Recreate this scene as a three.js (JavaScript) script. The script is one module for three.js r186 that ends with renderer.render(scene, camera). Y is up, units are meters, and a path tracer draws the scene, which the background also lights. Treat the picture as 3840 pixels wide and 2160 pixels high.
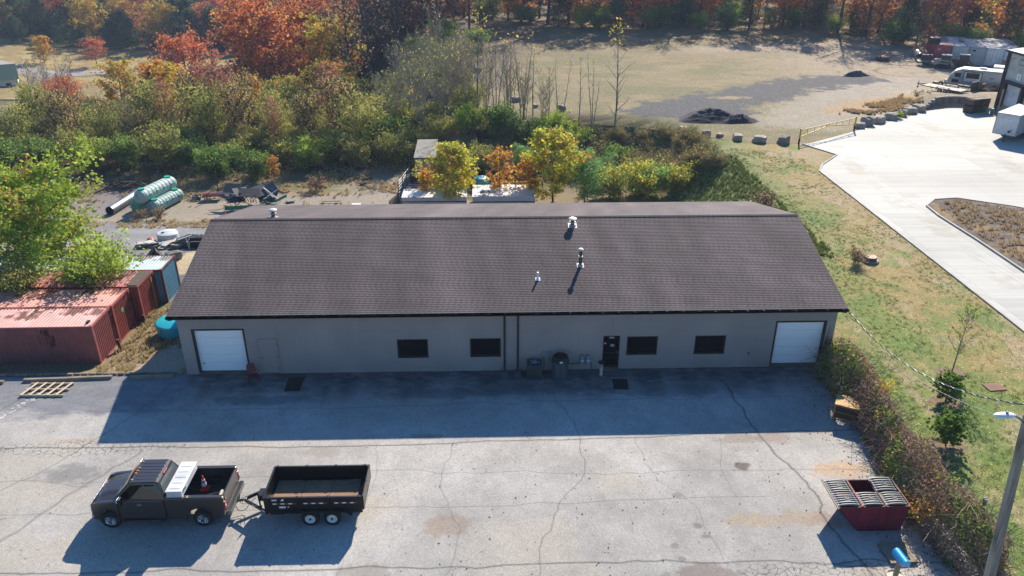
import * as THREE from 'three';
import { Sky } from 'three/addons/objects/Sky.js';
import { RoundedBoxGeometry } from 'three/addons/geometries/RoundedBoxGeometry.js';
import { ConvexGeometry } from 'three/addons/geometries/ConvexGeometry.js';
import { mergeGeometries, mergeVertices } from 'three/addons/utils/BufferGeometryUtils.js';
import { MeshSurfaceSampler } from 'three/addons/math/MeshSurfaceSampler.js';

// ---------- camera, sky, sun, exposure ----------
const scene = new THREE.Scene();
const camera = new THREE.PerspectiveCamera(40.83, 16 / 9, 0.5, 1500);
camera.position.set(-1.025, 22.948, 36.644);
camera.rotation.set(-0.4536, -0.0296, 0.0021, 'YXZ');
const renderer = new THREE.WebGLRenderer({ antialias: true });
renderer.toneMapping = THREE.LinearToneMapping;
renderer.toneMappingExposure = 2.1;
renderer.shadowMap.enabled = true;
const SUN = new THREE.Vector3(1.95, 3.9, -5.5).normalize();
const sky = new Sky(); sky.name = 'sky'; sky.scale.setScalar(1400); sky.userData.kind = 'structure';
Object.assign(sky.material.uniforms.turbidity, { value: 2 });
sky.material.uniforms.rayleigh.value = 1.6;
sky.material.uniforms.mieCoefficient.value = 0.003;
sky.material.uniforms.cloudCoverage.value = 0;
sky.material.uniforms.sunPosition.value.copy(SUN);
scene.add(sky);
scene.environmentIntensity = 0.13;
const sun = new THREE.DirectionalLight(0xfff1de, 4.8);
sun.name = 'sun'; sun.position.copy(SUN).multiplyScalar(200); sun.castShadow = true; sun.shadow.radius = 1.2;
Object.assign(sun.shadow.camera, { left: -150, right: 150, top: 150, bottom: -150, near: 1, far: 500 });
scene.add(sun, sun.target);
scene.fog = new THREE.FogExp2(0xb0c2dc, 0.0003);

// ---------- random, noise ----------
let seed = 7;
const rnd = () => { seed = (seed + 0x6D2B79F5) | 0; let t = Math.imul(seed ^ (seed >>> 15), 1 | seed); t = (t + Math.imul(t ^ (t >>> 7), 61 | t)) ^ t; return ((t ^ (t >>> 14)) >>> 0) / 4294967296; };
const R = (a, b) => a + (b - a) * rnd();
const pick = (a) => a[Math.floor(rnd() * a.length)];
const hash = (i, j) => { let h = Math.imul(i, 374761393) + Math.imul(j, 668265263) | 0; h = Math.imul(h ^ (h >>> 13), 1274126177); return ((h ^ (h >>> 16)) >>> 0) / 4294967296; };
const vn = (x, y) => { const i = Math.floor(x), j = Math.floor(y); let u = x - i, v = y - j; u = u * u * (3 - 2 * u); v = v * v * (3 - 2 * v); const a = hash(i, j), b = hash(i + 1, j), c = hash(i, j + 1), d = hash(i + 1, j + 1); return a + (b - a) * u + (c - a) * v + (a - b - c + d) * u * v; };
const fbm = (x, y, o = 4) => { let s = 0, a = 0.5, n = 0; for (let k = 0; k < o; k++) { s += a * vn(x, y); n += a; x = x * 2.03 + 17.3; y = y * 2.03 + 9.1; a *= 0.5; } return s / n; };
const cl = (v, a = 0, b = 1) => v < a ? a : v > b ? b : v;
const ss = (a, b, x) => { const t = cl((x - a) / (b - a)); return t * t * (3 - 2 * t); };
const lerp = (a, b, t) => a + (b - a) * t;
const PI = Math.PI;
const poly1 = (pts, x) => { if (x <= pts[0][0]) return pts[0][1]; for (let i = 1; i < pts.length; i++) if (x <= pts[i][0]) return lerp(pts[i - 1][1], pts[i][1], (x - pts[i - 1][0]) / (pts[i][0] - pts[i - 1][0])); return pts[pts.length - 1][1]; };
const inPoly = (p, x, y) => { let c = false; for (let i = 0, j = p.length - 1; i < p.length; j = i++) if ((p[i][1] > y) !== (p[j][1] > y) && x < (p[j][0] - p[i][0]) * (y - p[i][1]) / (p[j][1] - p[i][1]) + p[i][0]) c = !c; return c; };
const segD = (p, x, y, closed) => { let m = 1e9; for (let i = 0; i < p.length - (closed ? 0 : 1); i++) { const a = p[i], b = p[(i + 1) % p.length], dx = b[0] - a[0], dy = b[1] - a[1], t = cl(((x - a[0]) * dx + (y - a[1]) * dy) / (dx * dx + dy * dy)); m = Math.min(m, Math.hypot(x - a[0] - t * dx, y - a[1] - t * dy)); } return m; };
const sdPoly = (p, x, y) => (inPoly(p, x, y) ? -1 : 1) * segD(p, x, y, true);   // below 0 inside

// ---------- the lie of the land ----------
const CREST = [[-3, -58], [0, -57.6], [7.4, -60.5], [17, -58.2], [21.2, -54.2], [24.7, -49.6], [28.6, -47.5], [32, -46]];
function gy(x, z) {
  let v = -4 * ss(-15, -36, z);
  v -= 10 * ss(-60, -140, z);
  v -= 0.62 * ss(-18, -21.5, x) * ss(-0.3, -1.9, z) * (1 - ss(-15, -36, z));
  const r = ss(16.5, 25, x);
  const cz = poly1(CREST, x), xl = -2 - Math.max(0, -58 - z) * 0.2;
  const c = ss(cz + 7.5, cz - 0.5, z) * ss(xl - 16, xl, x);
  const high = 1 - (1 - r) * (1 - c);
  let h = v * (1 - high);
  h += high * 1.2 * ss(-85, -140, z);
  h += 34 * ss(-205, -340, z) * (1 - 0.35 * ss(-20, 60, x)) + 6 * ss(-150, -215, z) * ss(-10, 30, x);
  h += 0.9 * ss(-63.2, -65.2, z) * (1 - ss(-67, -73, z)) * ss(54, 58, x);
  h += 9 * ss(-105, -190, x) * ss(-60, -140, z);
  return h;
}

// ---------- naming ----------
const used = new Map();
const numbered = (n) => { const k = used.get(n) || 0; used.set(n, k + 1); return k ? n + '_' + String(k).padStart(3, '0') : n; };
function tag(o, label, category, group) { o.userData = { label, category }; if (group) o.userData.group = group; return o; }
function thing(name, label, category, [x, y, z] = [0, 0, 0], turn = 0, group) {
  const o = new THREE.Group(); o.name = numbered(name); o.position.set(x, y, z); o.rotation.y = turn; scene.add(o); return tag(o, label, category, group);
}
function part(name, geo, m, parent, label) {
  const o = new THREE.Mesh(geo, m); o.castShadow = o.receiveShadow = true; o.name = parent ? name : numbered(name); (parent || scene).add(o);
  if (label) o.userData.label = label; return o;
}
const single = (name, geo, m, label, category, pos, turn, group) => { const o = part(name, geo, m); if (pos) o.position.set(...pos); if (turn) o.rotation.y = turn; return tag(o, label, category, group); };
const struct = (name, geo, m) => { const o = part(name, geo, m); o.userData = { kind: 'structure' }; return o; };
function dup(root, pos, turn, label, scale) { const r = root.clone(); r.name = numbered(root.name.replace(/_\d+$/, '')); r.position.set(...pos); r.rotation.y = turn; if (scale) r.scale.setScalar(scale); r.userData = { ...root.userData }; if (label) r.userData.label = label; scene.add(r); return r; }

// ---------- shapes ----------
// uv in metres from the largest axis of each face's normal
function boxUV(g) {
  g = g.index ? g.toNonIndexed() : g; const p = g.attributes.position, uv = new Float32Array(p.count * 2);
  if (!g.attributes.normal) g.computeVertexNormals();
  const a = new THREE.Vector3(), b = new THREE.Vector3(), c = new THREE.Vector3();
  for (let i = 0; i < p.count; i += 3) {
    a.fromBufferAttribute(p, i); b.fromBufferAttribute(p, i + 1).sub(a); c.fromBufferAttribute(p, i + 2).sub(a); b.cross(c);
    const X = Math.abs(b.x), Y = Math.abs(b.y), Z = Math.abs(b.z);
    for (let k = i; k < i + 3; k++) { const x = p.getX(k), y = p.getY(k), z = p.getZ(k); if (X >= Y && X >= Z) { uv[2 * k] = z; uv[2 * k + 1] = y; } else if (Y >= Z) { uv[2 * k] = x; uv[2 * k + 1] = z; } else { uv[2 * k] = x; uv[2 * k + 1] = y; } }
  }
  g.setAttribute('uv', new THREE.BufferAttribute(uv, 2)); return g;
}
const M4 = new THREE.Matrix4(), EU = new THREE.Euler(), QU = new THREE.Quaternion(), V1 = new THREE.Vector3(), V2 = new THREE.Vector3(), V3 = new THREE.Vector3();
const place = (g, x = 0, y = 0, z = 0, rx = 0, ry = 0, rz = 0) => { QU.setFromEuler(EU.set(rx, ry, rz)); return g.applyMatrix4(M4.compose(V1.set(x, y, z), QU, V2.set(1, 1, 1))); };
const bare = (g) => { g = g.index ? g.toNonIndexed() : g; for (const k of Object.keys(g.attributes)) if (!['position', 'normal', 'uv', 'color'].includes(k)) g.deleteAttribute(k); g.morphAttributes = {}; g.groups = []; return g; };
class MB {   // collects shapes that make one mesh
  constructor() { this.l = []; }
  add(g, ...at) { if (at.length) place(g, ...at); this.l.push(bare(g)); return this; }
  box(w, h, d, x, y, z, rx, ry, rz) { return this.add(new THREE.BoxGeometry(w, h, d), x, y, z, rx, ry, rz); }
  rbox(w, h, d, r, x, y, z, rx, ry, rz) { return this.add(new RoundedBoxGeometry(w, h, d, 2, r), x, y, z, rx, ry, rz); }
  cyl(r1, r2, h, x, y, z, rx, ry, rz, n = 16, open = false) { return this.add(new THREE.CylinderGeometry(r1, r2, h, n, 1, open), x, y, z, rx, ry, rz); }
  bar(a, b, r, n = 6, r2 = r) { V1.set(...a); V2.set(...b); const d = V2.clone().sub(V1), L = d.length(); const g = new THREE.CylinderGeometry(r2, r, L, n, 1); QU.setFromUnitVectors(V3.set(0, 1, 0), d.normalize()); g.applyQuaternion(QU); g.translate((a[0] + b[0]) / 2, (a[1] + b[1]) / 2, (a[2] + b[2]) / 2); return this.add(g); }
  beam(a, b, w, h) { const A = new THREE.Vector3(...a), B = new THREE.Vector3(...b); const L = A.distanceTo(B), g = new THREE.BoxGeometry(w, h, L); M4.identity().lookAt(A, B, V3.set(0, 1, 0.0001)); g.applyMatrix4(M4); g.translate((a[0] + b[0]) / 2, (a[1] + b[1]) / 2, (a[2] + b[2]) / 2); return this.add(g); }
  tube(pts, r, n = 6, seg) { const c = new THREE.CatmullRomCurve3(pts.map((p) => new THREE.Vector3(...p))); return this.add(new THREE.TubeGeometry(c, seg || pts.length * 5, r, n)); }
  ext(pts, depth, x, y, z, rx, ry, rz, bevel = 0, holes) {
    const s = new THREE.Shape(pts.map((p) => new THREE.Vector2(...p))); for (const h of holes || []) s.holes.push(new THREE.Path(h.map((p) => new THREE.Vector2(...p))));
    const g = new THREE.ExtrudeGeometry(s, { depth, bevelEnabled: bevel > 0, bevelThickness: bevel, bevelSize: bevel, bevelOffset: -bevel, bevelSegments: 2, curveSegments: 8 }); g.translate(0, 0, -depth / 2); return this.add(g, x, y, z, rx, ry, rz);
  }
  lathe(pts, x, y, z, rx, ry, rz, n = 24) { return this.add(new THREE.LatheGeometry(pts.map((p) => new THREE.Vector2(...p)), n), x, y, z, rx, ry, rz); }
  get geo() { for (const g of this.l) if (!g.attributes.uv) g.setAttribute('uv', new THREE.BufferAttribute(new Float32Array(g.attributes.position.count * 2), 2)); return boxUV(this.l.length > 1 ? mergeGeometries(this.l) : this.l[0]); }
  to(name, m, parent, label) { return part(name, this.geo, m, parent, label); }
}
const mb = () => new MB();
function grid(nu, nv, f) {   // a curved sheet from f(u, v) -> [x, y, z]
  const p = [], id = []; for (let j = 0; j <= nv; j++) for (let i = 0; i <= nu; i++) p.push(...f(i / nu, j / nv));
  for (let j = 0; j < nv; j++) for (let i = 0; i < nu; i++) { const a = j * (nu + 1) + i, b = a + 1, c = a + nu + 1, d = c + 1; id.push(a, c, b, b, c, d); }
  const g = new THREE.BufferGeometry(); g.setAttribute('position', new THREE.Float32BufferAttribute(p, 3)); g.setIndex(id); g.computeVertexNormals(); return g;
}
// a ground sheet: the polygon cut into cells and draped over the land, uv = (x - x0) / w, (z - z0) / d
function drape(poly, step, lift, [x0, z0, w, d], yf = gy) {
  const xs = poly.map((p) => p[0]), zs = poly.map((p) => p[1]); const pos = [], uv = [];
  const bx0 = Math.floor(Math.min(...xs) / step) * step, bz0 = Math.floor(Math.min(...zs) / step) * step, bx1 = Math.max(...xs), bz1 = Math.max(...zs);
  const clip = (p, k, v, s) => { const o = []; for (let i = 0; i < p.length; i++) { const a = p[i], b = p[(i + 1) % p.length], da = s * (a[k] - v), db = s * (b[k] - v); if (da >= 0) o.push(a); if ((da >= 0) !== (db >= 0)) { const t = da / (da - db); o.push([a[0] + (b[0] - a[0]) * t, a[1] + (b[1] - a[1]) * t]); } } return o; };
  for (let x = bx0; x < bx1; x += step) {
    const col = clip(clip(poly, 0, x, 1), 0, x + step, -1); if (col.length < 3) continue;
    for (let z = bz0; z < bz1; z += step) {
      const c = clip(clip(col, 1, z, 1), 1, z + step, -1); if (c.length < 3) continue;
      const tri = THREE.ShapeUtils.triangulateShape(c.map((q) => new THREE.Vector2(...q)), []);
      for (const t of tri) { let [a, b, e] = t.map((i) => c[i]); if ((b[0] - a[0]) * (e[1] - a[1]) - (b[1] - a[1]) * (e[0] - a[0]) > 0) [b, e] = [e, b]; for (const q of [a, b, e]) { pos.push(q[0], yf(q[0], q[1]) + lift, q[1]); uv.push((q[0] - x0) / w, 1 - (q[1] - z0) / d); } }
    }
  }
  const g = new THREE.BufferGeometry(); g.setAttribute('position', new THREE.Float32BufferAttribute(pos, 3)); g.setAttribute('uv', new THREE.Float32BufferAttribute(uv, 2));
  const m = mergeVertices(g, 1e-3); m.computeVertexNormals(); return m;
}
const rectP = (x0, z0, x1, z1) => [[x0, z0], [x1, z0], [x1, z1], [x0, z1]];

// ---------- textures ----------
function canvas(w, h, f, after) {   // f(x, y, out) in 0..255 sRGB
  const c = document.createElement('canvas'); c.width = w; c.height = h; const ctx = c.getContext('2d'); const im = ctx.createImageData(w, h), o = [0, 0, 0];
  for (let y = 0, k = 0; y < h; y++) for (let x = 0; x < w; x++, k += 4) { f(x, y, o); im.data[k] = o[0]; im.data[k + 1] = o[1]; im.data[k + 2] = o[2]; im.data[k + 3] = 255; }
  ctx.putImageData(im, 0, 0); if (after) after(ctx); return c;
}
function tex(c, srgb = true, rep) { const t = new THREE.CanvasTexture(c); t.colorSpace = srgb ? THREE.SRGBColorSpace : THREE.NoColorSpace; t.wrapS = t.wrapT = THREE.RepeatWrapping; if (rep) t.repeat.set(rep, rep); return t; }
// tileable noise of period n
const tvn = (x, y, n) => { const i = Math.floor(x), j = Math.floor(y); let u = x - i, v = y - j; u = u * u * (3 - 2 * u); v = v * v * (3 - 2 * v); const m = (q) => ((q % n) + n) % n; const a = hash(m(i), m(j)), b = hash(m(i + 1), m(j)), c = hash(m(i), m(j + 1)), d = hash(m(i + 1), m(j + 1)); return a + (b - a) * u + (c - a) * v + (a - b - c + d) * u * v; };
const tfb = (x, y, n, o) => { let s = 0, a = 0.5, q = 0; for (let k = 0; k < o; k++) { s += a * tvn(x * n, y * n, n); q += a; a *= 0.55; n *= 2; } return s / q; };
const G1 = canvas(512, 512, (x, y, o) => { const u = x / 512, v = y / 512; const n = tfb(u, v, 4, 7); o[0] = o[1] = o[2] = 206 + 49 * cl(0.1 + 1.3 * (n - 0.2)); });   // mottle
const STREAK = canvas(512, 512, (x, y, o) => { const u = x / 512, v = y / 512; const n = 0.6 * tvn(u * 128, v * 2, 128) * tvn(u * 16, v * 4, 16) + 0.5 * tfb(u, v, 4, 6); const g = 150 + 105 * cl(n * 1.5 - 0.15); o[0] = o[1] = o[2] = g; });
const RUST = canvas(512, 512, (x, y, o) => { const u = x / 512, v = y / 512; const n = tfb(u, v, 4, 7), s = tvn(u * 90, v * 3, 90); const r = ss(0.66, 0.74, n + 0.1 * s) * 0.85; const g = 200 + 55 * tfb(u, v, 16, 4); o[0] = lerp(g, 92, r); o[1] = lerp(g, 58, r); o[2] = lerp(g, 44, r); });
const WOOD = canvas(512, 512, (x, y, o) => { const u = x / 512, v = y / 512; const n = 0.6 * tvn(u * 6 + 0.6 * tvn(u * 4, v * 4, 4), v * 128, 128) + 0.4 * tvn(u * 40, v * 256, 256); const g = 150 + 100 * n; o[0] = g; o[1] = g * 0.97; o[2] = g * 0.93; });
const SPECK = canvas(512, 512, (x, y, o) => { const u = x / 512, v = y / 512; const g = 120 + 100 * hash(x, y) * 0.6 + 90 * tfb(u, v, 8, 5); o[0] = o[1] = o[2] = Math.min(255, g); });
const tG1 = tex(G1, true, 0.35), tST = tex(STREAK, true, 0.3), tRU = tex(RUST, true, 0.28), tWD = tex(WOOD, true, 0.6), tSP = tex(SPECK, true, 0.7), bSP = tex(SPECK, false, 1.1), bWD = tex(WOOD, false, 0.6);
const mats = new Map();
function mat(color, rough = 0.8, metal = 0, o = {}) {
  const key = color + '|' + rough + '|' + metal + '|' + Object.keys(o).map((k) => k + (o[k]?.uuid || o[k])).join();
  if (!mats.has(key)) mats.set(key, new THREE.MeshPhysicalMaterial({ color, roughness: rough, metalness: metal, side: THREE.DoubleSide, ...o })); return mats.get(key);
}
const rough = (c, o) => mat(c, 0.9, 0, { map: tG1, ...o });
const wood = (c) => mat(c, 0.85, 0, { map: tWD, bumpMap: bWD, bumpScale: 0.004 });
const steel = (c, m = 0.6, r = 0.45) => mat(c, r, m, { map: tG1 });
const rusty = (c, r = 0.6) => mat(c, r, 0.1, { map: tRU });
const glassDark = () => mat(0x07080a, 0.08, 0, { specularIntensity: 0.35 });
const BLACK = mat(0x0b0b0c, 0.55), RUBBER = mat(0x101011, 0.85), WHITEP = mat(0xd9dcdd, 0.45, 0, { map: tG1 }), GALV = mat(0x9aa0a4, 0.4, 0.7, { map: tG1 }), CHROME = mat(0xc9ccd0, 0.15, 1);
// ---------- ground sheets ----------
const GX = []; for (let x = -330; x <= 330; x += (x > -70 && x < 110) ? 2 : 10) GX.push(x);
const GZ = []; for (let z = 90; z >= -430; z -= (z < 20 && z > -145) ? 2 : 10) GZ.unshift(z);
const GROUNDT = tex(canvas(512, 512, (x, y, o) => { const u = x / 512, v = y / 512; const n = tfb(u, v, 8, 6), m = tfb(v + 0.3, u, 4, 5), s = hash(x, y); const t = ss(0.35, 0.65, m); o[0] = lerp(96, 66, t) * (0.7 + 0.6 * n) + 18 * s; o[1] = lerp(82, 72, t) * (0.7 + 0.6 * n) + 16 * s; o[2] = lerp(54, 40, t) * (0.7 + 0.6 * n) + 12 * s; }));
{
  const g = grid(GX.length - 1, GZ.length - 1, (u, v) => { const x = GX[Math.round(u * (GX.length - 1))], z = GZ[Math.round(v * (GZ.length - 1))]; return [x, gy(x, z) - 0.18, z]; });
  const p = g.attributes.position, uv = []; for (let i = 0; i < p.count; i++) uv.push(p.getX(i) / 9, p.getZ(i) / 9); g.setAttribute('uv', new THREE.Float32BufferAttribute(uv, 2));
  struct('ground', g, mat(0xffffff, 1, 0, { map: GROUNDT }));
}
const mixc = (o, c, t) => { o[0] += (c[0] - o[0]) * t; o[1] += (c[1] - o[1]) * t; o[2] += (c[2] - o[2]) * t; };
const grain = (o, k) => { o[0] *= k; o[1] *= k; o[2] *= k; };

// the worn parking lot, 60 m by 24 m
const LOTR = [-40, 0, 60, 24], LW = 2048, LH = 832;
const crackPath = (pts, amp, sd) => { const out = []; for (let i = 1; i < pts.length; i++) { const [ax, az] = pts[i - 1], [bx, bz] = pts[i], L = Math.hypot(bx - ax, bz - az), n = Math.max(2, Math.round(L / 0.22)); for (let k = 0; k < n; k++) { const t = k / n, e = (fbm(sd + i * 7 + t * L * 0.8, sd * 1.7, 4) - 0.5) * amp * Math.min(1, 4 * t, 4 * (1 - t)) * 2; out.push([lerp(ax, bx, t) - (bz - az) / L * e, lerp(az, bz, t) + (bx - ax) / L * e]); } } out.push(pts[pts.length - 1]); return out; };
const CRACKS = [   // [points (x, z), width m, darkness, wander]
  [[[-40, 6.4], [-26, 6.3], [-20, 6.4], [-8, 6.6], [4, 6.3], [17.5, 5.9]], 0.05, 0.55, 0.18], [[[-40, 14.2], [-24, 14.1], [-8, 14.3], [2, 14.2], [9, 14.3], [17, 14.6]], 0.05, 0.5, 0.25],
  [[[-22, 10.9], [-12, 10.9], [-2, 10.9], [4, 10.7], [11, 10.6]], 0.018, 0.5, 0.2], [[[-20, 9.0], [-11, 8.7], [-6, 8.4], [3, 8.9], [9, 8.8], [17, 9]], 0.018, 0.45, 0.3],
  [[[11.2, 0], [11.6, 3.2], [11.9, 5.9], [12.6, 8.5], [13.1, 11], [12.9, 12.5], [13.4, 14.5], [14.5, 18]], 0.07, 0.5, 0.35], [[[1.9, 0.6], [2.2, 2.1], [2.5, 3.5], [3.2, 6.3], [3.1, 8.9], [1.9, 10.6], [0.9, 13], [0.7, 15.5]], 0.022, 0.55, 0.4],
  [[[5.9, 6.2], [6.2, 8.8], [7.6, 11], [8, 14.2]], 0.016, 0.45, 0.4], [[[-6.6, 6.5], [-6.4, 9.4], [-6.8, 12.2], [-7.4, 16]], 0.016, 0.4, 0.3], [[[-2.9, 6.4], [-3.4, 9.5], [-2.4, 12.3], [-3, 15.6]], 0.018, 0.45, 0.4],
  [[[-18.2, 0.6], [-18.6, 2.4], [-19.6, 4.6], [-21.5, 8], [-24, 11], [-27, 14]], 0.03, 0.5, 0.3], [[[-13.2, 1.6], [-13.9, 3.2], [-15.2, 5.6]], 0.02, 0.4, 0.3], [[[-26.3, 3.6], [-25.4, 1.6], [-24.7, 1.2]], 0.06, 0.35, 0.2],
  [[[-17.6, 6.6], [-18.6, 8.4], [-19.8, 10.3], [-21, 12.5]], 0.1, 0.25, 0.25], [[[-30, 9], [-22, 8.7], [-19, 9.2]], 0.025, 0.4, 0.3], [[[-40, 3.8], [-30, 3.6], [-18, 3.4], [-6, 3.3], [6, 3], [15, 2.9]], 0.025, 0.35, 0.25],
  [[[8, 14.3], [10, 16], [14, 18]], 0.02, 0.4, 0.4], [[[13.6, 7.5], [14.4, 8.8], [16.4, 9.1]], 0.014, 0.4, 0.3], [[[9.6, 10.6], [9.4, 8.7], [10, 6.2]], 0.016, 0.4, 0.3], [[[-10.5, 13.9], [-9.6, 15.2], [-11, 18]], 0.014, 0.4, 0.3]];
const STAINS = [   // x, z, radius x, radius z, colour, strength
  [-12.5, 15.2, 1.5, 0.55, [118, 100, 88], 0.75], [-2.9, 12, 1.0, 0.6, [126, 108, 92], 0.5], [7.2, 14.9, 1.5, 0.5, [104, 92, 86], 0.6], [9.8, 12.0, 1.3, 0.4, [150, 132, 104], 0.55], [14.9, 8.9, 1.5, 0.55, [172, 140, 104], 0.6], [10.4, 8.6, 0.35, 0.3, [70, 62, 56], 0.7],
  [10.9, 6.5, 1.2, 0.35, [120, 108, 98], 0.5], [12.6, 6.5, 1.1, 0.4, [128, 112, 100], 0.45], [-4.4, 5.9, 0.8, 0.22, [122, 106, 92], 0.5], [-9.3, 7.0, 1.0, 0.35, [128, 120, 110], 0.4], [-5.9, 14.6, 1.2, 0.5, [112, 104, 98], 0.4], [7.4, 12.3, 0.2, 0.16, [90, 88, 86], 0.6], [7.6, 12.9, 0.2, 0.16, [92, 90, 88], 0.6], [7.0, 10.4, 0.18, 0.14, [100, 98, 96], 0.5], [6.2, 13.4, 0.18, 0.14, [92, 90, 88], 0.5], [6.4, 14.1, 0.18, 0.14, [92, 90, 88], 0.5],
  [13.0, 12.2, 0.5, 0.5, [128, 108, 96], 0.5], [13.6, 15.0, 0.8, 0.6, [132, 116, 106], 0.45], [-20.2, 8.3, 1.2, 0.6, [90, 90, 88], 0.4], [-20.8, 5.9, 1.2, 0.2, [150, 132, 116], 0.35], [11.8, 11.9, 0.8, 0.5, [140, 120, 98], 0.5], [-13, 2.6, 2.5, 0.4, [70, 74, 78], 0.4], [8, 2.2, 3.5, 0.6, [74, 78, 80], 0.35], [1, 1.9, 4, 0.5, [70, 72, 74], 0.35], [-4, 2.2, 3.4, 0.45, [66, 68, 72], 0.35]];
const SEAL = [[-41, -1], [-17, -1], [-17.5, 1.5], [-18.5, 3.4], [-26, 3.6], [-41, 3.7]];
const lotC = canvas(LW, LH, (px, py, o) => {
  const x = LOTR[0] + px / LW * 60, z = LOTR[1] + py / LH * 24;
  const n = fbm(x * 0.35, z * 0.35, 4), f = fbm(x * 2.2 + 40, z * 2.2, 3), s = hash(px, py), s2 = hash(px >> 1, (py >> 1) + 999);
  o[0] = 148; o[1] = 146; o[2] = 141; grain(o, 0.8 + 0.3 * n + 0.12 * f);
  mixc(o, [160, 152, 138], 0.5 * ss(0.58, 0.72, fbm(x * 0.18 + 9, z * 0.3 + 3, 4)));
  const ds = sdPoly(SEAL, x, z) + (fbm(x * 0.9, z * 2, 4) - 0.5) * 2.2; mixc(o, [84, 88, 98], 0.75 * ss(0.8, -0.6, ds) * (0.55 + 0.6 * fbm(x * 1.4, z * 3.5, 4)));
  mixc(o, [58, 60, 64], 0.8 * ss(3.2, 0.2, z + (fbm(x * 0.8, 5, 3) - 0.5) * 2.2) * (0.4 + fbm(x * 2, z * 4, 3)) * ss(-18, -17, x));  // stained band by the wall, coloured darker still to deepen the building's shade
  for (const [sx, sz, rx, rz, c, k] of STAINS) { const dx = (x - sx) / rx, dz = (z - sz) / rz, d = dx * dx + dz * dz; if (d < 4) mixc(o, c, k * ss(1.25, 0.7, Math.sqrt(d) + (fbm(x * 3 + sx, z * 3, 4) - 0.5) * 1.3) * (0.75 + 0.4 * s2)); }
  const al = Math.min(Math.abs(z - 6.4) + Math.abs(x + 21) * 0.12, Math.abs(z - 15.1) + Math.max(0, Math.abs(x - 12) - 3)); // worn, crazed strips
  if (al < 0.9) { const cx = x * 3.1 + 0.5 * vn(x * 4, z * 4), cz = z * 3.6 + 0.5 * vn(z * 4, x * 4); const i = Math.floor(cx), j = Math.floor(cz); let d1 = 9, d2 = 9; for (let a = -1; a < 2; a++) for (let b = -1; b < 2; b++) { const qx = i + a + hash(i + a, j + b), qz = j + b + hash(j + b, i + a + 77), d = Math.hypot(cx - qx, cz - qz); if (d < d1) { d2 = d1; d1 = d; } else if (d < d2) d2 = d; } if (d2 - d1 < 0.07) grain(o, lerp(1, 0.62, ss(0.9, 0.5, al))); }
  grain(o, 0.86 + 0.2 * s + 0.08 * s2); if (s2 > 0.9985) grain(o, 0.55);
}, (ctx) => {
  ctx.setTransform(LW / 60, 0, 0, LH / 24, 40 * LW / 60, 0); ctx.lineJoin = 'round';
  CRACKS.forEach(([pts, w, dk, amp], k) => { const P = crackPath(pts, amp, k * 3.3 + 1); for (const [ww, a] of [[w * 2.4, dk * 0.28], [w * 0.8, dk]]) { ctx.strokeStyle = `rgba(46,44,42,${a})`; ctx.lineWidth = ww; ctx.beginPath(); P.forEach((p, i) => i ? ctx.lineTo(...p) : ctx.moveTo(...p)); ctx.stroke(); }
    for (let i = 6; i < P.length; i += 9 + Math.floor(6 * hash(k, i))) { const L = 0.5 + 1.6 * hash(i, k), a = 6.28 * hash(k + 5, i); const Q = crackPath([P[i], [P[i][0] + L * Math.cos(a), P[i][1] + L * Math.sin(a)]], 0.15, i); ctx.strokeStyle = `rgba(60,58,55,${dk * 0.6})`; ctx.lineWidth = 0.012; ctx.beginPath(); Q.forEach((p, j) => j ? ctx.lineTo(...p) : ctx.moveTo(...p)); ctx.stroke(); } });
  ctx.fillStyle = 'rgba(196,192,180,0.8)'; for (let i = 0; i < 90; i++) { const t = hash(i, 31), q = i % 3; const x = q < 2 ? lerp(-26.5, -25, t) : lerp(-29, -26.6, t), z = q < 2 ? lerp(4.4, 1.4, t) : 6 + hash(i, 5); ctx.fillRect(x + 0.4 * hash(i, 7), z + 0.3 * hash(i, 8), 0.04 + 0.1 * hash(i, 9), 0.03 + 0.07 * hash(i, 11)); }
});
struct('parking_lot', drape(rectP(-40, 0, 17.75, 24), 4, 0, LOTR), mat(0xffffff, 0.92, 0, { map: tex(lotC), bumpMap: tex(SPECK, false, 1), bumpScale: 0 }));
struct('street', drape(rectP(-60, 24, 60, 34), 10, -0.004, [0, 0, 6, 6]), mat(0x6a6a6a, 0.95, 0, { map: tex(SPECK, true) }));

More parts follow.
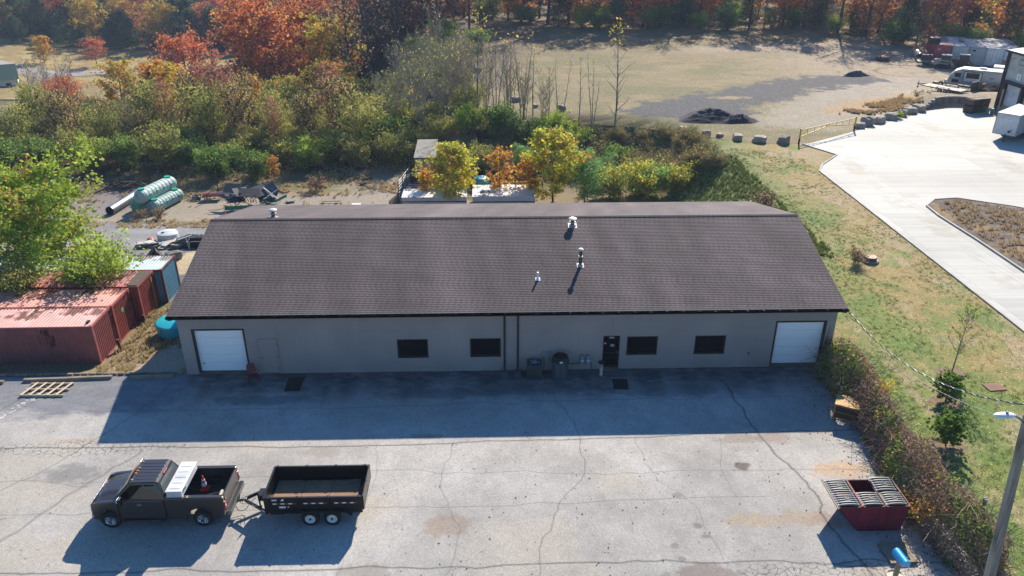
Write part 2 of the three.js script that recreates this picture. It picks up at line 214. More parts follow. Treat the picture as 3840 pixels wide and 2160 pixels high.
// the yard beside and behind the building: asphalt, gravel, dead grass, leaf litter
const YR = [-62, -63, 88, 63], YW = 2048, YH = 1466;
const YASPH = [[-22, -10.3], [-18, -10.6], [-17.9, -17], [-22, -29], [-24.5, -33.2], [-38, -33.5], [-48, -30], [-60, -30], [-62, -16], [-40, -11]];
const YTAN = [[-25.2, -14.5], [-17, -14.5], [-17, -21.5], [-22.8, -21.6], [-24.6, -19.4]];
const yardC = canvas(YW, YH, (px, py, o) => {
  const x = YR[0] + px / YW * YR[2], z = YR[1] + py / YH * YR[3], s = hash(px, py), s2 = hash(px >> 1, py >> 1), n = fbm(x * 0.3, z * 0.3, 4), f = fbm(x * 1.7, z * 1.7, 4);
  o[0] = 118; o[1] = 104; o[2] = 74; mixc(o, [84, 88, 46], 0.75 * ss(0.5, 0.62, fbm(x * 0.25 + 3, z * 0.25 + 8, 4))); mixc(o, [92, 74, 56], 0.6 * ss(0.5, 0.66, fbm(x * 0.6 + 31, z * 0.6, 4)));
  mixc(o, [66, 56, 40], 0.8 * ss(-47, -52, z + 4 * (f - 0.5)) * ss(-6, -12, x) + 0.6 * ss(-40, -46, z) * ss(-4, 2, x)); mixc(o, [86, 96, 44], 0.7 * ss(10, 17, x) * ss(0.35, 0.55, f));
  const dg = Math.abs(z + 38 + (x + 20) * 0.06) - 3.6 + Math.max(0, x + 8) * 0.6 + (f - 0.5) * 3.4; mixc(o, [142, 134, 122], 0.85 * ss(0.8, -0.8, dg));   // gravel track
  mixc(o, [112, 108, 108], 0.8 * ss(1.2, -1, Math.hypot((x + 44) / 1.7, (z + 40) / 1.2) - 4.4 + (f - 0.5) * 3));
  mixc(o, [140, 132, 120], 0.7 * ss(1, -1, Math.hypot((x + 13) / 1.1, (z + 45) / 1.5) - 4.2 + (f - 0.5) * 3));
  const da = sdPoly(YASPH, x, z) + (f - 0.5) * 1.1; const A = ss(0.25, -0.25, da); if (A > 0) { const q = [112, 112, 113]; grain(q, 0.78 + 0.34 * n + 0.14 * fbm(x * 0.8, z * 3, 3)); mixc(q, [78, 80, 86], 0.7 * ss(-22, -15, z) * ss(0.3, 0.5, n)); if (Math.abs(z + 26.5 + 0.6 * (vn(x * 0.5, 3) - 0.5)) < 0.1 || Math.abs(x + 29.5 + (z + 20) * 0.35 + 1.2 * (vn(z * 0.5, 8) - 0.5)) < 0.09) mixc(q, [132, 118, 88], 0.7); mixc(o, q, A); }
  const dt = sdPoly(YTAN, x, z) + (f - 0.5) * 0.4; if (dt < 0.2) mixc(o, [172, 154, 118], ss(0.15, -0.1, dt) * (0.85 + 0.3 * (s2 - 0.5)));
  const dc = Math.hypot((x + 19.6) / 1.3, (z + 1.7) / 1.6) - 1.3 + (f - 0.5) * 1.2; if (x < -17.7) mixc(o, [150, 144, 132], 0.8 * ss(0.2, -0.2, dc));
  if (s2 > 0.93 && A < 0.5) mixc(o, [150, 112, 66], 0.6); grain(o, 0.74 + 0.42 * s);
});
struct('yard', drape([[-62, 0], [-62, -63], [26, -63], [26, -16.2], [-17.6, -16.2], [-17.6, 0]], 1.5, -0.002, YR), mat(0xffffff, 0.97, 0, { map: tex(yardC) }));

// the lawn between the building and the concrete drive
const WR = [16, -50, 24, 74], WW = 704, WH = 2048;
const lawnC = canvas(WW, WH, (px, py, o) => {
  const x = 16 + px / WW * 24, z = -50 + py / WH * 74, s = hash(px, py), s2 = hash(px >> 1, (py >> 1) + 5), f = fbm(x * 1.6, z * 1.6, 4), n = fbm(x * 0.3 + 4, z * 0.3, 4);
  o[0] = 100; o[1] = 114; o[2] = 48; mixc(o, [140, 120, 74], 0.9 * ss(0.34, 0.8, n * 0.6 + 0.4 * f + 0.2 * ss(22, 31, x) + 0.08 * ss(0, -12, z) - 0.14 * ss(-6, 4, z))); mixc(o, [84, 108, 40], 0.7 * ss(0.48, 0.72, fbm(x * 0.5 + 20, z * 0.5, 4)));
  mixc(o, [150, 132, 104], 0.7 * ss(0.56, 0.8, fbm(x * 0.7 + 50, z * 0.4, 4) + 0.12 * ss(27, 31, x))); mixc(o, [88, 108, 44], 0.75 * ss(-14, -24, z) * ss(28.5, 24, x) * ss(0.3, 0.5, f)); if (s2 > 0.985) mixc(o, [190, 176, 130], 0.6); grain(o, 0.66 + 0.6 * s * (0.6 + 0.4 * s2) + 0.12 * f);
});
struct('lawn', drape([[17.76, 24], [17.76, -16.3], [18, -50], [33, -46], [35.3, -41.3], [31.3, -35.8], [31.3, 24]], 1.5, 0.004, WR), mat(0xffffff, 0.98, 0, { map: tex(lawnC) }));

// the open field with its gravel strip and bare tracks
const FR = [-24, -150, 128, 108], FW = 2048, FH = 1728;
const STRIP = [[16, -62], [19.3, -66], [31, -73.5], [45, -82.5], [58, -85.5], [59, -80], [45, -73.5], [34, -64], [31, -58.5], [27, -55.6], [22, -57], [17, -59.5]];
const fieldC = canvas(FW, FH, (px, py, o) => {
  const x = FR[0] + px / FW * FR[2], z = FR[1] + py / FH * FR[3], s = hash(px, py), s2 = hash(px >> 1, (py >> 1) + 55), f = fbm(x * 0.9, z * 0.9, 5), n = fbm(x * 0.11, z * 0.16, 4);
  o[0] = 114; o[1] = 101; o[2] = 67; mixc(o, [92, 90, 52], 0.8 * ss(0.38, 0.6, n * 0.7 + f * 0.3 - 0.1 * ss(20, 60, x))); mixc(o, [132, 114, 80], 0.6 * ss(0.5, 0.7, fbm(x * 0.25 + 8, z * 0.4, 4)));
  const dirt = ss(30, 62, x + 10 * (f - 0.5)) * ss(-118, -100, z) + 0.8 * ss(6, 1, Math.abs(z + 108 + (x - 40) * 0.15) + (f - 0.5) * 7) * ss(24, 40, x); mixc(o, [146, 132, 113], 0.85 * cl(dirt) * ss(0.28, 0.5, f + 0.12));
  mixc(o, [144, 135, 122], 0.8 * ss(2, -2, sdPoly([[31, -54], [38, -50.5], [52, -62], [62, -72], [66, -84], [52, -80], [40, -68], [32, -58]], x, z) + (f - 0.5) * 5));
  mixc(o, [158, 124, 76], 0.75 * ss(1.5, -1, Math.hypot((x - 50) / 3, (z + 65 - (x - 50) * -0.55) / 1.1) - 2.2 + (f - 0.5) * 4.5));
  mixc(o, [84, 72, 50], 0.85 * ss(1, -4, x + 0.2 * (z + 58) * -1 * -1 + 2 + 5 * (f - 0.5))); const dq = sdPoly(STRIP, x, z) + (fbm(x * 0.7, z * 0.7, 5) - 0.5) * 5.5; mixc(o, [58, 59, 64], 0.96 * ss(1.1, -1.1, dq)); mixc(o, [150, 130, 86], 0.8 * ss(0.4, -0.4, Math.hypot((x - 32) / 2.6, (z + 69) / 0.9) - 1 + (f - 0.5) * 1.6));
  if (Math.abs(Math.hypot((x - 66) / 1.4, z + 87) - 4) < 0.22 && x < 67) mixc(o, [98, 78, 58], 0.7); if (s2 > 0.97) mixc(o, [196, 178, 130], 0.5); grain(o, 0.72 + 0.5 * s * (0.5 + 0.5 * s2) + 0.1 * f);
});
const CR = (z0) => CREST.map(([x, z]) => [x, z + z0]);
struct('field', drape([[-24, -150], [104, -150], [104, -63], [63, -60.6], [61, -63], [55.8, -61.2], [41.4, -51], [34, -45.8], ...CR(1.8).slice(1, -1).reverse(), [-3, -56.2], [-14, -70]], 2, 0.02, FR), mat(0xffffff, 0.98, 0, { map: tex(fieldC) }));

// the concrete drive and truck lot, with its island
const CONC = canvas(1024, 1024, (x, y, o) => { const u = x / 1024, v = y / 1024; const n = tfb(u, v, 3, 7), k = tvn(u * 2 + 0.3 * n, v * 70, 70); const slab = hash((x >> 8) + 3, (y >> 8) + 11); const g = 178 + 18 * slab + 26 * n + 12 * (k - 0.5) + 8 * (hash(x, y) - 0.5); const st = ss(0.6, 0.75, tfb(v, u, 5, 5)); o[0] = g - 14 * st; o[1] = g - 17 * st; o[2] = g * 0.95 - 22 * st; }, (ctx) => {
  ctx.strokeStyle = 'rgba(120,116,108,0.55)'; ctx.lineWidth = 9; ctx.strokeStyle = 'rgba(126,122,114,0.16)'; for (const [a, b, c, d] of [[150, 0, 330, 1024], [185, 0, 365, 1024], [0, 640, 1024, 520], [0, 680, 1024, 560]]) { ctx.beginPath(); ctx.moveTo(a, b); ctx.bezierCurveTo(a + 60, b + 200, c - 80, d - 260, c, d); ctx.stroke(); } ctx.strokeStyle = 'rgba(120,116,108,0.55)'; ctx.lineWidth = 1.2; for (let i = 0; i < 4; i++) { ctx.beginPath(); ctx.moveTo(i * 256 + 2, 0); ctx.lineTo(i * 256 + 2, 1024); ctx.moveTo(0, i * 256 + 2); ctx.lineTo(1024, i * 256 + 2); ctx.stroke(); } });
const tCO = tex(CONC);
const ISL = [[36.7, 24], [36.7, -18], [36.5, -23.2], [36.7, -25.6], [38.2, -27.2], [40.4, -27.5], [44.2, -25.2], [52, -18.6], [66, -8], [80, 2], [80, 24]];
struct('concrete_lot', drape([[31.3, 24], [31.3, -35.8], [32.4, -37.9], [35.3, -41.3], [33, -45.8], [41.4, -51], [55.8, -61.2], [58, -62.6], [61, -63], [63, -60.6], [104, -40], [104, 24]], 6, 0.012, [0, 0, 16, 16]), mat(0xccccce, 0.8, 0, { map: tCO, bumpMap: bSP, bumpScale: 0.001 }));
const islC = canvas(512, 512, (x, y, o) => { const u = x / 512 * 50 + 30, v = y / 512 * 54 - 30, f = fbm(u * 0.6, v * 0.6, 5), s = hash(x, y); o[0] = 128; o[1] = 104; o[2] = 66; mixc(o, [84, 74, 64], ss(0.42, 0.55, f + 0.12 * ss(39, 43, u))); mixc(o, [110, 100, 90], 0.7 * ss(0.55, 0.65, fbm(u * 1.2, v * 1.2, 4))); grain(o, 0.7 + 0.5 * s); });
struct('island_ground', drape(ISL, 4, 0.09, [30, -30, 50, 54], (x, z) => 0.35 * cl((-sdPoly(ISL, x, z)) / 4)), mat(0xffffff, 1, 0, { map: tex(islC) }));
function kerb(pts, w = 0.16, h = 0.15, y = 0) { const q = mb(); for (let i = 1; i < pts.length; i++) { const [ax, az] = pts[i - 1], [bx, bz] = pts[i], L = Math.hypot(bx - ax, bz - az); q.rbox(L + 0.02, h, w, 0.025, (ax + bx) / 2, y + h / 2, (az + bz) / 2, 0, -Math.atan2(bz - az, bx - ax), 0); } return q; }
const CURBM = mat(0xb4b1a8, 0.85, 0, { map: tG1, bumpMap: bSP, bumpScale: 0.003 });
struct('kerb', kerb(ISL.slice(0, -1)).geo, CURBM);
struct('kerb', kerb([[31.3, 24], [31.3, -35.8], [32.4, -37.9], [35.3, -41.3], [33.2, -45.5]], 0.15, 0.1).geo, CURBM);
{ const q = mb(); for (let i = 0; i < 6; i++) { const x = 44.5 + i * 2.55, z = -54.2 - i * 1.5; q.beam([x, 0.018, z], [x + 3.2, 0.018, z + 5.2], 0.1, 0.008); } struct('parking_stripe', q.geo, mat(0xe6e4dc, 0.7)); }
// far meadow and the road through it, across the creek
struct('meadow', drape([[-150, -136], [-60, -132], [-50, -150], [-50, -190], [-90, -200], [-170, -200]], 6, 0.05, [0, 0, 20, 20]), mat(0xb09a5e, 1, 0, { map: tex(SPECK, true) }));
const roadLine = [[-170, -176], [-128, -170], [-112, -163], [-92, -167], [-70, -168], [-50, -164]];
{ const up = roadLine.map(([x, z]) => [x, z - 4.2]), dn = roadLine.map(([x, z]) => [x, z + 4.2]).reverse(); struct('road', drape([...up, ...dn], 5, 0.12, [0, 0, 10, 10]), mat(0x9a948e, 0.95, 0, { map: tG1 })); }
// ---------- the long low building ----------
const XL = 17.77, RX = 18.02, EZ = 0.52, EY = 3.9, RZ = -7.94, RY = 6.05, BZ = -15.88;
const bld = thing('warehouse', 'long low tan stucco building with brown shingle gable roof facing the parking lot', 'building', [0, 0, 0]);
const STUC = mat(0xaaa19f, 0.95, 0, { map: tex(canvas(1024, 512, (x, y, o) => { const u = x / 1024, v = y / 512; const n = tfb(u, v, 4, 6), k = tvn(u * 200, v * 3, 200), b = tvn(u * 9, v * 2, 9); const g = 205 + 34 * n + 10 * k - 14 * ss(0.6, 0.9, b) * k + 8 * hash(x, y); o[0] = g; o[1] = g * 0.99; o[2] = g * 0.975; }), true, 0.14), bumpMap: bSP, bumpScale: 0.004 });
const TRIM = mat(0x2c2123, 0.6, 0.1, { map: tG1 });
{
  const holes = []; const rect = (x0, y0, x1, y1) => holes.push([[x0, y0], [x0, y1], [x1, y1], [x1, y0]]);
  const wins = [[-6.19, -4.51], [-2.23, -0.54], [6.37, 8.07], [10.12, 11.83]]; for (const [a, b] of wins) rect(a, 0.92, b, 2.05);
  rect(5.06, 0.06, 5.99, 2.11); rect(-17.1, 0.04, -14.3, 2.83); rect(14.47, 0.04, 17.28, 2.9);
  mb().ext([[-XL, 0], [XL, 0], [XL, 3.62], [-XL, 3.62]], 0.22, 0, 0, -0.11, 0, 0, 0, 0, holes).to('wall', STUC, bld);
  mb().box(2 * XL, 3.6, 0.2, 0, 1.8, BZ + 0.1).to('wall', STUC, bld);
  for (const s of [-1, 1]) mb().ext([[0.22, 0], [-BZ - 0.2, 0], [-BZ - 0.2, 3.6], [7.94, 5.86], [0.22, 3.62]], 0.2, s * (XL - 0.1), 0, 0, 0, PI / 2, 0).to('wall', STUC, bld);
  mb().box(2 * XL - 0.5, 0.05, -BZ - 0.5, 0, 0.02, BZ / 2).to('floor', rough(0x5a5852), bld);
  mb().box(2 * XL - 0.6, 0.04, -BZ - 0.6, 0, 3.3, BZ / 2).to('ceiling', rough(0x8a8a88), bld);
  for (const [a, b] of wins) {
    const w = mb(), h = 1.13, cx = (a + b) / 2, cy = 1.485, t = 0.07; w.box(b - a, t, 0.12, cx, 2.05 - t / 2, -0.09).box(b - a, t, 0.14, cx, 0.92 + t / 2, -0.08).box(t, h - 2 * t, 0.12, a + t / 2, cy, -0.09).box(t, h - 2 * t, 0.12, b - t / 2, cy, -0.09);
    const f = w.to('window', BLACK, bld); mb().box(b - a - 2 * t, h - 2 * t, 0.012, cx, cy, -0.1).to('pane', glassDark(), f);
    mb().box(b - a, 0.02, 0.06, cx, 0.915, 0.02).to('sill', TRIM, f);
  }
  // glazed entry door with its numbers and notices
  const d = mb().box(0.93, 0.06, 0.12, 5.525, 2.08, -0.08).box(0.06, 1.99, 0.12, 5.09, 1.055, -0.08).box(0.06, 1.99, 0.12, 5.96, 1.055, -0.08).box(0.81, 0.12, 0.07, 5.525, 0.13, -0.09).box(0.81, 0.05, 0.07, 5.525, 0.98, -0.09).to('entry_door', BLACK, bld, 'black glazed entry door with white numbers');
  mb().box(0.81, 1.86, 0.014, 5.525, 1.12, -0.11).to('pane', glassDark(), d);
  const num = document.createElement('canvas'); num.width = 256; num.height = 128; { const c = num.getContext('2d'); c.fillStyle = '#0d0d0e'; c.fillRect(0, 0, 256, 128); c.fillStyle = '#eef0f2'; c.font = 'bold 104px sans-serif'; c.textAlign = 'center'; c.fillText('2100', 128, 102); }
  const plate = (w, h, t, x, y, z, name, m) => { const g = new THREE.PlaneGeometry(w, h); g.translate(x, y, z); return part(name, g, m || mat(0xffffff, 0.6, 0, { map: t }), d); };
  plate(0.3, 0.14, tex(num), 5.53, 1.94, -0.098, 'house_number'); plate(0.08, 0.08, null, 5.2, 1.58, -0.098, 'sticker', mat(0xdfe6ea, 0.6)); plate(0.22, 0.16, null, 5.6, 1.45, -0.098, 'notice', mat(0x8d959a, 0.8));
  mb().tube([[5.86, 0.95, -0.06], [5.86, 0.98, 0.03], [5.86, 1.16, 0.03], [5.86, 1.19, -0.06]], 0.012).to('handle', CHROME, d);
  mb().box(1.0, 0.06, 0.3, 5.525, 0.03, 0.04).to('threshold', rough(0x77736c), d);
  // roller doors: each section its own panel
  for (const [a, b, top] of [[-17.1, -14.3, 2.83], [14.47, 17.28, 2.9]]) {
    const f = mb().box(0.09, top - 0.04, 0.24, a + 0.045, top / 2 + 0.02, -0.1).box(0.09, top - 0.04, 0.24, b - 0.045, top / 2 + 0.02, -0.1).box(b - a, 0.09, 0.24, (a + b) / 2, top - 0.045, -0.1).to('garage_door', TRIM, bld, a < 0 ? 'white sectional garage door with dark frame beside the plain man door' : 'white sectional garage door with dark frame at the vine covered corner');
    const n = 5, H = (top - 0.24) / n, wd = mat(0xf0f3f4, 0.35);
    for (let i = 0; i < n; i++) { const q = mb(), y0 = 0.14 + i * H, k = 5; for (let j = 0; j < k; j++) { const hh = H / k; q.box(b - a - 0.2, hh * 0.8, 0.04, (a + b) / 2, y0 + hh * (j + 0.5), -0.17).box(b - a - 0.2, hh * 0.2 - 0.008 * (j === 0), 0.03, (a + b) / 2, y0 + hh * j + (j === 0 ? 0.004 : 0), -0.172); } q.to('panel', wd, f); }
    mb().box(b - a, 0.1, 0.26, (a + b) / 2, 0.06, -0.1).to('threshold', rough(0x6b655c), f);
    if (a < 0) { mb().box(0.12, 0.05, 0.01, a + 0.3, 0.62, -0.145).to('label', mat(0x46505a, 0.6), f); }
  }
  // plain man door
  const md = mb().box(0.95, 2.06, 0.05, -13.16, 1.1, 0.01).to('door', mat(0x948b87, 0.8), bld, 'plain door painted the same tan as the wall');
  mb().box(0.05, 2.14, 0.09, -13.665, 1.1, 0.02).box(0.05, 2.14, 0.09, -12.655, 1.1, 0.02).box(1.06, 0.05, 0.09, -13.16, 2.17, 0.02).to('frame', mat(0x9a908c, 0.8), md);
  mb().box(0.05, 0.1, 0.03, -13.56, 1.02, 0.05).bar([-13.56, 1.02, 0.09], [-13.42, 1.02, 0.09], 0.014).to('handle', CHROME, md); mb().cyl(0.025, 0.025, 0.03, -13.56, 1.22, 0.05, PI / 2).to('lock', CHROME, md);
  for (const y of [0.35, 1.1, 1.85]) mb().box(0.03, 0.12, 0.03, -12.69, y, 0.06).to('hinge', BLACK, md);
  mb().box(1.0, 0.03, 0.12, -13.16, 0.03, 0.06).to('threshold', GALV, md);
  // cracks and a bolt plate in the render beside the far door
  { const q = mb(); const P = []; for (let i = 0; i < 16; i++) P.push([17.5 - 0.12 * i / 15 + 0.08 * (vn(i * 0.8, 3) - 0.5), 2.55 - i * 0.12, 0.004]); for (let i = 1; i < P.length; i++) q.beam(P[i - 1], P[i], 0.02, 0.012); q.to('crack', mat(0x2d2a2a, 0.9), bld); }
  mb().cyl(0.07, 0.07, 0.03, 13.2, 0.9, 0.015, PI / 2, 0, 0, 10).to('wall_plate', rough(0x4e4a4a), bld);
}
// roof: deck, fascia, soffits, then every shingle of both slopes
const slopeL = Math.hypot(EZ - RZ, RY - EY), slopeA = Math.atan2(RY - EY, EZ - RZ);
const roof = mb().add(grid(1, 1, (u, v) => [lerp(-RX, RX, u), lerp(RY, EY, v) - 0.03, lerp(RZ, EZ, v)])).add(grid(1, 1, (u, v) => [lerp(-RX, RX, u), lerp(EY, RY, v) - 0.03, lerp(2 * RZ - EZ, RZ, v)]))
  .box(2 * RX, 0.17, 0.03, 0, EY - 0.13, EZ - 0.03).box(2 * RX, 0.17, 0.03, 0, EY - 0.13, 2 * RZ - EZ + 0.03).box(2 * RX - 0.06, 0.02, EZ, 0, 3.66, EZ / 2 - 0.05).box(2 * RX - 0.06, 0.02, EZ, 0, 3.66, BZ - EZ / 2 + 0.05)
  .ext([[0, 0], [EZ - RZ, RY - EY], [2 * (EZ - RZ), 0], [2 * (EZ - RZ), -0.18], [EZ - RZ, RY - EY - 0.18], [0, -0.18]], 0.03, -RX + 0.016, EY - 0.04, EZ, 0, PI / 2, 0).ext([[0, 0], [EZ - RZ, RY - EY], [2 * (EZ - RZ), 0], [2 * (EZ - RZ), -0.18], [EZ - RZ, RY - EY - 0.18], [0, -0.18]], 0.03, RX - 0.016, EY - 0.04, EZ, 0, PI / 2, 0).to('roof', TRIM, bld);
{
  const tab = new THREE.BoxGeometry(0.3028, 0.022, 0.158); const SH = mat(0xffffff, 0.93, 0, { map: tSP, vertexColors: false });
  const nc = 61, nt = 119, ex = slopeL / nc; const mtx = [], colr = [], c = new THREE.Color(); const big = [];
  const tone = (x, t, back) => { const st = fbm(x * 0.5 + 2 * t, t * 1.4 + (back ? 50 : 0), 4), q = fbm(x * 2.6, t * 1.2 + 9, 3), r = rnd(); const streak = 0.55 * ss(0.52, 0.72, fbm(x * 1.1 + t * 0.8, t * 1.1 + 20, 4)) * ss(4, 10, x); const vs = fbm(x * 0.9 + 0.15 * t, t * 0.16 + 4, 4); const k = 0.62 + 0.34 * st + 0.85 * (vs - 0.4) + 0.25 * (q - 0.5) + 0.05 * (r - 0.5) + 0.32 * streak; c.setRGB(0.215 * k, 0.168 * k, 0.168 * k); return c.clone(); };
  for (let back = 0; back < 2; back++) for (let j = 0; j < nc; j++) { const off = rnd() * 0.3028; for (let i = 0; i < nt + 1; i++) {
    const s = (j + 0.5) * ex + (rnd() - 0.5) * 0.004, xm = -RX + 0.152 + i * 0.3028 - off, xa = Math.max(xm - 0.1514, -RX), xb = Math.min(xm + 0.1514, RX), x = (xa + xb) / 2; if (xb - xa < 0.03) continue;
    const z = lerp(EZ, RZ, s / slopeL), y = lerp(EY, RY, s / slopeL); const A = slopeA - 0.1 + (rnd() - 0.5) * 0.003;
    const m = new THREE.Matrix4().makeRotationX(back ? -A : A); m.scale(V1.set((xb - xa) / 0.3028, 1, 1)); m.setPosition(x, y - 0.012, back ? 2 * RZ - z : z); const cc = tone(x, s, back);
    if (!back && j < 3 && Math.abs(x) < 15.2 && big.length < 300) big.push([m, cc]); else { mtx.push(m); colr.push(cc); }
  } }
  const inst = new THREE.InstancedMesh(boxUV(tab), SH, mtx.length); mtx.forEach((m, i) => { inst.setMatrixAt(i, m); inst.setColorAt(i, colr[i]); }); inst.name = 'shingles'; inst.userData.kind = 'stuff'; inst.castShadow = inst.receiveShadow = true; roof.add(inst);
  const sm = [0, 1, 2, 3, 4].map((k) => mat(new THREE.Color().setRGB(0.2 * (0.8 + 0.09 * k), 0.172 * (0.8 + 0.09 * k), 0.18 * (0.8 + 0.09 * k)).getHex(), 0.93, 0, { map: tSP })); const tg = boxUV(tab);
  for (const [m, cc] of big) { const o = part('shingle', tg, sm[cl(Math.round((cc.r / 0.2 - 0.8) / 0.09), 0, 4)], roof); o.applyMatrix4(m); }
  const cap = mb(); for (let i = 0; i < 118; i++) for (const s of [-1, 1]) cap.box(0.31, 0.012, 0.16, -RX + 0.15 + i * 0.305, RY + 0.008, RZ + s * 0.074, s * slopeA, 0, 0.03); const co = cap.to('ridge_cap', mat(0x4e4344, 0.95, 0, { map: tSP }), roof);
}
// gutters with their hangers, the two downspouts and their splash blocks
{ // extrusion runs along x, its profile pointing out from the wall
  const run = (x0, x1) => { const s = new THREE.Shape([[0, 0], [0, -0.1], [0.03, -0.125], [0.1, -0.125], [0.135, -0.03], [0.135, 0.005], [0.118, 0.005], [0.118, -0.03], [0.09, -0.11], [0.035, -0.11], [0.012, -0.095], [0.012, 0]].map((p) => new THREE.Vector2(...p))); const g = new THREE.ExtrudeGeometry(s, { depth: x1 - x0, bevelEnabled: false }); g.applyMatrix4(new THREE.Matrix4().set(0, 0, 1, x0, 0, 1, 0, EY - 0.035, 1, 0, 0, EZ - 0.012, 0, 0, 0, 1)); return g; };
  const gm = mat(0x2b2426, 0.35, 0.3, { map: tG1 });
  const g1 = mb().add(run(-RX - 0.02, 0.03)).to('gutter', gm, bld), g2 = mb().add(run(0.07, RX + 0.02)).to('gutter', gm, bld);
  for (let i = 0; i < 42; i++) { const x = -RX + 0.5 + i * 0.86; if (Math.abs(x) < 0.2) continue; mb().box(0.02, 0.008, 0.12, x, EY - 0.036, EZ + 0.05).cyl(0.012, 0.012, 0.012, x, EY - 0.029, EZ + 0.1, 0, 0, 0, 8).to('hanger', mat(0x77777a, 0.5, 0.2), x < 0 ? g1 : g2); }
  for (const x of [-0.34, 0.39]) { const d = mb().rbox(0.1, 3.3, 0.08, 0.015, x, 1.95, 0.05).box(0.12, 0.03, 0.1, x, 2.9, 0.045).box(0.12, 0.03, 0.1, x, 1.1, 0.045).rbox(0.1, 0.42, 0.08, 0.015, x, 3.66, 0.24, -1.0).rbox(0.1, 0.3, 0.08, 0.015, x, 0.2, 0.14, -0.9).to('downspout', TRIM, bld); }
  for (const s of [-1, 1]) mb().tube([[s * (RX - 0.04), 3.78, 0.5], [s * (RX - 0.06), 3.66, 0.48], [s * (RX - 0.16), 3.6, 0.36], [s * (XL + 0.04), 3.58, 0.2], [s * (XL + 0.04), 3.45, 0.04]], 0.045, 8).to('downspout', TRIM, bld);
}
for (const [x, w] of [[-0.36, 'outer'], [0.37, 'inner']]) { const g = mb().box(0.3, 0.02, 0.75, 0, 0.03, 0.5, 0.03).box(0.03, 0.09, 0.78, -0.16, 0.05, 0.5, 0.03, -0.1).box(0.03, 0.09, 0.78, 0.16, 0.05, 0.5, 0.03, 0.1).box(0.28, 0.09, 0.03, 0, 0.05, 0.13).geo; single('splash_block', g, rough(0x70747a), w === 'outer' ? 'concrete splash block under the downspout nearer the windows' : 'concrete splash block under the downspout nearer the air conditioners', 'splash block', [x, 0, 0]); }
// roof vents
function roofVent(x, z, h, r, capR, m, flash, tall) { const t = (EZ - z) / (EZ - RZ), y = z < RZ ? lerp(EY, RY, (z - (2 * RZ - EZ)) / (EZ - RZ)) : lerp(EY, RY, t), a = z < RZ ? -slopeA : slopeA;
  const v = mb().cyl(r, r, h + 0.1, x, y + h / 2 - 0.03, z).to(tall, m, roof);
  mb().box(r * 4.4, 0.012, r * 4.6, x, y + 0.016, z, a).cyl(r * 1.25, r * 1.9, 0.1, x, y + 0.05, z).to('flashing', flash, v);
  if (capR) mb().cyl(capR, capR * 1.05, 0.07, x, y + h + 0.05, z, 0, 0, 0, 20).cyl(capR * 0.55, capR, 0.05, x, y + h + 0.11, z, 0, 0, 0, 20).cyl(capR * 0.8, capR * 0.8, 0.05, x, y + h * 0.62, z, 0, 0, 0, 16).to('vent_cap', mat(0xd8cfcb, 0.5, 0.2, { map: tG1 }), v); }
const PIPEM = mat(0x5a4746, 0.6, 0.2, { map: tG1 }), FLM = mat(0xb9aeab, 0.6, 0.2, { map: tG1 });
roofVent(3.92, -7.0, 0.4, 0.12, 0.24, PIPEM, FLM, 'roof_vent'); roofVent(4.03, -3.25, 0.92, 0.09, 0.15, PIPEM, FLM, 'flue_pipe'); roofVent(1.55, -2.1, 0.42, 0.06, 0, mat(0xe3e6e8, 0.4), mat(0xe4e6e8, 0.4), 'vent_pipe'); roofVent(-14.5, -8.9, 0.42, 0.12, 0.24, PIPEM, FLM, 'roof_vent');

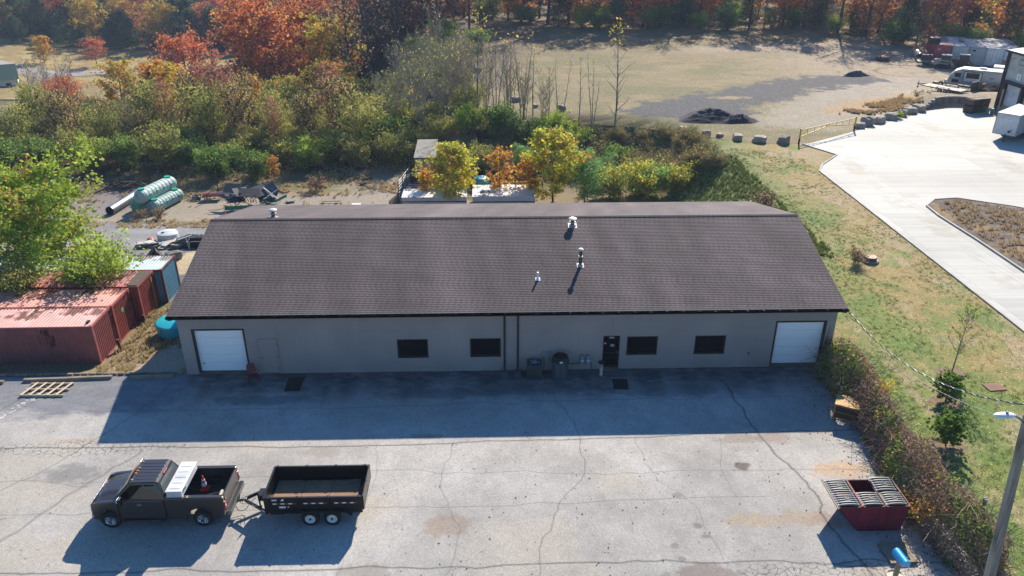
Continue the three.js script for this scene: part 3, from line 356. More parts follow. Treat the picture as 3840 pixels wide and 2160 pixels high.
// what stands along the front wall
{
  const ac = thing('air_conditioner', 'square grey air conditioner with wire grille on the wall near the downspouts', 'air conditioner', [1.28, 0, 0.6]);
  const bodyM = mat(0x4c5458, 0.6, 0.3, { map: tG1 });
  mb().box(0.86, 0.06, 0.86, 0, 0.03, 0).rbox(0.8, 0.06, 0.8, 0.02, 0, 0.1, 0).rbox(0.8, 0.08, 0.8, 0.02, 0, 0.8, 0).box(0.06, 0.7, 0.06, -0.37, 0.45, -0.37).box(0.06, 0.7, 0.06, 0.37, 0.45, -0.37).box(0.06, 0.7, 0.06, -0.37, 0.45, 0.37).box(0.06, 0.7, 0.06, 0.37, 0.45, 0.37).to('casing', bodyM, ac);
  mb().box(0.68, 0.64, 0.68, 0, 0.45, 0).to('coil', mat(0x22272a, 0.7, 0.3), ac);
  const gr = mb(); for (let i = 0; i < 15; i++) { const t = -0.35 + i * 0.05; for (const s of [-1, 1]) gr.box(0.008, 0.64, 0.008, t, 0.45, s * 0.385).box(0.008, 0.64, 0.008, s * 0.385, 0.45, t); } for (let i = 0; i < 13; i++) { const y = 0.15 + i * 0.05; for (const s of [-1, 1]) gr.box(0.74, 0.008, 0.008, 0, y, s * 0.392).box(0.008, 0.008, 0.74, s * 0.392, y, 0); } gr.to('grille', GALV, ac);
  mb().cyl(0.3, 0.3, 0.02, 0, 0.845, 0, 0, 0, 0, 24).to('fan_guard', mat(0x2c3a48, 0.5, 0.4), ac); const fb = mb(); for (let i = 0; i < 5; i++) fb.box(0.24, 0.01, 0.1, 0.14 * Math.cos(i * 1.257), 0.862, 0.14 * Math.sin(i * 1.257), 0.3, -i * 1.257, 0); fb.cyl(0.07, 0.07, 0.05, 0, 0.87, 0).to('fan', mat(0x7f94a8, 0.4, 0.5), ac);
  const hp = thing('air_conditioner', 'tall octagonal grey air conditioner with black domed top by the gas meters', 'air conditioner', [2.68, 0, 0.7]);
  mb().box(0.9, 0.05, 0.9, 0, 0.025, 0).cyl(0.44, 0.44, 1.0, 0, 0.55, 0, 0, PI / 8, 0, 8).to('casing', mat(0x59636a, 0.6, 0.2, { map: tG1 }), hp); const lv = mb(); for (let i = 0; i < 48; i++) { const a = i / 48 * 2 * PI + 0.03, q = 0.44 * Math.cos(PI / 8) / Math.cos(((a % (PI / 4)) + PI / 4) % (PI / 4) - PI / 8); lv.box(0.012, 0.9, 0.022, q * Math.cos(a + 0), 0.55, q * Math.sin(a), 0, -a, 0); } lv.to('louver', mat(0x525c63, 0.6, 0.3), hp);
  mb().cyl(0.47, 0.5, 0.08, 0, 1.09, 0, 0, PI / 8, 0, 8).cyl(0.38, 0.48, 0.16, 0, 1.2, 0, 0, PI / 8, 0, 8).cyl(0.4, 0.38, 0.03, 0, 1.285, 0, 0, PI / 8, 0, 8).to('fan_hood', BLACK, hp); mb().cyl(0.36, 0.36, 0.02, 0, 1.305, 0, 0, PI / 8, 0, 8).to('fan_guard', mat(0x050506, 0.8), hp);
  { const g = new THREE.CircleGeometry(0.09, 20); g.scale(1, 0.5, 1); g.rotateX(-0.25); g.translate(0, 1.15, 0.468); part('badge', g, mat(0xe8ecee, 0.4), hp); }
  const gm = thing('gas_meter', 'pair of grey gas meters on one pipe between air conditioner and entry door', 'gas meter', [4.1, 0, 0]);
  for (const x of [-0.16, 0.16]) { mb().rbox(0.24, 0.34, 0.16, 0.03, x, 0.62, 0.14).cyl(0.09, 0.09, 0.08, x, 0.86, 0.14, PI / 2).to('meter_body', mat(0x9aa7ae, 0.5, 0.2, { map: tG1 }), gm); mb().cyl(0.06, 0.06, 0.02, x, 0.68, 0.23, PI / 2).box(0.14, 0.05, 0.02, x, 0.68, 0.23).to('dial', mat(0xdfe5e8, 0.4), gm); mb().bar([x - 0.08, 0.78, 0.14], [x - 0.08, 1.0, 0.14], 0.022).bar([x + 0.08, 0.78, 0.14], [x + 0.08, 1.0, 0.14], 0.022).bar([x - 0.1, 1.0, 0.14], [x + 0.1, 1.0, 0.14], 0.022).to('riser', GALV, gm); }
  mb().bar([-0.95, 0.44, 0.14], [0.36, 0.44, 0.14], 0.028).bar([0.36, 0.44, 0.14], [0.36, 0, 0.14], 0.028).bar([-0.95, 0.44, 0.14], [-0.95, 0.44, 0], 0.028).to('gas_pipe', mat(0x59666c, 0.6, 0.3), gm);
  for (const [x, l, ex] of [[1.8, 'grey disconnect box on the wall above the square air conditioner', [[0, -0.1, 0.05], [0.03, -0.4, 0.1], [0.02, -0.75, 0.25], [-0.1, -0.9, 0.3]]], [2.11, 'grey disconnect box on the wall beside the tall air conditioner', [[0, -0.1, 0.05], [0.04, -0.3, 0.12], [0.2, -0.42, 0.3], [0.35, -0.5, 0.5]]]]) { const b = thing('disconnect_box', l, 'electrical box', [x, 1.02, 0]); mb().rbox(0.17, 0.26, 0.09, 0.01, 0, 0, 0.047).to('box_body', mat(0xa7aaa8, 0.6, 0.1, { map: tG1 }), b); mb().box(0.19, 0.04, 0.11, 0, 0.135, 0.055).to('lid', mat(0x8f9292, 0.6), b); mb().tube(ex, 0.018).to('conduit', mat(0x2a2e30, 0.6), b); }
  const bo = thing('bollard', 'rusty white pipe bollard with black bowl on top beside the entry door', 'bollard', [4.95, 0, 0.62]); mb().cyl(0.085, 0.09, 0.72, 0, 0.36, 0, 0, 0, 0, 14).to('pipe', mat(0xd2c6b4, 0.8, 0, { map: tex(RUST, true, 1.3) }), bo); mb().lathe([[0.05, 0.7], [0.12, 0.72], [0.21, 0.82], [0.2, 0.83], [0.11, 0.75], [0, 0.74]], 0, 0, 0).to('bowl', BLACK, bo);
  const matT = mat(0x0d0d0e, 0.95, 0, { bumpMap: bSP, bumpScale: 0.006 });
  single('door_mat', mb().ext([[-0.42, -0.68], [0.43, -0.66], [0.36, 0.66], [-0.44, 0.66]], 0.018, 0, 0.012, 0, PI / 2, 0, 0.0, 0.004).geo, matT, 'black rubber mat lying askew in front of the plain door', 'mat', [-11.68, 0, 1.15], 0.05); single('door_mat', mb().ext([[-0.4, -0.5], [0.42, -0.5], [0.4, 0.5], [-0.4, 0.5]], 0.018, 0, 0.012, 0, PI / 2, 0, 0, 0.004).geo, matT, 'black rubber mat on the asphalt in front of the entry door', 'mat', [5.87, 0, 1.58], -0.05);
  const ch = thing('metal_chair', 'red metal lawn chair with bent tube frame tipped beside the garage door', 'chair', [-13.95, 0, 0.75], 0.5), red = mat(0x7d1420, 0.5, 0.1, { map: tG1 });
  mb().add(grid(8, 6, (u, v) => [lerp(-0.24, 0.24, u), 0.38 - 0.03 * Math.sin(PI * u) * Math.sin(PI * v), lerp(-0.22, 0.24, v)])).to('seat', red, ch); mb().add(grid(8, 6, (u, v) => [lerp(-0.25, 0.25, u) * (1 - 0.25 * v * v), 0.4 + 0.46 * v, -0.24 - 0.2 * v - 0.04 * Math.sin(PI * u)])).to('backrest', red, ch);
  for (const s of [-1, 1]) { mb().tube([[s * 0.27, 0.62, -0.26], [s * 0.29, 0.6, 0.1], [s * 0.29, 0.5, 0.3], [s * 0.28, 0.25, 0.3], [s * 0.27, 0.02, 0.26], [s * 0.27, 0.02, -0.2], [s * 0.24, 0.02, -0.34]], 0.016, 6, 30).to('leg', red, ch); mb().box(0.05, 0.02, 0.34, s * 0.285, 0.615, 0.0).to('armrest', red, ch); } mb().bar([-0.25, 0.02, -0.34], [0.25, 0.02, -0.34], 0.015).bar([-0.26, 0.36, -0.2], [0.26, 0.36, -0.2], 0.012).to('stretcher', red, ch);
}
// ---------- the pickup and what lies in its bed ----------
{
  const PAINT = mat(0x40362f, 0.36, 0.45, { clearcoat: 0.9, clearcoatRoughness: 0.2 }), DK = mat(0x0c0c0d, 0.6), GL = mat(0x08090a, 0.05, 0, { specularIntensity: 0.4 });
  const t = thing('pickup_truck', 'dark brown extended cab pickup truck hitched to the black dump trailer', 'pickup truck', [-17.75, 0, 10.82]);
  const arch = (cx, r, n = 10) => { const a = []; for (let i = 0; i <= n; i++) { const q = PI - PI * i / n; a.push([cx + r * Math.cos(q), 0.42 + r * Math.sin(q)]); } return a; };
  const a1 = arch(0.99, 0.5), a2 = arch(4.75, 0.5);
  const front = [[0.16, 0.5], [0.47, 0.45], ...a1, [1.53, 0.45], [1.53, 1.3], [1.2, 1.27], [0.5, 1.22], [0.18, 1.15], [0.08, 0.95]];
  const bed = [[3.62, 0.46], [4.2, 0.46], ...a2, [5.28, 0.5], [5.8, 0.56], [5.88, 1.0], [5.86, 1.38], [3.62, 1.38]];
  const b = mb();
  for (const s of [-1, 1]) { b.ext(front, 0.12, 0, 0, s * 0.92, 0, 0, 0, 0.03).ext(bed, 0.1, 0, 0, s * 0.94, 0, 0, 0, 0.03); for (const [cx] of [[0.99], [4.75]]) b.add(grid(14, 2, (u, v) => { const q = PI * u, r = lerp(0.5, 0.57, Math.sin(PI * v)); return [cx - r * Math.cos(q), 0.42 + r * Math.sin(q), s * lerp(0.965, 1.03, v === 1 ? 0.2 : v * 2)]; })); }
  b.box(0.5, 0.06, 1.8, 3.87, 0.72, 0).box(0.08, 0.62, 1.86, 3.66, 1.05, 0).ext([[5.8, 0.7], [5.88, 0.72], [5.9, 1.38], [5.84, 1.39]], 1.72, 0, 0, 0, 0, 0, 0, 0.015).box(2.16, 0.05, 0.16, 4.75, 1.39, 0.93).box(2.16, 0.05, 0.16, 4.75, 1.39, -0.93);
  b.to('body', PAINT, t);
  mb().box(2.15, 0.03, 1.66, 4.74, 0.78, 0).box(2.15, 0.58, 0.02, 4.74, 1.08, 0.86).box(2.15, 0.58, 0.02, 4.74, 1.08, -0.86).box(0.02, 0.58, 1.7, 5.79, 1.08, 0).box(0.8, 0.22, 0.2, 4.75, 0.9, 0.76).box(0.8, 0.22, 0.2, 4.75, 0.9, -0.76).to('bed_liner', DK, t);
  { const q = mb(); for (let i = 0; i < 9; i++) q.box(2.1, 0.025, 0.06, 4.74, 0.805, -0.72 + i * 0.18); q.to('bed_floor', mat(0x17181a, 0.55), t); }
  // bonnet with its raised centre
  mb().add(grid(16, 20, (u, v) => { const w = v * 2 - 1, x = lerp(0.17, 1.52, u); let y = 1.17 + 0.17 * Math.pow(u, 0.8) - 0.07 * Math.pow(Math.abs(w), 4) - 0.06 * Math.pow(1 - u, 6); y += 0.045 * ss(0.56, 0.44, Math.abs(w)) * ss(0, 0.25, u); return [x + 0.07 * (1 - Math.abs(w)) * -0.4, y, w * 0.95]; })).to('bonnet', PAINT, t);
  mb().ext([[0.02, 0.62], [0.1, 0.6], [0.16, 1.17], [0.08, 1.12]], 1.86, 0, 0, 0, 0, 0, 0, 0.02).to('nose', PAINT, t);
  { const g = mb().rbox(0.06, 0.46, 1.26, 0.02, 0.035, 0.9, 0); for (let i = 0; i < 3; i++) g.box(0.05, 0.05, 1.2, -0.0, 0.78 + i * 0.12, 0); g.to('grille', CHROME, t); }
  for (const s of [-1, 1]) { mb().rbox(0.2, 0.32, 0.24, 0.04, 0.13, 0.92, s * 0.82).to('headlight', mat(0xb8c4cc, 0.1, 0.2), t); mb().rbox(0.1, 0.16, 0.03, 0.01, 0.22, 0.92, s * 0.945).to('indicator', mat(0xb5551c, 0.3), t); }
  mb().rbox(0.2, 0.22, 1.96, 0.06, 0.06, 0.56, 0).to('front_bumper', CHROME, t);
  { const rb = mb().rbox(0.24, 0.2, 1.9, 0.04, 5.98, 0.62, 0).to('rear_bumper', mat(0x8a8e90, 0.3, 0.8), t); mb().box(0.2, 0.015, 1.86, 6.0, 0.728, 0).to('step_pad', mat(0x5b5f61, 0.6, 0.4), rb); const st = mb(); for (let i = 0; i < 34; i++) st.box(0.17, 0.01, 0.02, 6.0, 0.74, -0.88 + i * 0.053); st.to('tread', DK, rb); mb().box(0.03, 0.2, 0.36, 6.1, 0.6, 0).to('licence_recess', DK, rb); }
  // cab: shell, pillars and dark glass
  const W0 = 0.95, W1 = 0.75; const cab = new ConvexGeometry([[1.42, 1.28], [3.62, 1.3]].flatMap(([x, y]) => [-1, 1].map((s) => new THREE.Vector3(x, y, s * W0))).concat([[2.12, 1.9], [2.25, 1.945], [3.3, 1.95], [3.42, 1.915]].flatMap(([x, y]) => [-1, 1].flatMap((s) => [new THREE.Vector3(x, y, s * (W1 - 0.03)), new THREE.Vector3(x, y - 0.04, s * W1)])), [-1, 1].map((s) => new THREE.Vector3(3.6, 1.5, s * (W0 - 0.04)))));
  const sh = mb().add(cab).to('cab', PAINT, t);
  { const q = mb(); for (let i = 0; i < 6; i++) q.rbox(1.0, 0.012, 0.1, 0.005, 2.8, 1.949, -0.5 + i * 0.2); q.to('roof_rib', PAINT, sh); }
  const sidePt = (x, y, s, o = 0.008) => [x, y, s * (lerp(W0, W1, (y - 1.28) / 0.62) + o)];
  for (const s of [-1, 1]) {
    const pane = (pts, name, m, par, o) => { const g = new THREE.BufferGeometry(); const P = pts.map(([x, y]) => sidePt(x, y, s, o)); const pos = []; for (let i = 1; i < P.length - 1; i++) pos.push(...P[0], ...P[i], ...P[i + 1]); g.setAttribute('position', new THREE.Float32BufferAttribute(pos, 3)); g.computeVertexNormals(); return part(name, mb().add(g).geo, m, par); };
    const door = mb().ext([[1.56, 0.5], [1.56, 1.3], [3.58, 1.3], [3.58, 0.5]], 0.1, 0, 0, s * 0.925, 0, 0, 0, 0.03).to('door', PAINT, t);
    pane([[1.6, 1.33], [1.72, 1.5], [2.2, 1.84], [2.72, 1.86], [2.72, 1.33]], 'window', GL, door, 0.01); pane([[2.78, 1.33], [2.78, 1.86], [3.22, 1.85], [3.3, 1.74], [3.3, 1.33]], 'window', GL, door, 0.01);
    mb().box(0.012, 0.78, 0.01, 2.74, 0.92, s * 0.977).box(0.01, 0.78, 0.01, 1.56, 0.92, s * 0.975).box(0.01, 0.78, 0.01, 3.59, 0.92, s * 0.975).to('seam', DK, door); mb().rbox(0.2, 0.035, 0.05, 0.012, 2.5, 1.12, s * 0.99).to('handle', CHROME, door);
    mb().rbox(1.98, 0.04, 0.03, 0.01, 2.56, 0.72, s * 0.985).to('trim', mat(0x3a3634, 0.4, 0.4), door);
    const mir = mb().rbox(0.12, 0.34, 0.26, 0.05, 1.82, 1.42, s * 1.2).bar([1.86, 1.36, s * 0.96], [1.84, 1.36, s * 1.1], 0.025).to('mirror', DK, t); mb().rbox(0.05, 0.16, 0.24, 0.02, 1.75, 1.5, s * 1.21).to('mirror_cap', CHROME, mir);
    mb().rbox(1.9, 0.06, 0.16, 0.02, 2.6, 0.42, s * 1.0).to('running_board', mat(0x161617, 0.5), t); mb().box(1.5, 0.012, 0.02, 2.55, 0.455, s * 1.085).to('trim_strip', CHROME, t);
    mb().rbox(0.16, 0.36, 0.16, 0.03, 5.84, 1.0, s * 0.93).to('tail_light', mat(0xa80f16, 0.15, 0, { clearcoat: 1 }), t); mb().rbox(0.17, 0.1, 0.05, 0.01, 5.85, 1.0, s * 0.95).to('reversing_light', mat(0xd6d8d8, 0.2), t);
    mb().tube([[1.38, 1.02, s * 0.985], [1.36, 1.1, s * 0.985], [1.5, 1.12, s * 0.985]], 0.018).tube([[1.36, 1.08, s * 0.985], [1.42, 0.92, s * 0.985], [1.52, 0.86, s * 0.985]], 0.016).to('side_vent', CHROME, t);
    const cv = document.createElement('canvas'); cv.width = 256; cv.height = 64; { const c = cv.getContext('2d'); c.fillStyle = '#241f1c'; c.fillRect(0, 0, 256, 64); c.fillStyle = '#a02024'; c.font = 'italic bold 50px sans-serif'; c.fillText('FX4', 14, 50); c.fillStyle = '#7b7b7b'; c.font = 'bold 30px sans-serif'; c.fillText('OFF', 150, 46); }
    { const g = new THREE.PlaneGeometry(0.42, 0.1); if (s < 0) g.rotateY(PI); g.translate(5.2, 1.25, s * 0.995); part('decal', g, mat(0xffffff, 0.5, 0, { map: tex(cv) }), t); }
  }
  { const g = grid(10, 6, (u, v) => { const y = lerp(1.34, 1.88, v), w = lerp(0.9, 0.7, v) * (u * 2 - 1); return [lerp(1.45, 2.08, v) - 0.03 - 0.05 * (1 - Math.pow(u * 2 - 1, 2)), y, w]; }); part('windscreen', mb().add(g).geo, mat(0x2b4640, 0.03, 0, { ior: 1.6 }), t); }
  mb().box(0.05, 0.03, 1.5, 1.4, 1.345, 0).bar([1.38, 1.36, 0.1], [1.5, 1.42, 0.7], 0.012).bar([1.38, 1.36, -0.6], [1.5, 1.42, 0.0], 0.012).to('wiper', DK, t);
  mb().add(grid(2, 2, (u, v) => [lerp(3.625, 3.47, v), lerp(1.48, 1.86, v), lerp(0.84, 0.68, v) * (u * 2 - 1)])).to('rear_window', mat(0x50565a, 0.05), t); mb().rbox(0.06, 0.05, 0.34, 0.015, 3.43, 1.93, 0).to('brake_light', mat(0xa01218, 0.2), t);
  for (let i = 0; i < 5; i++) mb().rbox(0.1, 0.03, 0.06, 0.012, 2.2, 1.955, [-0.58, -0.17, 0, 0.17, 0.58][i]).to('clearance_light', mat(0xc86a14, 0.3), t);
  // wheels
  function wheel(par, x, y, z, s, r, w, rimM, spokes) { const g = new THREE.Group(); g.name = 'wheel'; g.position.set(x, y, z); par.add(g); const pr = [[r * 0.58, -w / 2], [r * 0.9, -w / 2], [r * 0.97, -w * 0.38], [r, -w * 0.25], [r, w * 0.25], [r * 0.97, w * 0.38], [r * 0.9, w / 2], [r * 0.58, w / 2]]; mb().lathe(pr, 0, 0, 0, PI / 2, 0, 0, 36).to('tyre', RUBBER, g);
    const rm = mb().lathe([[r * 0.5, -w * 0.3], [r * 0.6, w * 0.46], [r * 0.56, w * 0.48], [r * 0.5, w * 0.3], [r * 0.46, -w * 0.1]], 0, 0, 0, s * PI / 2, 0, 0, 32).cyl(r * 0.16, r * 0.18, w * 0.2, 0, 0, s * w * 0.34, PI / 2);
    if (spokes) { for (let i = 0; i < 10; i++) { const a = i / 10 * 2 * PI; rm.bar([r * 0.14 * Math.cos(a), r * 0.14 * Math.sin(a), s * w * 0.36], [r * 0.52 * Math.cos(a + 0.06), r * 0.52 * Math.sin(a + 0.06), s * w * 0.38], 0.022, 4, 0.034); } } else { const sh2 = new THREE.Shape(); sh2.absarc(0, 0, r * 0.5, 0, 2 * PI); for (let i = 0; i < 8; i++) { const h = new THREE.Path(); h.absarc(r * 0.36 * Math.cos(i * PI / 4), r * 0.36 * Math.sin(i * PI / 4), r * 0.05, 0, 2 * PI); sh2.holes.push(h); } rm.add(new THREE.ExtrudeGeometry(sh2, { depth: 0.02, bevelEnabled: false, curveSegments: 10 }), 0, 0, s * w * 0.3); }
    rm.to('rim', rimM, g); mb().cyl(r * 0.48, r * 0.48, 0.02, 0, 0, s * w * 0.05, PI / 2).to('brake_disc', mat(0x1a1b1c, 0.6, 0.4), g); if (!spokes) mb().cyl(r * 0.12, r * 0.14, 0.1, 0, 0, s * w * 0.42, PI / 2, 0, 0, 10).to('hub', BLACK, g); return g; }
  for (const x of [0.99, 4.75]) for (const s of [-1, 1]) wheel(t, x, 0.41, s * 0.86, s, 0.41, 0.27, CHROME, true);
  for (const x of [0.99, 4.75]) mb().bar([x, 0.41, -0.8], [x, 0.41, 0.8], 0.05).to('axle', DK, t); mb().box(5.4, 0.16, 0.9, 2.95, 0.55, 0).to('chassis', DK, t); mb().box(0.4, 0.08, 0.08, 6.12, 0.5, 0).add(new THREE.SphereGeometry(0.04, 12, 8), 6.3, 0.58, 0).to('tow_hitch', steel(0x55585a), t);
  // the body's real proportions: short nose, cab set forward, tall sides
  { const fx = (x) => poly1([[-0.5, -0.08], [0.99, 0.99], [1.45, 1.36], [3.62, 3.34], [4.75, 4.75], [6.4, 6.2]], x), fy = (y) => y > 0.45 ? 0.45 + (y - 0.45) * 1.14 : y; const seen = new Set(); t.traverse((o) => { if (!o.isMesh || o.parent.name === 'wheel' || o.name === 'axle' || seen.has(o.geometry)) return; seen.add(o.geometry); const p = o.geometry.attributes.position; for (let i = 0; i < p.count; i++) p.setXY(i, fx(p.getX(i)), fy(p.getY(i))); p.needsUpdate = true; }); }
  // bed load
  const X0 = -17.75, Z0 = 10.82;
  const tb = thing('tool_box', 'long white truck tool box laid across the pickup bed behind the cab', 'tool box', [X0 + 3.8, 1.54, Z0 + 0.05]); mb().rbox(0.6, 0.3, 1.86, 0.02, 0, 0.13, 0).to('box_body', WHITEP, tb); const lid = mb().rbox(0.66, 0.06, 1.92, 0.02, 0, 0.3, 0).to('lid', WHITEP, tb); { const q = mb(); for (let i = 0; i < 5; i++) q.rbox(0.44, 0.016, 0.16, 0.007, 0, 0.334, -0.7 + i * 0.35); q.to('rib', WHITEP, lid); } mb().box(0.04, 0.06, 0.14, 0.33, 0.22, 0.6).to('latch', CHROME, tb);
  const cn = thing('traffic_cone', 'orange traffic cone with white bands standing in the pickup bed', 'cone', [X0 + 4.5, 0.88, Z0 - 0.3]); mb().rbox(0.34, 0.03, 0.34, 0.01, 0, 0.015, 0).lathe([[0.13, 0.03], [0.03, 0.7], [0.02, 0.71], [0, 0.71]], 0, 0, 0).to('cone_body', mat(0xd0300f, 0.5), cn); mb().lathe([[0.108, 0.22], [0.084, 0.38]], 0, 0, 0).lathe([[0.072, 0.46], [0.057, 0.56]], 0, 0, 0).to('reflective_band', mat(0xe6e6e6, 0.4), cn);
  single('rolled_tarp', mb().add(grid(12, 20, (u, v) => { const a = u * 2 * PI, r = 0.1 * (1 - 0.55 * v) * (1 + 0.25 * (vn(u * 6, v * 9) - 0.5)); return [lerp(-0.65, 0.75, v), 0.1 + r * Math.sin(a) + 0.1 * v, r * Math.cos(a) + 0.3 * v * -1 + 0.15]; })).geo, mat(0x17181a, 0.8), 'black rolled tarp lying slantwise in the pickup bed', 'tarp', [X0 + 4.7, 0.88, Z0 + 0.35], 0.1);
  single('folded_sheet', mb().rbox(0.1, 0.4, 0.5, 0.03, 0, 0.2, 0, 0, 0, 0.12).rbox(0.14, 0.2, 0.26, 0.04, 0.1, 0.12, 0.2).geo, mat(0xd8d3c4, 0.8, 0, { map: tG1 }), 'cream foam board leaning inside the pickup tailgate', 'board', [X0 + 5.45, 0.88, Z0 + 0.45]);
  single('spare_hose', mb().tube([[0, 0.05, 0], [0.2, 0.06, 0.12], [0.4, 0.05, -0.05], [0.2, 0.08, -0.2], [0, 0.1, -0.05], [0.18, 0.12, 0.1]], 0.03, 8, 40).geo, mat(0x6d7275, 0.6), 'grey coiled hose in the pickup bed beside the tool box', 'hose', [X0 + 4.22, 0.88, Z0 + 0.52]);

  // ---------- the dump trailer ----------
  const d = thing('dump_trailer', 'black steel dump trailer with tan plywood floor and two axles', 'trailer', [-8.4, 0, 10.88]), TB = mat(0x0b0b0c, 0.42, 0.2, { map: tG1 }), L = 3.96, Wd = 1.96, y0 = 0.82, y1 = 1.47;
  mb().box(L, 0.1, Wd - 0.1, 0, y0 - 0.04, 0).beam([-L / 2, 0.6, -0.45], [L / 2, 0.6, -0.45], 0.08, 0.16).beam([-L / 2, 0.6, 0.45], [L / 2, 0.6, 0.45], 0.08, 0.16).box(0.6, 0.22, 1.7, -1.6, 0.6, 0).to('frame', TB, d);
  for (const s of [-1, 1]) { const w = mb().box(L, y1 - y0, 0.04, 0, (y0 + y1) / 2, s * Wd / 2).box(L, 0.06, 0.08, 0, y1 + 0.01, s * Wd / 2).box(L, 0.16, 0.08, 0, y0 - 0.06, s * Wd / 2).to('side_wall', TB, d);
    for (let i = 0; i < 4; i++) { const x = -L / 2 + 0.12 + i * 1.24; mb().box(0.07, y1 - y0 + 0.1, 0.06, x, (y0 + y1) / 2 - 0.03, s * (Wd / 2 + 0.045)).box(0.1, 0.07, 0.1, x, y1 + 0.03, s * (Wd / 2)).to('rib', TB, w); }
    for (let k = 0; k < 3; k++) for (let i = 0; i < 6; i++) mb().box(0.155, 0.05, 0.006, -L / 2 + 0.42 + k * 1.25 + i * 0.16, y1 - 0.28, s * (Wd / 2 + 0.023)).to('reflective_tape', i % 2 ? mat(0xa3121c, 0.3) : mat(0xe8e8ea, 0.3), w);
    mb().box(0.26, 0.09, 0.006, -L / 2 + 0.72, y1 - 0.46, s * (Wd / 2 + 0.023)).to('sticker', mat(0xd9e2da, 0.4), w); mb().box(0.2, 0.06, 0.006, -L / 2 + 0.42, y1 - 0.09, s * (Wd / 2 + 0.023)).to('sticker', mat(0xe2e2e2, 0.4), w); mb().ext([[0, 0], [0.05, 0.12], [0.14, 0.12], [0.1, 0], [0.07, 0.05]], 0.006, -L / 2 + 0.68, y1 - 0.16, s * (Wd / 2 + 0.023)).to('emblem', mat(0xe6e6e6, 0.4), w); mb().cyl(0.035, 0.035, 0.006, -L / 2 + 0.96, y1 - 0.45, s * (Wd / 2 + 0.023), PI / 2).to('sticker', mat(0xc8c8c8, 0.4), w);
    mb().cyl(0.05, 0.05, 0.02, -L / 2 + 0.16, y0 - 0.12, s * (Wd / 2 + 0.05), PI / 2).to('marker_light', mat(0xc04a18, 0.3), w);
    mb().ext([[-1.3, 0.86], [-1.15, 0.92], [1.05, 0.92], [1.3, 0.66], [1.22, 0.64], [1.0, 0.87], [-1.12, 0.87], [-1.3, 0.8]].map(([x, y]) => [x + 0.25, y - 0.06]), 0.26, 0, 0, s * (Wd / 2 - 0.02)).to('mudguard', TB, d);
    for (const x of [-0.2, 0.7]) wheel(d, x, 0.37, s * (Wd / 2 - 0.06), s, 0.37, 0.22, mat(0xd9dbda, 0.4, 0.1), false);
  }
  for (const x of [-0.2, 0.7]) mb().bar([x, 0.37, -0.85], [x, 0.37, 0.85], 0.045).to('axle', TB, d);
  mb().box(0.04, y1 - y0, Wd, -L / 2, (y0 + y1) / 2, 0).box(0.08, 0.06, Wd, -L / 2, y1 + 0.01, 0).to('front_wall', TB, d);
  for (let i = 0; i < 3; i++) mb().box(1.16, 0.018, Wd - 0.2, -1.28 + i * 1.18, y0 + 0.025, 0.02).to('floor_board', mat(0xa8886c, 0.85, 0, { map: tWD }), d);
  for (const s of [-1, 1]) { const g = mb(); const x = L / 2 + 0.05; for (let i = 0; i < 5; i++) g.bar([x + 0.02, y0 + 0.04 + i * 0.15, s * 0.03], [x + 0.02, y0 + 0.04 + i * 0.15, s * (Wd / 2 - 0.02)], 0.02, 4); g.bar([x, y0, s * 0.03], [x, y1, s * 0.03], 0.025, 4).bar([x, y0, s * (Wd / 2)], [x, y1 + 0.06, s * (Wd / 2)], 0.035, 4).box(0.02, y1 - y0, Wd / 2 - 0.04, x - 0.02, (y0 + y1) / 2, s * Wd / 4).to('tailgate', TB, d); }
  for (const s of [-1, 1]) { mb().beam([-L / 2, 0.62, s * 0.85], [-L / 2 - 1.12, 0.6, s * 0.05], 0.07, 0.14).to('drawbar', TB, d); for (let i = 0; i < 4; i++) { const a = 0.15 + i * 0.22; mb().box(0.2, 0.05, 0.006, -L / 2 - 1.12 * a, 0.62, s * (0.85 - 0.8 * a) + s * 0.045, 0, s * -0.62 + (s > 0 ? PI : 0), 0).to('reflective_tape', i % 2 ? mat(0xa3121c, 0.3) : mat(0xe8e8ea, 0.3), d); } }
  mb().rbox(0.3, 0.1, 0.14, 0.03, -L / 2 - 1.2, 0.62, 0).to('coupler', steel(0x77797a), d); mb().bar([-L / 2 - 0.5, 0.3, 0.12], [-L / 2 - 0.5, 1.02, 0.12], 0.035).bar([-L / 2 - 0.5, 1.02, 0.12], [-L / 2 - 0.5, 1.1, 0.2], 0.02).box(0.14, 0.02, 0.14, -L / 2 - 0.5, 0.29, 0.12).to('jack', TB, d); mb().rbox(0.5, 0.3, 0.5, 0.03, -L / 2 - 0.3, 0.75, -0.1).to('pump_box', mat(0x121315, 0.4), d);
  mb().tube([[-L / 2 - 0.9, 0.55, 0.1], [-L / 2 - 1.1, 0.25, 0.2], [-L / 2 - 1.35, 0.2, 0.25], [-L / 2 - 1.6, 0.5, 0.1]], 0.014).to('safety_chain', steel(0x3b3836, 0.3, 0.7), d); mb().tube([[-L / 2 - 0.7, 0.62, -0.05], [-L / 2 - 1.05, 0.3, -0.1], [-L / 2 - 1.3, 0.32, -0.05], [-L / 2 - 1.6, 0.55, -0.2]], 0.012).to('brake_cable', mat(0x141414, 0.7), d);
  globalThis.wheelF = wheel;
}
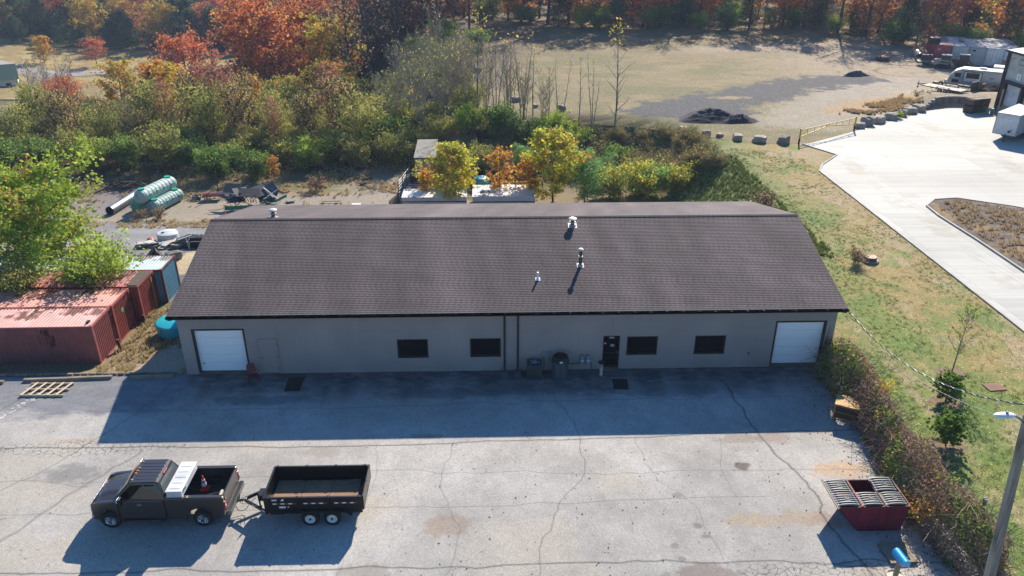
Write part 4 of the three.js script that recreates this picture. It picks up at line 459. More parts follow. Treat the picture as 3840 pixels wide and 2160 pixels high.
// ---------- the rest of the front lot ----------
const corr = (L, H, pitch, depth) => { const n = Math.round(L / pitch), pos = []; const pr = [[0, 0], [0.32, 0], [0.5, 1], [0.82, 1], [1, 0]]; for (let i = 0; i < n; i++) for (let k = 0; k < 4; k++) { const a = [(i + pr[k][0]) / n * L, pr[k][1] * depth], b = [(i + pr[k + 1][0]) / n * L, pr[k + 1][1] * depth]; pos.push(a[0], 0, a[1], b[0], 0, b[1], b[0], H, b[1], a[0], 0, a[1], b[0], H, b[1], a[0], H, a[1]); } const g = new THREE.BufferGeometry(); g.setAttribute('position', new THREE.Float32BufferAttribute(pos, 3)); g.computeVertexNormals(); return g; };
function container(label, [x, y, z], turn, L, m, o = {}) {   // origin at the end that shows, length running to -x, width along -z
  const c = thing('shipping_container', label, 'container', [x, y, z], turn, undefined), W = 2.44, H = o.H || 2.59, roofM = o.roof || m;
  const f = mb(); for (const zz of [0, -W]) { f.box(L, 0.14, 0.1, -L / 2, 0.07, zz + (zz ? 0.05 : -0.05)).box(L, 0.1, 0.08, -L / 2, H - 0.05, zz + (zz ? 0.04 : -0.04)); for (const xx of [-0.07, -L + 0.07]) f.box(0.14, H, 0.14, xx, H / 2, zz + (zz ? 0.07 : -0.07)); } for (const xx of [-0.06, -L + 0.06]) f.box(0.12, 0.14, W - 0.28, xx, 0.07, -W / 2).box(0.12, 0.12, W - 0.28, xx, H - 0.06, -W / 2); for (const xx of [-0.09, -L + 0.09]) for (const zz of [-0.09, -W + 0.09]) for (const yy of [0.06, H - 0.05]) f.rbox(0.19, 0.13, 0.19, 0.02, xx, yy, zz); f.to('frame', o.frame || m, c);
  mb().add(place(corr(L - 0.28, H - 0.22, 0.28, 0.036), -L + 0.14, 0.13, -0.07)).to('side_wall', m, c); mb().add(place(corr(L - 0.28, H - 0.22, 0.28, 0.036), -0.14, 0.13, -W + 0.07, 0, PI, 0)).to('side_wall', m, c);
  mb().add(place(corr(L - 0.24, W - 0.12, 0.2, 0.02), -L + 0.12, H - 0.03, -0.06, -PI / 2, 0, 0)).to('roof', roofM, c);
  if (o.doors) { for (const s of [0, 1]) { const w = (W - 0.3) / 2; const dr = mb().box(0.04, H - 0.3, w - 0.02, -0.04, H / 2, -0.15 - w * (s + 0.5)).to('door', o.doors, c); for (const q of [0.3, 0.72]) mb().bar([0.005, 0.15, -0.15 - w * (s + q)], [0.005, H - 0.15, -0.15 - w * (s + q)], 0.018).to('lock_rod', GALV, dr); for (let k = 0; k < 4; k++) mb().box(0.03, 0.05, 0.1, 0, 0.4 + k * 0.6, -0.15 - (s ? 2 * w - 0.05 : 0.05)).to('hinge', BLACK, dr); } }
  else mb().add(place(corr(W - 0.28, H - 0.24, 0.18, 0.05), -0.09, 0.13, -0.14, 0, PI / 2, 0)).to('end_wall', o.end || m, c);
  mb().add(place(corr(W - 0.28, H - 0.24, 0.18, 0.05), -L + 0.09, 0.13, -W + 0.14, 0, -PI / 2, 0)).to('end_wall', m, c); mb().box(L - 0.2, 0.03, W - 0.2, -L / 2, 0.12, -W / 2).to('floor', wood(0x4a3c30), c); return c;
}
const RED1 = mat(0xa05a56, 0.7, 0.1, { map: tex(RUST, true, 0.16) }), RED2 = mat(0x9c4a40, 0.7, 0.1, { map: tex(RUST, true, 0.19) }), PINKR = mat(0xd8aaa3, 0.7, 0.05, { map: tex(RUST, true, 0.13) }), PINK2 = mat(0xdb9d8e, 0.7, 0.05, { map: tex(RUST, true, 0.11) });
const c1 = container('faded red rusty container in the row, long side facing the parking lot', [-23.55, -0.72, -2.2], 0.01, 12.19, RED1, { roof: PINKR, end: RED1 });
mb().box(1.0, 0.02, 0.1, -6.5, 2.59, -1.2, 0, 0.8, 0).to('lath', wood(0x9c8a6a), c1); mb().box(0.14, 0.1, 0.3, -0.4, 2.63, -0.5).to('roof_scrap', BLACK, c1);
container('red container with a green paint spot on its end, second from the lot', [-23.5, -0.72, -4.68], 0.005, 12.19, RED2, { roof: PINK2 }); { const g = new THREE.CircleGeometry(0.12, 14); g.scale(1, 1.4, 1); g.rotateY(PI / 2); single('paint_spot', g, mat(0x2f9e5e, 0.7), 'small green paint spot on a red container end', 'paint mark', [-23.527, 1.05, -5.85]); }
const c3 = container('rust red container under the bush with weathered planks on its roof', [-23.1, -0.76, -7.4], -0.01, 12.19, mat(0x96443a, 0.72, 0.1, { map: tex(RUST, true, 0.23) }), { roof: mat(0xb06a66, 0.7, 0.05, { map: tex(RUST, true, 0.15) }) });
for (let i = 0; i < 3; i++) mb().rbox(0.22, 0.04, 2.1, 0.01, -0.16 - i * 0.24, 2.625, -1.15, 0, 0.03 * i, 0).to('plank', wood(0x5e564e), c3); mb().box(0.02, 2.2, 0.16, 0.0, 1.25, -1.95).to('yellow_stripe', mat(0x9a8232, 0.7, 0, { map: tRU }), c3);
container('pale blue white container with rust patches at the back of the row', [-22.6, -0.82, -10.05], 0, 12.19, mat(0x5d8ea6, 0.6, 0.1, { map: tex(RUST, true, 0.1) }), { roof: mat(0xa9c0c6, 0.55, 0.05, { map: tex(RUST, true, 0.12) }), end: mat(0x6fa9c6, 0.55, 0.1, { map: tG1 }), frame: mat(0x6a4038, 0.7, 0.1, { map: tRU }) });
for (const [x, z, h, l] of [[-23.2, -3.9, 0.75, 'short rotten timber post at the corner of the red container'], [-23.1, -7.3, 0.6, 'short timber post leaning in the gap between two red containers']]) single('timber_post', mb().rbox(0.16, h, 0.18, 0.02, 0, h / 2, 0, 0.04, 0.3, 0.05).geo, wood(0x4c4034), l, 'post', [x, gy(x, z) - 0.05, z]);
// turquoise stock tank
{ const t = thing('stock_tank', 'round turquoise plastic stock tank between containers and building', 'tank', [-20.5, gy(-20.5, -5.9) - 0.02, -5.9]); const TQ = mat(0x1fb2c4, 0.4, 0, { map: tG1 }); mb().lathe([[0.02, 0.02], [1.12, 0.02], [1.14, 0.1], [1.12, 0.25], [1.15, 0.28], [1.13, 0.46], [1.16, 0.5], [1.14, 0.66], [1.18, 0.72], [1.1, 0.78], [0.6, 0.88], [0.25, 0.92], [0.02, 0.92]], 0, 0, 0, 0, 0, 0, 40).to('tank_body', TQ, t); mb().cyl(0.22, 0.24, 0.06, 0.3, 0.93, 0.1).to('lid', mat(0x2aa8b8, 0.4), t); mb().tube([[-0.45, 0.8, 1.0], [-0.5, 0.5, 1.13], [-0.62, 0.2, 1.08], [-0.5, 0.05, 1.2]], 0.015).to('strap', BLACK, t); }
// kerb stones, wheel stops
{ const e = thing('garden_edging', 'row of rounded concrete edging blocks along the parking lot beside the containers', 'edging', [-24, 0, -0.12]); const gs = [0, 1, 2].map(() => new RoundedBoxGeometry(0.36, 0.12, 0.2 + R(-0.01, 0.01), 2, 0.05)); const ms = [rough(0x8c8578), rough(0x968e80), rough(0x7c766a)]; for (let i = 0; i < 32; i++) { const o = part('block', boxUV(gs[i % 3]), ms[(i * 7) % 3], e); o.position.set(-6.6 + i * 0.4, 0.05, R(-0.02, 0.02)); o.rotation.y = R(-0.04, 0.04); } }
{ const g = mb().ext([[-0.12, 0], [0.12, 0], [0.08, 0.15], [-0.08, 0.15]], 2.3, 0, 0, 0, 0, PI / 2, 0, 0.01).geo; [[-27.9, 0.62, 0.0, 'concrete wheel stop cut off by the picture edge beside the edging blocks'], [-25.2, 0.42, 0.035, 'concrete wheel stop behind the white pallet'], [-22.9, 0.3, 0.05, 'concrete wheel stop in the sun just before the building shadow'], [-19.6, 0.26, 0.04, 'concrete wheel stop in the building shadow beside the garage door']].forEach(([x, z, a, l]) => single('wheel_stop', g, rough(0x8f8672, { bumpMap: bSP, bumpScale: 0.004 }), l, 'wheel stop', [x - (x < -27 ? 0.6 : 0), 0.003, z], a, 'concrete wheel stops along the lot edge')); }
function pallet(name, label, pos, turn, w, d, n, m, runners, tilt = 0) { const p = thing(name, label, 'pallet', pos, turn); for (let i = 0; i < runners; i++) mb().box(w, 0.09, 0.05, 0, 0.065, -d / 2 + 0.06 + i * (d - 0.12) / (runners - 1)).to('runner', m, p); const g = boxUV(new RoundedBoxGeometry(n > 7 ? w / n - 0.012 : 0.14, 0.022, d, 1, 0.004)); for (let i = 0; i < n; i++) { const o = part('slat', g, m, p); o.position.set(-w / 2 + (w / n) * (i + 0.5), 0.122, 0); o.rotation.y = R(-0.02, 0.02) + tilt; } return p; }
pallet('open_pallet', 'bleached open pallet of five wide slats lying on the sunlit asphalt', [-24.65, 0, 1.4], -0.02, 2.3, 1.25, 5, wood(0xe6d9bc), 3, -0.22);
pallet('wooden_pallet', 'grey weathered wooden pallet half in the dumpster shadow', [14.95, 0, 14.1], 0.06, 1.1, 1.1, 9, wood(0xa39b8b), 3);
single('dead_leaves', (() => { const q = mb(); for (let i = 0; i < 120; i++) { const g = new THREE.CircleGeometry(0.05, 5); q.add(g, -24.7 + R(-0.6, 0.6), 0.02 + R(0, 0.03), 1.15 + R(-0.35, 0.35), -PI / 2 + R(-0.5, 0.5), R(-0.5, 0.5), 0); } return q.geo; })(), rough(0x5e4a34), 'small drift of dead leaves under the white pallet', 'leaves');
scene.children[scene.children.length - 1].userData.kind = 'stuff';
// dumpster
{ const d = thing('dumpster', 'maroon dumpster with slanted front, grey ribbed lids and one lid half open', 'dumpster', [14.4, 0, 12.0]), M = mat(0x961f3f, 0.5, 0.1, { map: tST }), RIM = mat(0x7d3a32, 0.7, 0.1, { map: tRU }), H = 1.28, D = 0.82;
  const side = [[-0.5, 0.06], [1.3, 0.06], [1.42, H], [-1.5, H]];
  for (const s of [-1, 1]) mb().ext(side, 0.03, 0, 0, s * (D - 0.015)).to('side_wall', M, d); mb().add(grid(1, 1, (u, v) => [lerp(-0.5, -1.5, v), lerp(0.06, H, v), lerp(-D, D, u)])).add(grid(1, 1, (u, v) => [lerp(-0.52, -1.53, v), lerp(0.04, H, v), lerp(-D, D, u)])).to('front_wall', M, d); mb().add(grid(1, 1, (u, v) => [lerp(1.3, 1.42, v), lerp(0.06, H, v), lerp(-D, D, u)])).to('back_wall', M, d); mb().box(1.8, 0.05, 2 * D, 0.4, 0.06, 0).to('floor', M, d);
  mb().box(2.98, 0.06, 0.06, -0.03, H + 0.02, D).box(2.98, 0.06, 0.06, -0.03, H + 0.02, -D).box(0.06, 0.06, 2 * D, 1.43, H + 0.02, 0).box(0.1, 0.08, 2 * D, -0.52, H + 0.03, 0).box(0.08, 0.08, 2 * D, 0.44, H + 0.03, 0).to('rim', RIM, d); mb().beam([-1.53, H + 0.02, -D - 0.08], [-1.53, H + 0.02, D + 0.1], 0.05, 0.05).to('rod', BLACK, d);
  const LID = mat(0x6f716e, 0.5, 0.05, { map: tG1 });
  const lidf = (x, z, w, dd, rx = 0, up = 0, label) => { const l = new THREE.Group(); l.name = 'lid'; l.position.set(x, H + 0.06 + up, z); l.rotation.x = rx; d.add(l); if (label) l.userData.label = label;
    const g = grid(12, 40, (u, v) => { const t = (v * 6) % 1, e = cl(Math.min(u, 1 - u) * 7); return [(u - 0.5) * w, 0.045 * e * ss(0.18, 0.36, t) * ss(0.98, 0.8, t) + 0.03 * Math.sin(PI * u), (v - 0.5) * dd]; }); part('lid_sheet', mb().add(g).geo, LID, l); mb().lathe([[0.1, 0], [0.1, 0.02], [0.075, 0.02], [0.075, 0]], 0.02, 0.065, 0, 0, 0, 0, 18).box(0.02, 0.02, 0.1, -0.01, 0.07, 0).box(0.02, 0.02, 0.1, 0.05, 0.07, 0).box(0.06, 0.02, 0.02, 0.02, 0.07, 0).box(0.22, 0.015, 0.02, 0.02, 0.06, 0.14).to('emblem', LID, l); const hg = mb(); for (let i = 0; i < 6; i++) hg.cyl(0.025, 0.025, 0.05, w / 2 + 0.03, 0.02, -dd / 2 + 0.08 + i * dd / 6.5, PI / 2, 0, 0, 8); hg.to('hinge', BLACK, l); };
  lidf(-1.04, -0.4, 0.9, 0.78); lidf(-1.04, 0.4, 0.9, 0.78); lidf(-0.04, 0.4, 0.86, 0.78); lidf(0.92, 0.4, 0.86, 0.78); lidf(0.86, -0.42, 0.86, 0.78, 0.1, 0.06, 'propped up ribbed lid'); }
// mailbox in a bucket of concrete
{ const m = thing('mailbox', 'bright blue mailbox on a wooden post set in a bucket', 'mailbox', [14.15, 0, 15.5], 0.1), B = mat(0x1496d0, 0.3, 0.1, { clearcoat: 0.6 }); const s = [[-0.1, 0], [0.1, 0], [0.1, 0.14]]; for (let i = 1; i < 10; i++) { const a = PI * i / 10; s.push([0.1 * Math.cos(a), 0.14 + 0.1 * Math.sin(a)]); } s.push([-0.1, 0.14]); mb().ext(s, 0.5, 0, 1.0, 0.0, 0, 0, 0, 0.006).to('box_body', B, m); mb().ext(s.map(([a, b]) => [a * 1.06, b * 1.04]), 0.02, 0, 0.997, 0.265, 0, 0, 0, 0.004).to('door', B, m); mb().rbox(0.1, 1.0, 0.1, 0.01, 0, 0.5, 0).to('post', wood(0xa89a80), m); mb().lathe([[0, 0], [0.2, 0], [0.24, 0.32], [0.22, 0.32], [0.2, 0.28], [0, 0.28]], 0, 0, 0).to('bucket', mat(0xb9b3a2, 0.7), m); mb().box(0.01, 0.1, 0.04, 0.112, 1.16, 0.1).to('flag', mat(0xb01818, 0.5), m); m.scale.set(1.5, 1.15, 1.3); }
// yellow topped steel stand against the hedge
{ const t = thing('steel_stand', 'yellow topped rusty steel stand against the hedge at the lot edge', 'stand', [16.75, 0, 4.95], -0.5), Y = mat(0xc08a34, 0.6, 0.1, { map: tRU }); mb().rbox(0.95, 0.04, 0.8, 0.01, 0, 0.9, 0).to('top', mat(0xd2a45c, 0.7, 0, { map: tWD }), t); for (const x of [-0.45, 0.45]) for (const z of [-0.37, 0.37]) mb().box(0.05, 0.88, 0.05, x, 0.44, z).to('leg', Y, t); for (const y of [0.2, 0.52, 0.84]) mb().box(0.9, 0.04, 0.04, 0, y, 0.37).box(0.9, 0.04, 0.04, 0, y, -0.37).box(0.04, 0.04, 0.74, -0.45, y, 0).box(0.04, 0.04, 0.74, 0.45, y, 0).to('rail', Y, t); mb().box(0.82, 0.3, 0.02, 0, 0.68, 0.38).box(0.82, 0.28, 0.02, 0, 0.36, 0.38).to('panel', mat(0x3e3029, 0.7, 0, { map: tRU }), t); mb().bar([-0.45, 0.1, -0.37], [-0.45, 0.84, 0.37], 0.015).bar([-0.45, 0.84, -0.37], [-0.45, 0.1, 0.37], 0.015).to('brace', Y, t); t.scale.set(1.3, 1.05, 1.3); }
// light pole, its lamp, the service cables and the pole that carries them
{ const p = thing('light_pole', 'leaning grey wooden utility pole with a white street lamp at the lawn edge', 'utility pole', [14.3, 0, 20]); const lean = [-1.05, 10.9, 0]; const wd = mat(0xb0a698, 0.9, 0, { map: tST }); mb().bar([0, -0.2, 0], lean, 0.17, 16, 0.125).to('pole', wd, p); mb().tube([[-1.03, 10.3, 0], [-1.15, 10.65, 0.02], [-1.35, 10.85, 0.02], [-1.55, 10.9, 0.02]], 0.028, 8).to('arm', GALV, p); const l = mb().add(new THREE.SphereGeometry(1, 20, 12), 0, 0, 0); l.l[0].scale(0.3, 0.07, 0.12).translate(-1.72, 10.92, 0.02); l.to('lamp_head', mat(0xd4dade, 0.4, 0.1), p); mb().cyl(0.035, 0.04, 0.06, -1.68, 11.01, 0.02).to('photocell', mat(0x6d7478, 0.5), p); { const g = new THREE.SphereGeometry(1, 16, 8); g.scale(0.16, 0.05, 0.09); g.translate(-1.83, 10.87, 0.02); part('lens', g, mat(0xe8ecee, 0.2, 0), p); }
  const q = thing('utility_pole', 'plain wooden utility pole carrying the service cable beyond the lawn', 'utility pole', [19.6, 0, 17.0]); mb().cyl(0.12, 0.16, 9.6, 0, 4.7, 0).to('pole', wd, q);
  const cat = (A, E, s) => { const o = []; for (let i = 0; i <= 24; i++) { const t = i / 24; o.push([lerp(A[0], E[0], t), lerp(A[1], E[1], t) - s * 4 * t * (1 - t), lerp(A[2], E[2], t)]); } return o; };
  const P = cat([18.06, 3.75, 0.55], [19.5, 9.0, 16.9], 2.0); const tw = (ph) => { const o = []; for (let i = 0; i < P.length - 1; i++) for (let k = 0; k < 6; k++) { const t = k / 6, a = (i + t) * 7 + ph; o.push([lerp(P[i][0], P[i + 1][0], t) + 0.022 * Math.cos(a), lerp(P[i][1], P[i + 1][1], t) + 0.022 * Math.sin(a), lerp(P[i][2], P[i + 1][2], t)]); } return o; };
  const cb = thing('service_cable', 'twisted black and silver service cable sagging from the eave over the lawn', 'cable'); mb().tube(tw(0), 0.02, 5, 300).to('insulated_wire', mat(0x1b1b1c, 0.6), cb); mb().tube(tw(3.1), 0.016, 5, 300).to('bare_wire', GALV, cb);
  single('phone_cable', mb().tube(cat([17.86, 3.3, 0.2], [19.5, 7.6, 17.0], 1.5), 0.011, 5, 90).geo, mat(0x9da0a0, 0.6), 'thin pale cable running from the wall over the lawn below the twisted cable', 'cable'); }
// iron riser on the lawn, mulch rings, flat cover
{ const m = thing('manhole_riser', 'rusty brown manhole cover on a raised concrete ring in the lawn', 'manhole', [26.6, 0, -14.2]); mb().lathe([[0.62, 0], [0.62, 0.14], [0.4, 0.16], [0.4, 0]], 0, 0, 0).to('ring', rough(0x9c9788), m); mb().lathe([[0.42, 0.1], [0.45, 0.36], [0.4, 0.4], [0.36, 0.36], [0, 0.36]], 0, 0, 0).to('cover', rusty(0x6e4030), m); const lg = mb(); for (let i = 0; i < 8; i++) lg.box(0.06, 0.015, 0.06, 0.22 * Math.cos(i * PI / 4), 0.368, 0.22 * Math.sin(i * PI / 4)); lg.to('stud', rusty(0x6e4030), m);
  single('flat_cover', mb().rbox(1.0, 0.04, 0.7, 0.01, 0, 0.02, 0).geo, rough(0x8c6a54), 'flat reddish square cover in the grass beside the bare sapling', 'cover', [25.9, 0.01, 2.4], 0.1);
  const ring = (x, z, r, l) => { const g = new THREE.CircleGeometry(r, 40); const p = g.attributes.position; for (let i = 1; i < p.count; i++) { const a = Math.atan2(p.getY(i), p.getX(i)), k = r * (0.85 + 0.3 * vn(a * 2.2 + 9 + x, 3)); p.setXY(i, Math.cos(a) * k * 1.25, Math.sin(a) * k); } g.scale(0.56, 0.56, 1); g.rotateX(-PI / 2); g.translate(0, 0.012, 0); const o = single('mulch', boxUV(g), mat(0x9c8468, 1, 0, { map: tex(SPECK, true, 1.6), bumpMap: bSP, bumpScale: 0.006 }), l, 'mulch', [x, 0, z]); o.userData.kind = 'stuff'; };
  ring(24.3, 1.0, 1.15, 'brown mulch ring round the bare sapling'); ring(22.5, 3.7, 1.15, 'brown mulch ring under the small pine farther from the street'); ring(20.6, 7.3, 1.25, 'brown mulch ring under the small pine nearer the street'); ring(24.9, 7.9, 1.2, 'brown mulch ring cut off by the picture edge'); }
// chain link fence under the vines
{ const f = thing('chain_link_fence', 'chain link fence with round steel posts buried in the vine hedge', 'fence', [17.55, 0, 0]); for (let i = 0; i < 6; i++) { const z = 0.6 + i * 2.55; mb().cyl(0.03, 0.03, 1.52, i * 0.02, 0.76, z).to('post', GALV, f); } mb().bar([0, 1.5, 0.6], [0.1, 1.5, 13.4], 0.02).to('rail', rusty(0x5a524c), f); const n = mb(); for (let i = 0; i < 110; i++) { const z = 0.6 + i * 0.115; n.beam([0, 0.05, z], [0, 1.48, Math.min(z + 1.7, 13.4)], 0.006, 0.006); n.beam([0.01, 0.05, Math.min(z + 1.7, 13.4)], [0.01, 1.48, z], 0.006, 0.006); } const o = n.to('mesh', GALV, f); o.userData.kind = 'stuff';
  const e = thing('steel_post', 'thick weathered steel pipe post rising from the near end of the hedge', 'post', [18.3, 0, 13.5]); mb().cyl(0.075, 0.075, 2.2, 0, 1.1, 0).to('pipe', mat(0x8f887c, 0.7, 0.3, { map: tRU }), e); mb().lathe([[0.075, 2.1], [0.095, 2.12], [0.095, 2.22], [0.06, 2.22], [0.06, 2.1]], 0, 0, 0).to('collar', GALV, e); }
// ---------- the yard behind ----------
const at = (x, z, dy = 0) => [x, gy(x, z) + dy, z];
// plastic cisterns stacked in a pyramid
function cistern(label, pos, turn, col, L, r, tilt = 0) {
  const g = thing('cistern', label, 'tank', pos, turn), m = mat(col, 0.62, 0, { map: tG1 }); g.rotation.order = 'YXZ'; g.rotation.x = tilt; const pr = [[0.01, -L / 2], [r * 0.45, -L / 2 + 0.02], [r * 0.8, -L / 2 + 0.12], [r * 0.96, -L / 2 + 0.3]]; const n = 9; for (let i = 0; i < n; i++) { const y = -L / 2 + 0.35 + i * (L - 0.7) / n, s = (L - 0.7) / n; pr.push([r, y], [r, y + s * 0.7], [r * 0.94, y + s * 0.76], [r * 0.94, y + s * 0.94]); } pr.push([r * 0.96, L / 2 - 0.3], [r * 0.8, L / 2 - 0.12], [r * 0.45, L / 2 - 0.02], [0.01, L / 2]);
  mb().lathe(pr, 0, 0, 0, PI / 2, 0, 0, 28).to('tank_body', m, g); for (const s of [-1, 1]) { mb().cyl(0.3, 0.32, 0.12, 0, r + 0.02, s * (L / 2 - 0.7), 0, 0, 0, 20).to('hatch', mat(0x1f9a76, 0.4), g); mb().cyl(0.07, 0.07, 0.16, -0.1, 0.25, s * (L / 2 + 0.02), PI / 2).to('pipe_stub', GALV, g); } const q = mb(); for (let i = 0; i < 4; i++) for (const s of [-1, 1]) q.rbox(0.16, 0.34, 0.36, 0.04, s * r * 0.93, 0.12, -L * 0.3 + i * L * 0.2, 0, 0, s * -0.12); q.to('lug', m, g); return g;
}
{ const A = 0.28, y = gy(-35, -38) + 0.62; cistern('pale green white plastic cistern on top of the stack of three', [-34.65, y + 1.05, -38.6], -A, 0xa8c4b8, 5.4, 0.72, 0); cistern('bright green plastic cistern at the side of the stack nearest the culvert pipe', [-35.5, y, -38.9], -A, 0x4fb390, 5.0, 0.66); cistern('grey green plastic cistern at the bottom of the stack on the bush side', [-33.75, y, -38.3], -A, 0x8fb0aa, 4.6, 0.66); cistern('dull grey cistern end under the top cistern', [-34.6, y - 0.1, -38.6], -A, 0x7c9390, 4.6, 0.5); }
{ const c = thing('culvert_pipe', 'corrugated galvanized culvert pipe lying beside the stacked cisterns', 'pipe', at(-38, -38.8, 0.42), -0.12); const pr = []; for (let i = 0; i <= 90; i++) { const y = -2.9 + i * 5.8 / 90; pr.push([0.44 + 0.018 * (i % 2 ? 1 : -1), y]); } mb().lathe(pr, 0, 0, 0, PI / 2, 0, 0, 24).to('pipe', GALV, c); }
// heaps: every piece is a part
function heap(name, label, cat, pos, turn, n, f, ms, group) { const h = thing(name, label, cat, pos, turn, group); for (let i = 0; i < n; i++) { const [nm, g, k] = f(i); part(nm, g, ms[k % ms.length], h); } return h; }
heap('brush_pile', 'dark heap of broken branches and boards at the edge of the bushes', 'pile', at(-39.6, -44.4), 0, 70, (i) => { const L = R(1.2, 3.6), a = R(0, 6.28), t = R(-0.35, 0.45), x = R(-2.6, 2.6), z = R(-1.3, 1.3), y = 0.15 + R(0, 1.1) * (1 - Math.abs(x) / 3); const d = [Math.cos(a) * Math.cos(t) * L / 2, Math.sin(t) * L / 2, Math.sin(a) * Math.cos(t) * L / 2]; return ['branch', mb().bar([x - d[0], Math.max(0.05, y - d[1]), z - d[2]], [x + d[0], Math.max(0.05, y + d[1]), z + d[2]], R(0.025, 0.08), 5, 0.02).geo, i]; }, [wood(0x3c342c), wood(0x6d6257), wood(0x2b2622), wood(0x80776a)]);
{ const s = thing('scrap_heap', 'collapsed green framed swing seat and broken window frames in a heap', 'scrap', at(-25.2, -38.2), 0.1), GR = mat(0x1d7a5c, 0.5, 0, { map: tG1 }), GY = mat(0x5b646c, 0.6, 0.2, { map: tG1 }), LG = mat(0xa3a8aa, 0.6, 0.1, { map: tG1 });
  mb().rbox(3.6, 0.34, 0.1, 0.03, -0.2, 0.3, 1.1, -0.5, 0.16, 0.04).to('rail', GR, s); mb().rbox(2.2, 0.1, 0.2, 0.03, 1.7, 0.5, 1.0, 0.2, -0.6, 0.1).to('rail', GR, s); mb().rbox(0.1, 0.3, 1.6, 0.03, 2.6, 0.7, 0.2, 0, -0.5, 0).to('rail', GR, s);
  for (let i = 0; i < 6; i++) mb().box(0.07, 0.04, 1.5, -0.6 + i * 0.22, 0.75 - i * 0.04, 0.4, -0.5, 0.15, 0).to('slat', GY, s); mb().box(1.9, 0.05, 1.4, 1.4, 1.2, -0.2, 0.5, 0.5, 0.15).to('panel', mat(0x4d5560, 0.5, 0.1, { map: tG1 }), s); mb().box(1.5, 0.05, 1.3, -1.3, 0.9, 0.2, 0.4, 0.3, -0.2).to('panel', mat(0x3c434b, 0.5, 0.1, { map: tG1 }), s);
  for (let i = 0; i < 26; i++) { const a = R(0, 6.28), L = R(0.7, 2.4), t = R(-0.5, 0.5), x = R(-2, 2.2), z = R(-1, 0.8), y = R(0.3, 1.35); mb().beam([x - Math.cos(a) * L / 2, Math.max(0.05, y - t), z - Math.sin(a) * L / 2], [x + Math.cos(a) * L / 2, Math.max(0.08, y + t), z + Math.sin(a) * L / 2], R(0.04, 0.1), R(0.03, 0.07)).to('bar', i % 3 ? GY : LG, s); }
  for (let i = 0; i < 5; i++) mb().box(R(1.2, 2), 0.05, R(1, 1.5), -1.6 + i * 0.8, R(0.7, 1.5), R(-0.7, 0.3), R(0.2, 0.7), R(-0.6, 0.6), R(-0.3, 0.3)).to('panel', mat([0x30363d, 0x3d454d, 0x262b30][i % 3], 0.55, 0.1, { map: tG1 }), s); s.scale.setScalar(1.15);
  for (const [x0, z0] of [[0.7, -0.9], [1.1, -0.5]]) { mb().beam([x0, 1.5, z0], [x0 + 1.4, 0.9, z0 + 1.5], 0.1, 0.05).to('bar', LG, s); } }
{ const r = thing('rusty_sheet', 'rust red steel sheet bent over a frame under the bushes', 'scrap', at(-29.6, -40.3), 0.1); mb().add(grid(12, 4, (u, v) => [lerp(-1.0, 1.0, u), 0.25 + 0.55 * Math.sin(PI * (0.15 + 0.7 * v)), lerp(-0.6, 0.6, v)])).to('sheet', rusty(0x7b4038), r); for (const x of [-0.9, 0.9]) mb().bar([x, 0, 0.6], [x + 0.1, 0.7, 0], 0.03).bar([x, 0, -0.6], [x, 0.7, 0], 0.03).to('leg', BLACK, r); mb().cyl(0.06, 0.06, 2.6, 0.2, 1.3, -1.2).to('pipe', rusty(0x5a2a24), r); }
heap('wire_bundle', 'small tangled bundle of grey wire and hose beside the rusty sheet', 'bundle', at(-31.4, -40.3), 0, 8, (i) => ['coil', mb().tube([0, 1, 2, 3, 4, 5, 6].map((k) => [0.45 * Math.cos(k + i) + R(-0.1, 0.1), 0.06 + 0.05 * i, 0.35 * Math.sin(k * 1.1 + i) + R(-0.1, 0.1)]), 0.03, 5, 30).geo, i], [BLACK, GALV, mat(0x33373b, 0.6)]);
single('flat_scrap', mb().rbox(1.0, 0.05, 0.7, 0.01, 0, 0.1, 0, 0.1, 0, 0.08).rbox(0.8, 0.04, 0.5, 0.01, 0.1, 0.16, 0.05, -0.06, 0.4, 0).geo, rough(0x8d9191), 'small pale scrap sheets lying on leaves beside the green swing seat', 'scrap', at(-21.6, -39.3), 0.2);
single('stone_block', mb().rbox(0.7, 0.3, 0.45, 0.06, 0, 0.12, 0, 0.2, 0.5, 0.1).geo, rough(0x60605e), 'small grey stone block on dry grass at the end of the bushes', 'stone', at(-14.9, -44.8), 0);
for (let i = 0; i < 3; i++) single('log', mb().cyl(0.14, 0.17, 1.6, 0, 0.16, 0, PI / 2 - 0.08, 0.4 * i, 0, 9).geo, wood([0x4d443a, 0x3d352d, 0x5a5044][i]), ['thin grey log tucked under the bushes', 'dark log on the ground at the foot of the bushes', 'short pale log lying across the dry weeds'][i], 'log', at(-17.5 + i * 1.3, -47.2 + 0.5 * i), i);
{ const t = thing('tyre_pile', 'few black tyres and rusty parts dumped at the far edge of the yard', 'tyres', at(-46, -46.6), 0.3); for (let i = 0; i < 5; i++) mb().add(new THREE.TorusGeometry(0.3, 0.12, 10, 20), -0.9 + i * 0.5, 0.14 + 0.1 * (i % 2), R(-0.3, 0.3), PI / 2 + R(-0.3, 0.3), 0, R(0, 1)).to('tyre', RUBBER, t); mb().rbox(0.9, 0.4, 0.5, 0.05, 1.6, 0.2, 0.1, 0.1, 0.4, 0).to('engine_block', rusty(0x5e4034), t); mb().rbox(0.6, 0.3, 0.4, 0.05, -1.3, 0.16, 0.4).to('crate', mat(0xb9bcbd, 0.6), t); }
